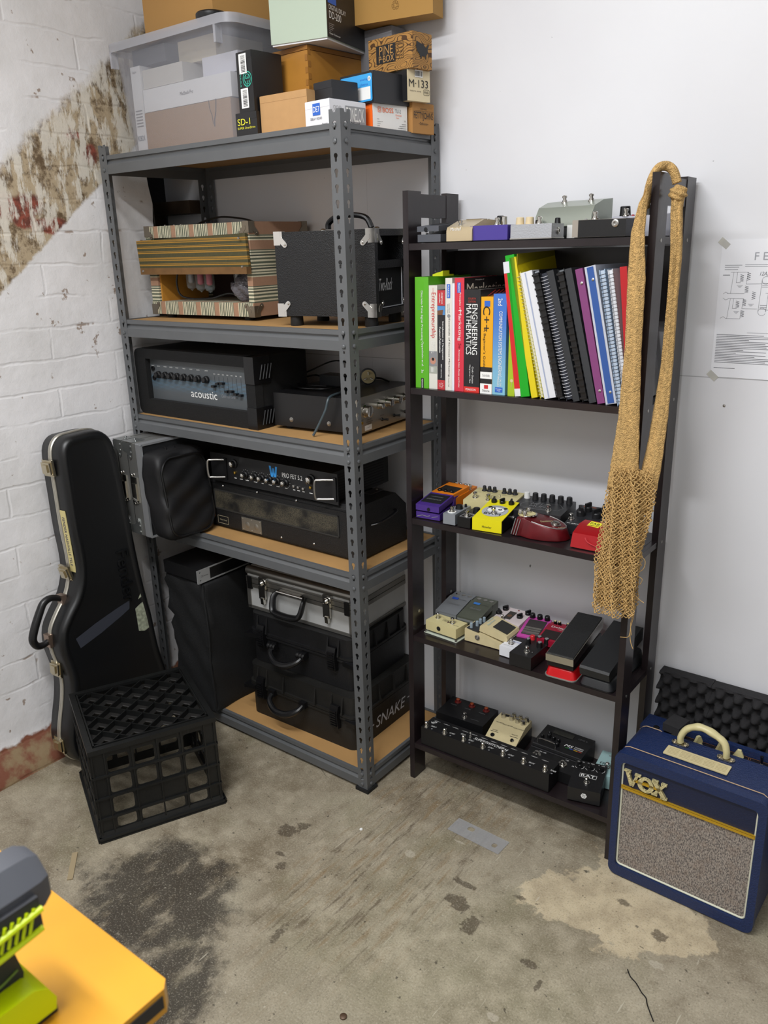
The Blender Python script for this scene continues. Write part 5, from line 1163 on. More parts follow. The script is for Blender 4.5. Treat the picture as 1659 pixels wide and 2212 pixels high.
for s_, x, y, ww in (('CARL MARTIN', .020, .066, .024), ('DELAY PRE AMP', .046, .064, .030), ('KICK-POINT', .080, .062, .032), ('ON/OFF', .018, .036, .016), ('MEMORY/TAP', .078, .038, .018)): p.txt(s_, F0 @ Tp(x, y, .001), ww, .0036, INK)
for x, y in ((.018,.031),(.078,.031)): p.ink(INK, F0, x-.012, x+.012, y-.0006, y+.0006, .001)
for x in (.018,.078):
    b = bmesh.new(); lathe(b, [(.0062, 0), (.0062, .002), (.004, .005)], F0 @ Tp(x, .018, .0), 14); p.part('footswitch', CHROME if x > .05 else BLACKP, b)
p.done()
p = Thing('modeler_pedal', 'black stepped M5 stompbox modeler with a chrome guard bar on the bottom tier', 'guitar pedal', LT(.3270,.0700,LZ[4]+.0004,-.7))
w_ = .146
b = bmesh.new(); side(b, [(0,.002),(.156,.002),(.156,.057),(.066,.048),(.063,.040),(.056,.038),(0,.034)], 0, w_, .0015, 1); p.part('enclosure', BLK5, b)
b = bmesh.new(); tube(b, [(0, .064, .0465), (w_, .064, .0465)], .0014, 6); tube(b, [(0, .058, .0385), (w_, .058, .0385)], .0014, 6); p.part('step_edge', mat('#2d2d30', .3), b)
a_ = math.atan2(.009, .09); FT = Tp(0, .066, .0485) @ Matrix.Rotation(a_, 4, 'X')
b = bmesh.new(); tube(b, smooth_path([(.012,.004,0),(.012,.004,.010),(.020,.004,.016),(.058,.004,.016),(.066,.004,.010),(.066,.004,0)], 4), .0016, 8, M=FT); p.part('chrome_guard', CHROME, b)
for x, y in ((.014,.030),(.030,.040),(.046,.036),(.062,.034),(.066,.016),(.026,.052)):
    b = bmesh.new(); lathe(b, [(.0055, 0), (.0050, .010), (.004, .011)], FT @ Tp(x, y, 0), 12); p.part('knob', BLACKP, b)
b = bmesh.new(); box(b, .030, .090, .062, .080, 0, .0008, 0, 1, FT); p.part('screen', mat('#34342e', .3), b)
p.txt('M5', FT @ Tp(.095, .030, .0008), .022, .011, WHITE, .3); p.txt('STOMPBOX', FT @ Tp(.124, .034, .0008), .026, .0045, WHITE, .2); p.txt('MODELER', FT @ Tp(.124, .027, .0008), .026, .0045, WHITE, .2)
for i, c_ in enumerate(('#2e7d32', '#2b4fb0', '#c9a21f', '#b23a22')): p.ink(mat(c_, .5), FT, .088+i*.012, .100+i*.012, .020, .0222, .0008)
p.txt('LINE 6', FT @ Tp(.118, .072, .0008), .026, .005, SIL)
FB_ = Tp(0, 0, .0342) @ Matrix.Rotation(math.atan2(.004, .056), 4, 'X')
for x in (.030, .108):
    b = bmesh.new(); lathe(b, [(.013, 0), (.012, .002), (.0070, .0025), (.0068, .006), (.0052, .0065), (.0052, .011), (.0035, .012)], FB_ @ Tp(x, .030, 0), 18); p.part('footswitch', CHROME, b)
for s_, x, y, ww in (('ON / OFF', .040, .048, .020), ('TAP', .112, .050, .010), ('LOOP 1', .012, .020, .018), ('TUNER', .06, .018, .014), ('EXPRESSION', .140, .036, .014)): p.txt(s_, FB_ @ Tp(x, y, .0006), ww, .004, WHITE)
p.done()
p = Pedal('black RAT distortion pedal turned at an angle at the right front of the bottom tier', 4, .4911, .0090, 13.3, .0830, .1150, .0400, .0480, mat('#121214', .4, bump=('noise', 400, .1)), .0025, z=.003)
F = p.top(.042, .056); p.inkpoly(WHITE, F, [(-.022,-.0075),(.022,-.0075),(.022,.0075),(-.022,.0075)], .0003); p.inkpoly(INK, F, [(-.0212,-.0068),(.0212,-.0068),(.0212,.0068),(-.0212,.0068)], .0005); p.txt('RAT', F @ Tp(0, 0, .0005), .036, .0105, WHITE)
for x in (.014,.041,.068):
    p.knob(x, .092, .0078, .012, BLACKP, 'chicken')
    for sx in (-1, 1): p.line(WHITE, p.top(x, .090), circ(0, 0, .0115, 8, R(200) if sx < 0 else R(-60), R(240) if sx < 0 else R(10)), .0009)
for x, s_ in ((.014,'DISTORTION'),(.041,'FILTER'),(.068,'VOLUME')): p.word(s_, x, .109, .018, .0035, WHITE)
p.stomp(.043, .030); p.inkpoly(WHITE, Fr(.042, -.0002, .022), circ(0, 0, .008, 6)); p.txt('PRO', Fr(.042, -.0005, .0245), .009, .004, INK); p.txt('CO', Fr(.042, -.0005, .0195), .008, .004, INK)
b = bmesh.new(); lathe(b, [(.008, -.0028), (.008, .002)], Tp(.042, .012, 0), 14); p.part('rubber_foot', RUBBER, b); p.done()
ICE = mat('#9fc0c0', .4)
p = Pedal('pale ice-blue FREEZE pedal at the right rear of the bottom tier', 4, .5150, .1060, 7, .0640, .1080, .040, .0430, ICE, .003)
p.word('FREEZE', .032, .050, .046, .011, INK); p.stomp(.032, .036); p.led(.036, .068, '#8e1c1c', .003); p.word('eh', .030, .092, .016, .009, SIL); p.done()
b = bmesh.new(); box(b, 0, .034, 0, .012, 0, .016, .002, 1); o = single('connector_block', 'small dark connector lying beside the freeze pedal', 'connector', b, BLACKP, LT(.474, .165, LZ[4]+.0004, -10))

# ------------------------------------------------------------------ books and binders (shelf 1)
def book(label, x, w, h, d, c, cover=None, y=.012, lean=0, name='book', txts=(), fcol=None, r=.0008, cat='book', pages='#d8d3c4', z=0, group=None, zb=0):
    M = LT(x, y, LZ[1]+.0004+z, 0) @ (Tp(w if 0 else 0, 0, 0) @ Matrix.Rotation(R(-lean), 4, 'Y'))
    t = Thing(name, label, cat, M, group); cm = mat(c, .38, coat=.15)
    b = bmesh.new(); t_ = .0016
    box(b, 0, w, 0, .0022, 0, h, r, 2)
    box(b, 0, t_, .001, d, 0, h); box(b, w-t_, w, .001, d, 0, h)
    t.part('cover', cm, b)
    b = bmesh.new(); box(b, t_, w-t_, .0022, d-.003, .003, h-.003); t.part('pages', mat(pages, .8, bump=('wave', 300, .2)), b)
    for s_, fx, fz, ln, hh, mm in txts: t.txt(s_, Sp(fx, -.0003, fz), ln, hh, mm)
    return t
LG = '#56a81e'
t = book('thick green signal processing textbook at the left end of the books', .0252, .0398, .2705, .200, LG, txts=(('Discrete-Time Signal Processing', .020, .178, .120, .0075, WHITE), ('Oppenheim et al.', .021, .085, .062, .0070, WHITE), ('3e', .021, .042, .008, .0065, WHITE)))
t.ink(INK, Sp(.0205, -.0003, .012), -.013, .013, -.004, .004); t.txt('PEARSON', Sp(.0205, -.0006, .012), .022, .004, WHITE); t.done()
b = bmesh.new(); box(b, 0, .030, 0, .05, .0, .004, .001, 1); prism(b, [(0,.004),(.012,.008),(.022,.010),(.030,.013),(.030,.004)], 0, .03, Fr(0,.03,0))
single('note_pad', 'yellow sticky paper tab lying on top of the green textbook', 'paper', b, mat('#c9d41c', .6), LT(.052, .05, LZ[1]+.2715, 0))
WT = '#d4d2c8'
t = book('pale grey Entrepreneurship paperback with red lettering', .0660, .0244, .2510, .185, WT, txts=(('Entrepreneurship', .0125, .180, .108, .0160, mat('#c4282c', .5)), ('THEORY/', .0165, .106, .022, .0030, WHITE), ('PROCESS/', .0125, .104, .026, .0030, WHITE), ('PRACTICE', .0080, .102, .028, .0030, WHITE), ('KURATKO', .0125, .240, .010, .002, mat('#c4282c', .5))))
t.ink(SIL, Sp(.012, -.0003, .0755), -.018, .018, -.0115, .0115); t.inkpoly(mat('#b98570', .6), Sp(.012, -.0004, .070), circ(0, 0, .0085, 14)); t.inkpoly(INK, Sp(.012, -.0005, .074), circ(0, 0, .004, 10)); t.ink(mat('#9fa398', .5), Sp(.012, -.0003, .048), -.009, .009, -.0115, .0115)
for i in range(3): t.ink(WHITE, Sp(.012, -.0005, .048), -.006, .006, -.006+.004*i, -.0048+.004*i)
t.done()
t = book('black and red Introduction to Management custom paperback', .0912, .0218, .2405, .180, '#19191d', txts=(('Introduction to Management', .0155, .120, .092, .0058, WHITE), ('Custom Publication', .0075, .122, .062, .0055, WHITE), ('EDIT University', .0110, .046, .034, .0042, WHITE)))
RD = mat('#b5343b', .45); F = Sp(.0109, -.0003, 0)
t.inkpoly(RD, Sp(.0109, -.0003, .222), [(-.018,-.0108),(.018,-.0108),(.018,.0108),(-.018,.0108)]); t.txt('palgrave', Sp(.0135, -.0006, .221), .026, .0060, WHITE); t.txt('macmillan', Sp(.0070, -.0006, .221), .022, .0040, WHITE)
t.inkpoly(mat('#4f86bd', .5), Sp(.0109, -.0003, .193), [(-.010,-.0108),(.011,-.0108),(.011,.0108),(-.010,.0108)]); t.inkpoly(mat('#6b4a34', .6), Sp(.0109, -.0005, .190), [(-.002,-.0108),(.008,-.0108),(.008,.004),(-.004,.006)])
t.inkpoly(RD, Sp(.0109, -.0003, .012), [(-.0118,-.0108),(.0118,-.0108),(.0118,.0108),(-.0118,.0108)])
for a_ in range(0, 360, 45): t.line(WHITE, Fr(.0109, -.0006, .011), [(.003*math.cos(R(a_)), .003*math.sin(R(a_))), (.0065*math.cos(R(a_)), .0065*math.sin(R(a_)))], .0008)
t.done()
t = book('off-white Essentials of Services Marketing paperback', .1138, .0192, .2680, .190, '#d6d3cb', txts=(('Essentials of Services Marketing', .0110, .104, .140, .0055, INK), ('Lovelock', .0115, .198, .022, .0032, SIL), ('Wirtz Chew', .0070, .197, .022, .0030, SIL), ('Prentice Hall', .0105, .020, .022, .0026, INK)))
t.ink(BL, Sp(.0090, -.0003, .238), -.016, .016, -.0050, .0050); t.txt('PEARSON', Sp(.0090, -.0006, .238), .028, .0050, WHITE); t.inkpoly(SIL, Sp(.010, -.0003, .180), circ(0, 0, .0045, 12)); t.done()
t = book('thin white booklet squeezed between the off-white and red textbooks', .1334, .0062, .2560, .180, '#dcdce6'); t.done()
t = book('red Principles of Marketing textbook with a black front cover', .1404, .0262, .2680, .215, '#cc2b40', txts=(('Principles of', .0150, .215, .040, .0062, WHITE), ('Marketing', .0140, .158, .072, .0105, WHITE), ('5e', .0150, .110, .012, .0075, mat('#7a1424', .5)), ('Armstrong, Adam, Denize and Kotler', .0130, .055, .092, .0050, WHITE)))
t.ink(BL, Sp(.0120, -.0003, .246), -.012, .012, -.0048, .0048); t.txt('PEARSON', Sp(.0120, -.0006, .246), .021, .0048, WHITE)
F = Rt(.0262, 0, 0); t.ink(INK, F, .0, .215, .0, .268, .0003); t.txt('Marketing', F @ Tp(.105, .238, .0008), .190, .034, mat('#cfc7bb', .5)); t.txt('Principles of', F @ Tp(.070, .262, .0008), .040, .004, WHITE); t.done()
t = book('thick black Engineering Mathematics textbook with bold white lettering', .1672, .0440, .2420, .190, '#161619', txts=(('ENGINEERING', .0295, .150, .118, .0145, WHITE), ('MATHEMATICS', .0130, .150, .118, .0145, WHITE), ('Croft • Davison', .0250, .042, .040, .0045, WHITE), ('Hargreaves • Flint', .0170, .044, .044, .0045, WHITE)))
t.ink(mat('#cf2e28', .45), Fr(.022, -.0003, .0065), -.0215, .0215, -.0065, .0070); t.txt('PEARSON', Fr(.020, -.0006, .0068), .028, .0052, WHITE); t.txt('FOURTH', Fr(.0215, -.0004, .2215), .020, .0045, mat('#b23a2a', .5)); t.txt('EDITION', Fr(.0215, -.0004, .2145), .020, .0045, mat('#b23a2a', .5))
F = Rt(.0440, 0, 0)
for i in range(5): t.line(mat('#b23028', .5), F, [(.0+.02*i,.200),(.03+.02*i,.225),(.07+.02*i,.238)], .0025)
t.done()
t = book('orange-yellow C++ beginner guide with a black and white checked foot', .2133, .0322, .2260, .170, '#e0a00c', txts=(('C++', .0150, .176, .058, .0190, INK), ('A Beginner\'s Guide', .0100, .108, .092, .0078, INK)))
F = Fr(.0161, -.0003, 0); t.ink(BL, F, -.007, .008, .204, .217)
for z0, z1, m_ in ((0,.024,WHITE),(.024,.036,INK),(.036,.052,WHITE),(.052,.0635,INK)): t.ink(m_, F, -.0158, .0158, z0, z1)
t.txt('Schildt', F @ Tp(0, .044, .0003), .020, .0060, SIL); t.txt('Osborne', F @ Tp(0, .0075, .0003), .020, .0055, INK); t.ink(mat('#c4282c', .5), F, -.005, .006, .012, .021, .0006)
F = Rt(.0322, 0, 0)
for i in range(9):
    for j in range(3): t.ink(INK if (i+j) % 2 else WHITE, F, .004+.014*j, .018+.014*j, .010+.016*i, .026+.016*i)
t.done()
BLU1 = N('book_blue'); BLU1.v(BLU1.b.inputs['Base Color'], BLU1.mix(BLU1.step(BLU1.z, .0, .20), '#7fb6cc', '#3f6fbf')); BLU1.b.inputs['Roughness'].default_value = .38
t = book('light blue Communication Systems Engineering textbook', .2462, .0345, .2330, .180, '#4f7fc4', txts=(('COMMUNICATION SYSTEMS ENGINEERING', .0200, .118, .152, .0090, WHITE), ('2nd', .0180, .215, .016, .0110, WHITE), ('PROAKIS', .0160, .030, .022, .0050, WHITE), ('SALEHI', .0225, .030, .018, .0045, WHITE)))
for c_ in t.o.children:
    if c_.name.startswith('cover'): c_.data.materials[0] = BLU1.m
t.ink(BL, Fr(.0180, -.0003, .012), -.010, .010, -.006, .006); t.txt('Prentice', Fr(.018, -.0006, .014), .015, .003, WHITE); t.txt('Hall', Fr(.018, -.0006, .010), .008, .003, WHITE); t.done()
t = book('thin lime-green textbook in the shade of the leaning folders', .2880, .0180, .1700, .175, '#9fb81e', txts=(('Practical Perspectives', .0100, .110, .050, .0040, INK), ('Wiley', .0100, .026, .012, .0035, CREAMP))); t.inkpoly(CREAMP, Fr(.010, -.0003, .036), circ(0, 0, .004, 12)); t.done()

def binder(label, x, w, lean, h, c, d=.205, name='document_folder', rings=None, ringm=None, pages='#dedede', rough=.4, y=.010, ends=None, alpha=None, dots=None, strip=None, cat='folder'):
    t = Thing(name, label, cat, LT(x, y, LZ[1]+.0006, 0) @ Matrix.Rotation(R(-lean), 4, 'Y'))
    m = mat(c, rough, alpha=alpha)
    b = bmesh.new()
    if rings:
        box(b, 0, .0016, .004, d, 0, h); box(b, w-.0016, w, .004, d, 0, h); t.part('cover', m, b)
        b = bmesh.new(); box(b, .0018, w-.0018, .007, d-.002, .002, h-.002); t.part('pages', mat(pages, .8), b)
        b = bmesh.new(); k = rings; rr = (w/2+.0006)
        for i in range(k):
            z = .010+(h-.02)*i/(k-1)
            if ringm is BLACKP: box(b, -.0006, w+.0006, -.0055, .010, z-.0022, z+.0022, .0018, 1)
            else: tube(b, [(w/2+rr*math.cos(a_), .004+.0065*math.sin(a_), z+.0012*math.sin(a_)) for a_ in [2*PI*j/10 for j in range(10)]], .0007, 4, True)
        if ringm is BLACKP: box(b, .001, w-.001, -.001, .004, .006, h-.006)
        t.part('ring_binding', ringm, b)
    else:
        box(b, 0, w, 0, .0018, 0, h, .0006, 1); box(b, 0, .0014, .001, d, 0, h); box(b, w-.0014, w, .001, d, 0, h); t.part('cover', m, b)
        b = bmesh.new(); box(b, .0014, w-.0014, .002, d-.004, .002, h-.004); t.part('pages', mat(pages, .8), b)
    if ends:
        for z0, z1, cc in ends: t.ink(mat(cc, .6), Fr(0, -.0004, 0), 0, w, z0, z1)
    if strip: t.ink(mat(strip[2], .4), Fr(0, -.0004, 0), strip[0], strip[1], .002, h-.002)
    if dots:
        b = bmesh.new()
        for z in dots: lathe(b, [(.0034, 0), (.0030, .0012), (.0012, .002)], Fr(w*.6, -.0002, z), 12)
        t.part('stud', CHROME, b)
    return t
binder('bright red folder with crumpled white ends, first of the leaning row', .3092, .0150, 7.4, .305, '#c81e22', pages='#d8d8d8', ends=((0,.018,'#d8d8da'),(.280,.305,'#d2d4da'))).done()
binder('glossy bright green plastic folder leaning beside the red one', .3245, .0225, 9.0, .320, '#12a01c', rough=.25).done()
t = binder('canary yellow folder whose cover flares above the row', .3520, .0155, 12.0, .318, '#d6c212', rough=.45); 
b = bmesh.new(); side(b, [(.0,.300),(.205,.318),(.203,.330),(.010,.324)], .0145, .0165, 0); b2 = t.part('raised_flap', mat('#8e8310', .55), b); t.done()
binder('yellow wire-bound notepad in the leaning row', .3720, .0100, 13.8, .288, '#c9bf3a', rings=34, ringm=mat('#c9c9a8', .4, .4), pages='#d9d5b8', name='wire_bound_notebook', cat='notebook').done()
binder('thick bundle of white loose pages in the leaning row', .3850, .0285, 14.2, .287, '#d5d6da', pages='#c9cbd2', name='paper_bundle', cat='papers', rough=.6, strip=(.010,.013,'#9aa4bd')).done()
binder('black comb-bound report right of the white pages', .4185, .0150, 14.8, .292, '#17181c', rings=19, ringm=BLACKP, pages='#8c9098', name='comb_bound_report', cat='report').done()
binder('white pages with a black wire coil, next to the comb-bound report', .4370, .0165, 15.2, .288, '#1b1c22', rings=38, ringm=mat('#d8d8de', .3, .3), pages='#2b2e38', name='wire_bound_notebook', cat='notebook').done()
binder('matt black slim folder in the middle of the dark binders', .4560, .0150, 15.2, .292, '#26282b', rough=.6).done()
binder('second black comb-bound report, with grey page edges', .4760, .0150, 14.4, .294, '#17181b', rings=20, ringm=BLACKP, pages='#6a6e72', name='comb_bound_report', cat='report').done()
binder('charcoal ring folder left of the purple one', .4940, .0160, 14.4, .295, '#2d2f33', rough=.5).done()
binder('plum-purple folder with two chrome studs in a clear sleeve', .5130, .0170, 13.4, .293, '#7c3c70', dots=(.028,.262), rough=.35).done()
binder('royal blue folder with two chrome studs and clear plastic edges', .5320, .0250, 12.8, .297, '#b9bdc8', dots=(.026,.268), rough=.3, strip=(.005,.020,'#2c5296')).done()
binder('pale blue plaid wire-bound notebook, right of the blue folder', .5585, .0130, 11.8, .290, '#9fb4cc', rings=36, ringm=mat('#26272b', .4), pages='#b5c2d2', name='wire_bound_notebook', cat='notebook', y=.006).done()
binder('white wire-bound notebook near the right end of the row', .5735, .0110, 11.0, .290, '#cfd1d6', rings=36, ringm=mat('#8e9094', .35, .5), pages='#d5d7dc', name='wire_bound_notebook', cat='notebook', y=.006).done()
t = binder('red hardback folder at the right end behind the net bag', .5800, .0150, 7.0, .292, '#b31820', d=.09, rough=.35); t.done()
# ------------------------------------------------------------------ guitar case leaning on the brick wall
# local frame: x = thickness (towards the room), y = across, z = up
GC = Matrix.Translation((-.774, 0, .0)) @ Matrix.Rotation(R(-3.1), 4, 'Y')
t = Thing('guitar_case', 'black moulded electric guitar case with a silver rim leaning upright against the brick wall', 'guitar case', GC)
outl = [(-.235,1.014),(-.275,1.010),(-.300,.985),(-.308,.940),(-.311,.85),(-.314,.74),(-.312,.66),(-.318,.60),(-.340,.545),(-.378,.500),(-.408,.455),(-.416,.400),(-.408,.345),(-.403,.290),(-.414,.230),(-.434,.165),(-.446,.110),(-.440,.060),(-.415,.025),(-.370,.004),
        (-.30,.000),(-.22,.000),(-.15,.010),(-.095,.040),(-.068,.09),(-.062,.15),(-.072,.215),(-.082,.275),(-.086,.33),(-.090,.40),(-.098,.47),(-.105,.55),(-.110,.65),(-.113,.75),(-.117,.85),(-.124,.94),(-.137,.985),(-.165,1.010),(-.200,1.015)]
sm = [(p.x, p.y) for p in smooth_path([(y, z, 0) for y, z in outl], 3, True)]
def inset(P, k):
    out = []; n = len(P)
    for i in range(n):
        a = Vector(P[i-1]); c = Vector(P[(i+1) % n]); d = (c-a).normalized(); nrm = Vector((d.y, -d.x)); out.append((P[i][0]-nrm.x*k, P[i][1]-nrm.y*k))
    return out
# outline runs anticlockwise seen from +x? make sure insetting goes inwards
def area2(P): return sum(P[i-1][0]*P[i][1]-P[i][0]*P[i-1][1] for i in range(len(P)))
if area2(sm) < 0: sm = sm[::-1]
CASEM = mat('#0e0f11', .38, bump=('noise', 700, .12), var=.15, vs=5)
def shell(b, xs):
    """xs: list of (x, inset) rings"""
    rings = [[b.verts.new((x, y, z)) for y, z in inset(sm, k)] for x, k in xs]
    for A_, B_ in zip(rings, rings[1:]):
        for i in range(len(A_)): b.faces.new([A_[i], A_[(i+1) % len(A_)], B_[(i+1) % len(A_)], B_[i]])
    b.faces.new(rings[0][::-1]); b.faces.new(rings[-1])
b = bmesh.new(); shell(b, [(-.050,0),(-.018,0),(-.008,.003),(-.001,.010),(.001,.016),(-.003,.024),(-.004,.030)]); t.part('front_shell', CASEM, b, sharp=1.2)
b = bmesh.new(); shell(b, [(-.116,.016),(-.112,.006),(-.104,.0),(-.066,0)]); t.part('back_shell', CASEM, b, sharp=1.2)
b = bmesh.new(); shell(b, [(-.066,-.0015),(-.064,-.004),(-.059,-.004),(-.058,-.001),(-.057,-.004),(-.052,-.004),(-.050,-.0015)]); t.part('silver_rim', mat('#bdb9ae', .35, .8), b, sharp=.5)
NI = mat('#c9bfa6', .22, 1.)
for (y, z), an in (((-.3145,.926), 2), ((-.3215,.607), 12), ((-.408,.329), -6), ((-.4440,.090), -2)):
    M = Tp(-.058, y-.003, z) @ Matrix.Rotation(R(an), 4, 'X')
    b = bmesh.new(); box(b, -.026, .024, -.003, .004, -.024, .024, .003, 2, M); box(b, -.022, .020, -.010, -.002, -.016, .018, .004, 2, M); box(b, -.012, .010, -.014, -.009, -.010, .012, .003, 2, M)
    lathe(b, [(.004, 0), (.001, .003)], M @ Fr(.019, -.004, -.018), 8); t.part('latch', NI, b)
b = bmesh.new(); tube(b, smooth_path([(-.058,-.352,.532),(-.058,-.385,.548),(-.058,-.412,.542),(-.058,-.432,.515),(-.058,-.455,.475),(-.058,-.466,.445),(-.058,-.458,.424),(-.058,-.440,.418),(-.058,-.418,.424)], 6), lambda s_: .0085+.0035*math.sin(s_*PI), 12); t.part('handle', BLACKP, b)
for y, z in ((-.352,.528),(-.415,.425)):
    b = bmesh.new(); box(b, -.072, -.044, y-.010, y+.006, z-.020, z+.020, .003, 2); t.part('handle_bracket', mat('#a58f80', .3, .9), b)
# masking tape with handwriting on the rim side of the front shell, worn tape marks and the raised logo
TAPE = mat('#c9bc82', .7); F = Matrix(((-1,0,0,0),(0,0,-1,0),(0,0,0,0),(0,0,0,1)))
b = bmesh.new(); M = Tp(-.034, -.3150, .70) @ Matrix.Rotation(R(0), 4, 'X'); box(b, -.013, .013, -.0010, .0012, -.100, .100, 0, 1, M); t.part('masking_tape', TAPE, b)
t.txt('FENDER NASHVILLE TELE', Sp(-.034, -.3165, .705), .150, .012, mat('#3b3a5a', .6))
RF = Matrix(((0,0,1,-.0035),(1,0,0,0),(0,1,0,0),(0,0,0,1)))
SCR = mat('#33363f', .5)
t.inkpoly(SCR, RF, [(-.355,.385),(-.28,.405),(-.20,.432),(-.17,.444),(-.166,.470),(-.21,.462),(-.29,.443),(-.365,.420)], .0006)
WT_ = mat('#8f9480', .7, var=.5, vs=90); t.inkpoly(WT_, RF, [(-.150,.360),(-.128,.352),(-.098,.360),(-.100,.420),(-.104,.452),(-.128,.446),(-.150,.436)], .0006); t.inkpoly(WT_, RF, [(-.135,.462),(-.112,.470),(-.108,.486),(-.120,.482)], .0006)
LG_ = text_mesh('Fender'); xs = [v.co.x for v in LG_.vertices]
K_ = RF @ Tp(-.165, .555, .001) @ Matrix.Rotation(-PI/2, 4, 'Z') @ MS(.17/(max(xs)-min(xs)), .06, 1) @ Matrix.Translation((0, -.35, 0)); LG_.transform(K_)
b = bmesh.new(); b.from_mesh(LG_)
ex_ = bmesh.ops.extrude_face_region(b, geom=b.faces[:]); bmesh.ops.translate(b, vec=(.005, 0, 0), verts=[v for v in ex_['geom'] if isinstance(v, bmesh.types.BMVert)])
t.part('raised_logo', mat('#0e0f11', .22), b); t.done()

# ------------------------------------------------------------------ upturned milk crate
MILK = mat('#0f1010', .45, bump=('noise', 120, .25), var=.35, vs=12)
CT = TR(-.4561, -.5726, 0, 65)
t = Thing('milk_crate', 'black plastic milk crate standing upside down on the concrete floor', 'crate', CT)
w_, h_ = .330, .280
def wall(b, M, solid):
    holes = []
    xs = [(.040,.095),(.110,.162),(.176,.228),(.242,.296)]
    for z0, z1, cols in ((.200,.250,(0,1,2,3)),(.136,.188,(0,1,2,3)),(.074,.124,(0,3) if solid else (0,1,2,3)),(.026,.062,None)):
        if cols is None: cl = [(.044,.095),(.110,.228),(.242,.292)]
        else: cl = [xs[c] for c in cols]
        for x0, x1 in cl: holes.append(rrect(x0, x1, z0, z1, .008, 3))
    plate(b, [(.0,0),(w_,0),(w_,h_-.012),(0,h_-.012)], holes, .0035, M)
    for z in (.196,.130,.067): box(b, -.003, w_+.003, z-.003, z+.003, .0035, .009, .001, 1, M)
    for z in (.0,.010): box(b, -.008, w_+.008, z, z+.004, .0035, .016, .001, 1, M)
    hexa(b, [(-.008,.0,.010),(w_+.008,.0,.010),(w_+.008,.0,.014),(-.008,.0,.014),(0,.026,.0035),(w_,.026,.0035),(w_,.026,.006),(0,.026,.006)], 0, 1, M)
    for x in (.0,.032,.1025,.169,.235,.298,.326): box(b, x, x+.004, .012, h_-.014, .0035, .008, 0, 1, M)
WALLS = [(Fr(0, .0035, 0), True), (Matrix(((0,0,1,w_-.0035),(1,0,0,0),(0,1,0,0),(0,0,0,1))), False),
         (Matrix(((-1,0,0,w_),(0,0,1,w_-.0035),(0,1,0,0),(0,0,0,1))), True), (Matrix(((0,0,-1,.0035),(-1,0,0,w_),(0,1,0,0),(0,0,0,1))), False)]
for M, so in WALLS:
    b = bmesh.new(); wall(b, M, so); t.part('crate_side', MILK, b)
b = bmesh.new()
for x0, x1, y0, y1 in ((-.006,w_+.006,-.006,.010),(-.006,w_+.006,w_-.010,w_+.006),(-.006,.010,.010,w_-.010),(w_-.010,w_+.006,.010,w_-.010)): box(b, x0, x1, y0, y1, h_-.014, h_, .002, 1)
for x0, x1, y0, y1 in ((.012,w_-.012,.012,.016),(.012,w_-.012,w_-.016,w_-.012),(.012,.016,.012,w_-.012),(w_-.016,w_-.012,.012,w_-.012)): box(b, x0, x1, y0, y1, h_-.006, h_+.003)
t.part('crate_rim', MILK, b)
b = bmesh.new()
# diagonal lattice with square holes, slightly sunk
s_ = .0785; lo_, hi_ = .014, w_-.014
def clipseg(c, sg):
    """diagonal line y = sg*x + c clipped to the square"""
    pts = []
    for x in (lo_, hi_):
        y = sg*x+c
        if lo_ <= y <= hi_: pts.append((x, y))
    for y in (lo_, hi_):
        x = (y-c)/sg
        if lo_ < x < hi_: pts.append((x, y))
    return sorted(set(pts))[:1]+sorted(set(pts))[-1:] if len(pts) > 1 else None
for k in range(-8, 9):
    for sg in (1, -1):
        c = (k+.5)*s_ + (0 if sg > 0 else w_)
        q = clipseg(c, sg)
        if not q: continue
        (xa, ya), (xb, yb) = q; L = math.hypot(xb-xa, yb-ya)
        if L < .02: continue
        M = Tp(xa, ya, 0) @ Matrix.Rotation(math.atan2(yb-ya, xb-xa), 4, 'Z'); box(b, 0, L, -.0015, .0015, h_-.026, h_-.002, 0, 1, M)
t.part('crate_lattice', MILK, b)
b = bmesh.new(); holes = []
for i in range(-8, 9):
    for j in range(-8, 9):
        if (i+j) % 2: continue
        cx_, cy_ = w_/2+i*s_/2, w_/2+j*s_/2
        if (i % 2) == 0: pass
        # lattice cells are diamonds centred on these points
        if lo_+.010 < cx_ < hi_-.010 and lo_+.010 < cy_ < hi_-.010 and min(cx_, cy_, w_-cx_, w_-cy_) > .030:
            holes.append([(cx_+.0150, cy_), (cx_, cy_+.0150), (cx_-.0150, cy_), (cx_, cy_-.0150)])
plate(b, [(lo_,lo_),(hi_,lo_),(hi_,hi_),(lo_,hi_)], holes, .003, Tp(0, 0, h_-.021))
for hl in holes:
    for i in range(4):
        a = Vector(hl[i]); c = Vector(hl[(i+1) % 4]); tube(b, [(a.x, a.y, h_-.0175), (c.x, c.y, h_-.0175)], .0014, 4)
t.part('crate_floor', mat('#1a1918', .5, bump=('noise', 120, .25), var=.4, vs=12), b); t.done()

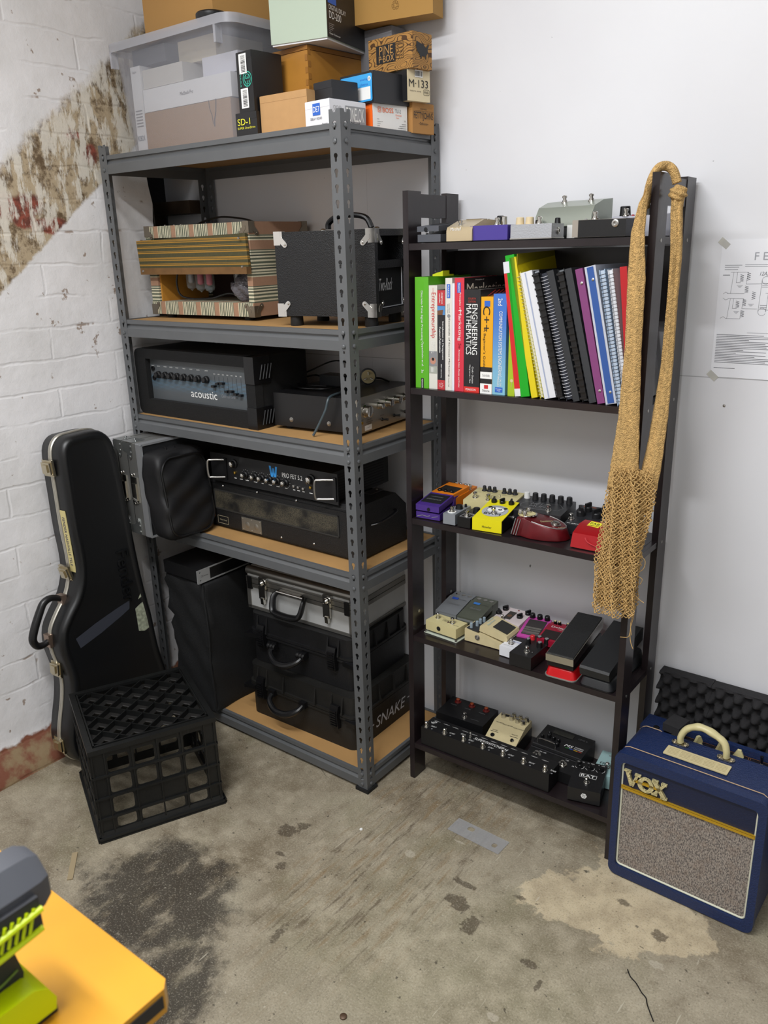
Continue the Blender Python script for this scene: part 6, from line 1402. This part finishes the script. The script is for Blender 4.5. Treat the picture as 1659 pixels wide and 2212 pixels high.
# ------------------------------------------------------------------ blue guitar amplifier
VX = TR(.6849, .1029, 0, -1.1)
t = Thing('guitar_amplifier', 'navy blue combo guitar amplifier with woven grey grille and cream handle, standing on the floor', 'amplifier', VX)
NAVY = mat('#172850', .42, bump=('voronoi', 300, .5), var=.06, vs=5); NAVY2 = mat('#101b3a', .5, bump=('voronoi', 300, .4)); CREAMV = mat('#cdc392', .4); PIP = mat('#d7d8c4', .45); GLD = mat('#cfa52f', .38, .55)
w_, d_, h_ = .3430, .205, .3520
b = bmesh.new()
fr_ = rrect(0, w_, .004, h_, .020, 5)
plate(b, fr_, [rrect(.016, w_-.018, .030, h_-.024, .012, 4)], .018, Fr(0, .018, 0))
bev(b, b.faces[:], .004, 2, .9)
F = Matrix(((1,0,0,0),(0,0,-1,d_),(0,1,0,0),(0,0,0,1)))
prism(b, rrect(.002, w_-.002, .006, h_-.002, .018, 5), .060, d_-.017, F, 0)
# rear top step holding the control panel
prism(b, rrect(.002, w_-.002, .006, h_-.045, .018, 5), .0, .060, F, 0)
box(b, .002, .060, d_-.060, d_, h_-.06, h_-.002, .006, 2); box(b, .04, w_-.002, d_-.014, d_, h_-.08, h_-.006, .004, 2); box(b, w_-.02, w_-.002, d_-.060, d_, h_-.08, h_-.002, .006, 2)
t.part('cabinet', NAVY, b, sharp=.7)
b = bmesh.new(); box(b, .014, w_-.016, .010, .018, .028, .262); 
GR = N('woven_grille'); g1 = GR.noise(420, 3, .6, GR.mapv((1.3, 1, .45))); g2 = GR.noise(60, 3)
GR.v(GR.b.inputs['Base Color'], GR.mix(GR.step(g1, .40, .62), '#5c5553', '#a89e94')); GR.v(GR.b.inputs['Base Color'], GR.mix(GR.m_('MULTIPLY', GR.step(g2, .5, .6), .25), GR.mix(GR.step(g1, .38, .62), '#585250', '#a59b91'), '#837062')); GR.b.inputs['Roughness'].default_value = .85
GR.v(GR.b.inputs['Normal'], GR.bump(g1, .5, .002)); t.part('grille_cloth', GR.m, b)
b = bmesh.new(); box(b, .014, w_-.016, .008, .018, .262, h_-.022); t.part('front_panel', NAVY2, b)
b = bmesh.new(); tube(b, [(x, .0085, z) for x, z in rrect(.0185, w_-.0205, .0325, h_-.0265, .010, 5)], .0024, 8, True); t.part('white_piping', PIP, b)
b = bmesh.new(); box(b, .018, w_-.020, .0045, .010, .252, .2585, .001, 1); box(b, .018, w_-.020, .0040, .010, .260, .2620, .0008, 1); t.part('gold_trim', GLD, b)
b = bmesh.new(); ly = .006
# serif letters V O X
def bar(b, x0, z0, x1, z1, wd): 
    L = math.hypot(x1-x0, z1-z0); M = Fr(0, ly, 0) @ Tp(x0, z0, 0) @ Matrix.Rotation(math.atan2(z1-z0, x1-x0), 4, 'Z'); box(b, 0, L, -wd/2, wd/2, -.001, .0055, .0012, 1, M)
b_ = b
bar(b, .031,.308,.044,.2715,.0085); bar(b, .056,.304,.045,.2715,.0065); bar(b, .024,.3075,.040,.3075,.005); bar(b, .050,.3045,.064,.3045,.005)
bar(b, .096,.306,.122,.270,.0095); bar(b, .120,.304,.098,.272,.0065); bar(b, .091,.3065,.106,.3065,.005); bar(b, .113,.3055,.126,.3055,.005); bar(b, .092,.2715,.106,.2715,.005); bar(b, .114,.2690,.129,.2690,.005)
M = Fr(0, ly, 0) @ Tp(.0775, .2865, 0); o1 = circ(0, 0, .0195, 28); i1 = [(x*.62, y) for x, y in circ(0, 0, .0135, 24)]
plate(b, o1, [i1], .0055, M)
t.part('logo_letters', mat('#d3c795', .3, .7, bump=('voronoi', 700, .9)), b)
b = bmesh.new(); bar(b, .050,.288,.112,.288,.006); t.part('logo_backing', GLD, b)
b = bmesh.new(); box(b, .060, w_-.02, d_-.058, d_-.015, h_-.052, h_-.022, .0, 1); t.part('control_panel', mat('#150f10', .25), b)
CP = mat('#b07a55', .4, .6)
for y in (d_-.055, d_-.018): t.line(CP, Tp(0, 0, h_-.0215), [(.07, y), (w_-.03, y)], .0012)
t.line(CP, Tp(0,0,h_-.0215), [(.255,d_-.055),(.252,d_-.018)], .001); t.line(CP, Tp(0,0,h_-.0215), [(.259,d_-.055),(.256,d_-.018)], .001)
for x in (.085,.138,.190,.232):
    b = bmesh.new(); M = Tp(x, d_-.040, h_-.022); lathe(b, [(.012, 0), (.0115, .006), (.009, .008)], M, 18); prism(b, [(-.013,.004),(.011,.006),(.013,.010),(.006,.026),(-.002,.026)], -.0035, .0035, M @ Matrix.Rotation(R((20,60,50,10)[int((x-.08)/.05)]), 4, 'Z') @ Fr(0, 0, 0), .0015, 2); t.part('cream_knob', CREAMV, b)
b = bmesh.new(); lathe(b, [(.010, 0), (.009, .003), (.005, .004), (.005, .008)], Tp(.285, d_-.040, h_-.022), 16); tube(b, [(.285, d_-.040, h_-.016), (.283, d_-.036, h_+.004)], lambda s_: .0022+.002*s_, 8); t.part('toggle_switch', CHROME, b)
b = bmesh.new(); lathe(b, [(.005, 0), (.005, .002), (.003, .002)], Tp(.315, d_-.045, h_-.022), 12); t.part('jack_socket', CP, b)
# handle
b = bmesh.new(); hx0, hx1, hy = .112, .218, .118
pth = smooth_path([(hx0,hy,h_+.004),(hx0+.000,hy,h_+.020),(hx0+.010,hy+.004,h_+.040),(hx0+.030,hy+.006,h_+.053),(.160,hy+.006,h_+.056),(hx1-.034,hy+.006,h_+.050),(hx1-.010,hy+.004,h_+.038),(hx1-.001,hy,h_+.020),(hx1,hy,h_+.004)], 6)
tube(b, pth, lambda s_: .0095+.0018*math.sin(s_*PI)+.0008*math.sin(s_*34)*(1 if .3 < s_ < .7 else 0), 14, flat=.75); t.part('carry_handle', CREAMV, b)
for x in (hx0, hx1):
    b = bmesh.new(); prism(b, rrect(x-.020, x+.020, hy-.010, hy+.008, .008, 4), h_-.001, h_+.0025, None, .0008, 1); 
    for dx in (-.013,.013): lathe(b, [(.006, 0), (.005, .003), (.002, .0045)], Tp(x+dx, hy-.001, h_+.002), 12)
    t.part('handle_plate', NI, b)
b = bmesh.new(); holes = []
for i in range(5):
    for j in range(5): holes.append([(.100+.0275*i, .0615+.0055*j), (.1235+.0275*i, .0615+.0055*j), (.1235+.0275*i, .0632+.0055*j), (.100+.0275*i, .0632+.0055*j)])
plate(b, rrect(.093, .239, .054, .092, .002, 2), holes, .0022, Tp(0, 0, h_)); t.part('vent_plate', mat('#c9bb90', .5), b)
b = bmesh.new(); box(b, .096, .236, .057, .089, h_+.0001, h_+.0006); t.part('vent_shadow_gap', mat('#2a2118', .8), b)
b = bmesh.new(); tube(b, [(.004, .034, h_-.014), (.012, .034, h_-.003), (.022, .034, h_+.0003), (w_-.02, .034, h_+.0003), (w_-.006, .034, h_-.008)], .0011, 6)
tube(b, [(.003, d_-.064, h_-.014), (.012, d_-.064, h_-.003), (.020, d_-.0625, h_+.0002), (.052, d_-.0625, h_+.0002), (.060, d_-.060, h_-.004)], .0011, 6); t.part('piping_cord', mat('#b99c7c', .5), b)
b = bmesh.new(); lathe(b, [(.0075, 0), (.0070, .001), (.004, .0015)], Tp(.040, .152, h_), 18); t.part('strap_screw', BLACKP, b)
for x in (.02, w_-.045):
    b = bmesh.new(); box(b, x, x+.025, .01, d_-.01, 0, .006, .002, 1); t.part('rubber_foot', RUBBER, b)
t.done()
FOAM = mat('#232224', .95, bump=('noise', 500, .5), var=.12, vs=40)
b = bmesh.new(); box(b, 0, .042, 0, .055, 0, .020, .002, 1)
single('foam_block', 'small dark grey foam block resting on the back edge of the blue amplifier', 'foam block', b, FOAM, VX @ Tp(.056, .150, h_-.0005) @ Matrix.Rotation(R(-8), 4, 'Z'))

# ------------------------------------------------------------------ acoustic foam panels behind the amplifier
def foam(label, x0, wd, top, th, yb):
    b = bmesh.new(); P = .0215; nx = int(wd/.0048); nz = int(top/.0048)
    g = [[None]*(nz+1) for _ in range(nx+1)]
    for i in range(nx+1):
        for j in range(nz+1):
            x = wd*i/nx; z = top*j/nz
            k = math.cos(2*PI*x/(2*P))*math.cos(2*PI*z/(2*P*.95)); hgt = .020*(max(0, k)**.55)-.010*(max(0, -k)**.7)
            e = min(1, (top-z)/.012, (z+.002)/.01); g[i][j] = b.verts.new((x, -th-hgt*max(0, e), z))
    for i in range(nx):
        for j in range(nz): b.faces.new([g[i][j], g[i+1][j], g[i+1][j+1], g[i][j+1]])
    bk = [b.verts.new(p) for p in ((0,0,0),(wd,0,0),(wd,0,top-.012),(wd,-.008,top),(0,-.008,top),(0,0,top-.012))]
    b.faces.new([bk[5], bk[2], bk[1], bk[0]]); b.faces.new([bk[4], bk[3], bk[2], bk[5]])
    b.faces.new([g[i][nz] for i in range(nx+1)]+[bk[3], bk[4]])
    b.faces.new([g[0][j] for j in range(nz+1)]+[bk[4], bk[5], bk[0]])
    b.faces.new([g[nx][j] for j in range(nz, -1, -1)]+[bk[1], bk[2], bk[3]])
    b.faces.new([g[i][0] for i in range(nx, -1, -1)]+[bk[0], bk[1]])
    return single('acoustic_foam_panel', label, 'foam panel', b, FOAM, Tp(x0, yb, 0), group=None, sharp=1.0)
foam('charcoal egg-crate foam panel next to the bookcase, behind the blue amplifier', .690, .130, .448, .040, .403)
foam('wide charcoal egg-crate foam panel behind the blue amplifier, cut off by the right edge', .8205, .420, .446, .040, .403)

# ------------------------------------------------------------------ printed schematic on the wall
t = Thing('schematic_sheet', 'white printed circuit schematic taped to the wall at the right edge', 'paper sheet', Tp(.735, .4045, 1.200))
b = bmesh.new(); box(b, 0, .210, -.0006, 0, 0, .297); t.part('paper', mat('#e6e7ec', .6), b)
F = Fr(0, -.0006, 0); PEN = mat('#6d6f75', .7); PENL = mat('#9c9ea4', .7)
t.txt('F E N D E R', F @ Tp(.128, .262, 0), .116, .016, PENL)
def ln(*p, w=.0006): t.line(PEN, F, list(p), w)
for x0, z0, x1 in ((.010,.243,.046),(.052,.244,.130),(.010,.239,.040),(.052,.240,.120),(.010,.234,.038)): t.ink(PENL, F, x0, x1, z0, z0+.0012)
ln((.008,.223),(.022,.223), w=.0014); ln((.024,.229),(.060,.229),(.058,.204),(.090,.205)); ln((.030,.229),(.027,.184)); ln((.020,.184),(.056,.184)); ln((.012,.183),(.017,.187),(.022,.184))
ln((.012,.174),(.018,.170),(.024,.173),(.056,.173),(.054,.152),(.085,.152)); ln((.028,.173),(.024,.130)); ln((.010,.130),(.016,.134),(.022,.130),(.052,.130),(.053,.148)); ln((.038,.229),(.037,.207),(.046,.207)); ln((.035,.173),(.034,.152),(.043,.152))
for x, z0, z1 in ((.048,.209,.224),(.062,.212,.228),(.060,.186,.200),(.058,.158,.172),(.044,.154,.168),(.056,.134,.148),(.076,.172,.188)):
    ln(*[(x+(.0035 if i % 2 else -.0035), z0+(z1-z0)*i/8) for i in range(9)], w=.0008)
for x, z in ((.045,.201),(.043,.146),(.072,.162)): ln((x-.006,z),(x+.006,z)); ln((x-.004,z-.002),(x+.004,z-.002)); ln((x-.002,z-.004),(x+.002,z-.004))
ln(*circ(.098, .212, .008, 14)); ln(*circ(.096, .146, .008, 14)); ln((.090,.212),(.088,.146)); ln((.106,.212),(.104,.146))
for z in (.206,.202,.198,.160,.156,.152): ln((.091,z),(.104,z), w=.0009)
t.txt('12AX7', F @ Tp(.098, .226, 0), .026, .008, PEN, .2); ln((.104,.150),(.200,.150)); ln((.100,.185),(.160,.185),(.160,.150))
for i in range(19):
    L = (.100,.135,.150,.070,.150,.105,.112,.108,.112,.060,.108,.045,.108,.085,.150,.120,.108,.118,.0)[i]
    if L: t.ink(PEN, F, .006, .006+min(L, .198), .0938-.0036*i, .0950-.0036*i)
t.ink(PEN, F, .006, .052, .0200, .0212); t.ink(PENL, F, .07, .12, .100, .1008)
for x, z in ((.003,.292),(.004,.004)):
    b = bmesh.new(); box(b, -.010, .014, -.0010, -.0006, -.008, .006, 0, 1, Tp(x, 0, z) @ Matrix.Rotation(.7, 4, 'Y')); t.part('sticky_tape', mat('#dcdad0', .3, alpha=.5), b)
t.done()
b = bmesh.new(); lathe(b, [(.0035, 0), (.003, .0015), (.001, .002)], Fr(0, 0, 0), 10)
single('wall_screw', 'small screw head in the white wall right of the bookcase', 'screw', b, STEEL, Tp(.772, .405, 1.135))

# ------------------------------------------------------------------ small things on the floor
b = bmesh.new(); plate(b, [(0,0),(.160,0),(.160,.056),(0,.056)], [[(x, y) for x, y in rrect(.042,.062,.030,.046,.006,4)], [(x, y) for x, y in rrect(.128,.142,.014,.030,.006,4)]], .0015)
single('plastic_strip', 'clear frosted plastic strip with two cut-outs lying on the concrete floor', 'plastic strip', b, mat('#b9babd', .25, alpha=.35), TR(.2735, .0020, .0012, -2))
b = bmesh.new(); tube(b, smooth_path([(.838,-.150,.002),(.850,-.165,.003),(.866,-.173,.002),(.884,-.190,.004),(.896,-.196,.002),(.905,-.212,.003),(.928,-.240,.002)], 6), .0013, 6)
single('wire_offcut', 'short black wire offcut lying on the concrete at the lower right', 'wire', b, BLACKP)
b = bmesh.new(); lathe(b, [(.0075, 0), (.0075, .003), (.005, .0045)], None, 16)
single('bottle_cap', 'small round rusty cap on the floor near the bottom edge of the photo', 'cap', b, mat('#5a4636', .5, .4), Tp(.413, -.600, .0003))
b = bmesh.new(); box(b, -.007, .007, -.050, .050, 0, .003, .0005, 1)
single('wood_sliver', 'flat pale strip of wood lying on the floor between the crate and the bench', 'wood strip', b, mat('#9a8a6c', .8), TR(-.438, -.677, .0003, 50))
b = bmesh.new(); lathe(b, [(.0045, 0), (.004, .002)], None, 10)
single('white_bead', 'tiny white dot-like bead on the floor in front of the steel shelving', 'bead', b, WHITE, Tp(.083, -.133, .0002))

# ------------------------------------------------------------------ knotted net bag hanging on the bookcase leg
ROPE = mat('#c4a066', .85, bump=('noise', 900, .6), var=.18, vs=120); ROPE2 = mat('#bf9b62', .9, bump=('voronoi', 420, 1.0), var=.3, vs=160)
t = Thing('net_bag', 'tan knitted string bag knotted over the top of the bookcase right front leg', 'net bag', LAD)
def lerp(T_, z):
    """table of (x,z) with falling z"""
    if z >= T_[0][1]: return T_[0][0]
    for (xa, za), (xb, zb) in zip(T_, T_[1:]):
        if z >= zb: return xa+(xb-xa)*(za-z)/(za-zb)
    return T_[-1][0]
LL = [(.6076,1.608),(.5873,1.571),(.5768,1.519),(.5763,1.430),(.5801,1.290),(.5758,1.143),(.5659,1.040),(.5545,.932),(.547,.820),(.5417,.680)]
LR = [(.6076,1.612),(.6044,1.57),(.6045,1.518),(.6137,1.430),(.6154,1.292),(.622,1.148),(.6290,1.018),(.6479,.947),(.6507,.841),(.644,.718)]
RL_ = [(.6338,1.604),(.6337,1.561),(.6401,1.473),(.6409,1.382),(.6378,1.240),(.6325,1.090),(.6248,1.016)]
RR = [(.659,1.607),(.6567,1.560),(.6633,1.473),(.6617,1.382),(.664,1.241),(.6682,1.144),(.6685,1.043),(.6627,.926),(.6415,.835),(.636,.70)]
rnd = random.Random(11)
def strap(z1, z0, TL, TR_, y, thick, nz, seed, close=True):
    b = bmesh.new(); rings = []; n = 20
    for i in range(nz+1):
        z = z1+(z0-z1)*i/nz; xa, xb = lerp(TL, z), lerp(TR_, z); yy = y(z) if callable(y) else y
        cx_, hw = (xa+xb)/2, (xb-xa)/2
        rings.append([b.verts.new((cx_+hw*math.cos(2*PI*k/n)*(1+.02*math.sin(z*160+k)), yy+thick*math.sin(2*PI*k/n)*(1+.35*math.sin(k*1.9+seed+z*6)), z)) for k in range(n)])
    for A_, B_ in zip(rings, rings[1:]):
        for k in range(n): b.faces.new([A_[k], A_[(k+1) % n], B_[(k+1) % n], B_[k]])
    if close: b.faces.new(rings[0][::-1]); b.faces.new(rings[-1])
    return b
def netlayer(z1, z0, fl_, fr_, fy, cell, r, seed, jitter=.0022, hang=0.):
    """open diamond mesh of twine between two edge curves"""
    rn = random.Random(seed); nz = max(2, int((z1-z0)/(cell*.62))); nx = max(2, int(round((fr_((z1+z0)/2)-fl_((z1+z0)/2))/cell)))
    b = bmesh.new(); pt = {}
    for j in range(nz+1):
        z = z1+(z0-z1)*j/nz
        for i in range(nx+1):
            u = (i+(.5 if j % 2 else 0))/(nx+.5); x = fl_(z)+(fr_(z)-fl_(z))*u
            pt[i, j] = Vector((x+rn.uniform(-jitter, jitter), fy(u, z)+rn.uniform(-jitter, jitter), z+rn.uniform(-jitter, jitter)))
    def seg(a, c):
        m_ = (a+c)/2+Vector((rn.uniform(-1, 1), rn.uniform(-1, 1), -1))*cell*.08; tube(b, [a, m_, c], r, 4, cap=False)
    for j in range(nz):
        for i in range(nx+1):
            if (i, j+1) in pt: seg(pt[i, j], pt[i, j+1])
            k = i+1 if j % 2 else i-1
            if (k, j+1) in pt: seg(pt[i, j], pt[k, j+1])
    return b
b = strap(1.606, .985, LL, LR, lambda z: -.016-.010*min(1, (1.61-z)*8), .009, 90, 0); t.part('left_strap', ROPE2, b, sharp=2)
b = strap(1.600, .990, RL_, RR, lambda z: .034-.045*max(0, (1.25-z)/.26 if z < 1.25 else 0), .011, 90, 2); t.part('right_strap', ROPE2, b, sharp=2)
b = bmesh.new(); tube(b, smooth_path([(.585,.024,1.565),(.596,.012,1.610),(.607,.018,1.636),(.620,.030,1.6405),(.634,.032,1.630),(.642,.034,1.608)], 6), .0105, 12, flat=.8); t.part('strap_loop', ROPE2, b, sharp=2)
b = bmesh.new()
bmesh.ops.create_icosphere(b, subdivisions=4, radius=1)
for v in b.verts: k = 1+.10*math.sin(v.co.z*9+v.co.x*4); v.co = Vector((.6455+v.co.x*.0175*k, .034+v.co.y*.017*k, 1.588+v.co.z*.0165*k))
t.part('knot', ROPE2, b, sharp=2)
# the bag itself: three loose layers of netting
L0 = lambda z: lerp(LL, z)
def R0(z): return lerp(RR, z) if z < .99 else lerp(LR, z)
for k, (z1, z0, a, c, yoff, cell, seed) in enumerate(((1.035,.690,0,0,-.030,.0076,1),(1.035,.700,.004,-.004,-.018,.0072,2),(.99,.700,.002,-.002,-.010,.0080,3),(.985,.705,.0,-.008,-.004,.0084,4))):
    fl_ = lambda z, a=a: L0(z)+a
    fr_ = lambda z, c=c: (lerp([(.636,1.06),(.660,1.02),(.6685,.99),(.6627,.926),(.6480,.862),(.6440,.78),(.640,.69)], z))+c
    fy = lambda u, z, y0=yoff, s=seed: y0-.016*math.sin(u*PI)+.006*math.sin(u*14+s*2+z*18)-.004*math.sin(u*27+z*40)
    t.part('netting', ROPE, netlayer(z1, z0, fl_, fr_, fy, cell, .00125, seed), sharp=2)
core = strap(1.03, .845, [(.5700,1.04),(.572,.93),(.580,.87),(.590,.84)], [(.628,1.04),(.652,.97),(.640,.90),(.610,.84)], -.020, .007, 60, 5); t.part('bunched_netting', ROPE2, core, sharp=2)
# loose threads
b = bmesh.new()
for q in ([(.636,-.02,.745),(.640,-.02,.70),(.634,-.02,.66),(.636,-.02,.630),(.644,-.022,.612)], [(.636,-.02,.745),(.650,-.02,.735),(.660,-.02,.730)], [(.634,-.02,.655),(.630,-.02,.638),(.612,-.022,.634)],
          [(.6395,-.02,.70),(.6335,-.02,.672),(.6375,-.02,.644)], [(.640,-.02,.84),(.655,-.02,.83),(.653,-.02,.81),(.642,-.02,.80)], [(.640,-.02,.79),(.652,-.02,.785),(.648,-.02,.772)]): tube(b, smooth_path(q, 5), .0009, 5)
t.part('loose_thread', ROPE, b, sharp=2)
t.done()

# ------------------------------------------------------------------ bench corner and drill in the foreground
BZT = .850
BW = mat('#c98f22', .35, bump=('noise', 30, .05), var=.10, vs=6, coat=.3)
t = Thing('workbench', 'orange varnished wooden bench top corner in the lower left foreground', 'bench', Tp(0, 0, 0))
b = bmesh.new(); prism(b, [(-.30,-1.204),(-.30,-2.1),(.756,-2.1),(.756,-1.212),(.748,-1.204)][::-1], BZT-.028, BZT, None, .002, 2); t.part('bench_top', BW, b)
b = bmesh.new(); box(b, .745, .7572, -2.1, -1.215, BZT-.020, BZT-.006, .001, 1); t.part('edge_band', mat('#24211f', .6), b)
b = bmesh.new(); box(b, -.28, .70, -2.05, -1.26, BZT-.10, BZT-.028, .002, 1); t.part('apron', mat('#8a6a38', .6), b)
for x, y in ((.64,-1.32),(-.26,-1.32),(.64,-2.03),(-.26,-2.03)):
    b = bmesh.new(); box(b, x, x+.06, y-.02, y+.04, 0, BZT-.10, .003, 1); t.part('leg', mat('#8a6a38', .6), b)
t.done()
LIME = mat('#c3d800', .35); DGR = mat('#4a4c52', .4); DGR2 = mat('#24252a', .5)
t = Thing('cordless_drill', 'lime green and dark grey cordless drill standing on the orange bench', 'drill', Tp(.662, 0, BZT+.0005))
z0 = .124
b = bmesh.new()
lathe(b, [(.010, .0), (.026, .0), (.0325, .010), (.034, .030), (.034, .075), (.031, .150), (.024, .185), (.014, .200), (.012, .235)], Tp(0, -1.266, z0) @ Matrix.Rotation(PI/2, 4, 'X') @ Matrix.Rotation(PI/8, 4, 'Z'), 8)
bev(b, b.faces[:], .003, 2, .35); t.part('motor_housing', DGR, b)
for y in (-1.312, -1.328):
    b = bmesh.new(); tube(b, [(.0345*math.cos(a_), y-.010*math.cos(a_), z0+.0345*math.sin(a_)) for a_ in [R(-5+10*i) for i in range(20)]], .0042, 8, flat=.4); t.part('lime_stripe', LIME, b)
b = bmesh.new()
box(b, .029, .0365, -1.335, -1.284, z0-.028, z0+.006, .002, 1); t.part('vent_panel', DGR2, b)
b = bmesh.new()
for i in range(7): tube(b, [(.0375, -1.290-.0065*i, z0-.002), (.0375, -1.297-.0065*i, z0-.024)], .0016, 6)
tube(b, [(.038, -1.283, z0-.006), (.038, -1.345, z0-.014)], .003, 8); tube(b, [(.037, -1.285, z0-.026), (.037, -1.345, z0-.032)], .003, 8); box(b, .026, .0372, -1.40, -1.340, z0-.034, z0+.012, .003, 2); t.part('vent_grille', LIME, b)
b = bmesh.new()
side(b, [(-1.304,.030),(-1.300,.048),(-1.312,.115),(-1.375,.112),(-1.362,.045),(-1.360,.028)], -.017, .017, .010, 4); t.part('handle_grip', DGR2, b)
b = bmesh.new(); tube(b, smooth_path([(.0175,-1.305,.055),(.0178,-1.325,.050),(.0178,-1.345,.053)], 5), .0012, 6); tube(b, smooth_path([(.0175,-1.303,.035),(.0178,-1.318,.030),(.0178,-1.330,.050)], 5), .0012, 6); box(b, .0165, .0182, -1.350, -1.330, .060, .065, 0); t.part('grip_moulding', mat('#6f8a2a', .4), b)
b = bmesh.new()
side(b, [(-1.288,.010),(-1.286,.022),(-1.292,.036),(-1.304,.044),(-1.380,.044),(-1.415,.030),(-1.418,.010)], -.040, .040, .016, 5); t.part('battery_pack', LIME, b)
b = bmesh.new(); box(b, -.034, .034, -1.412, -1.2845, 0, .014, .005, 2); t.part('battery_base', DGR2, b)
b = bmesh.new(); lathe(b, [(.009, 0), (.008, .03), (.004, .034)], Tp(0, -1.50, z0) @ Matrix.Rotation(PI/2, 4, 'X'), 14); t.part('chuck', STEEL, b)
t.done()
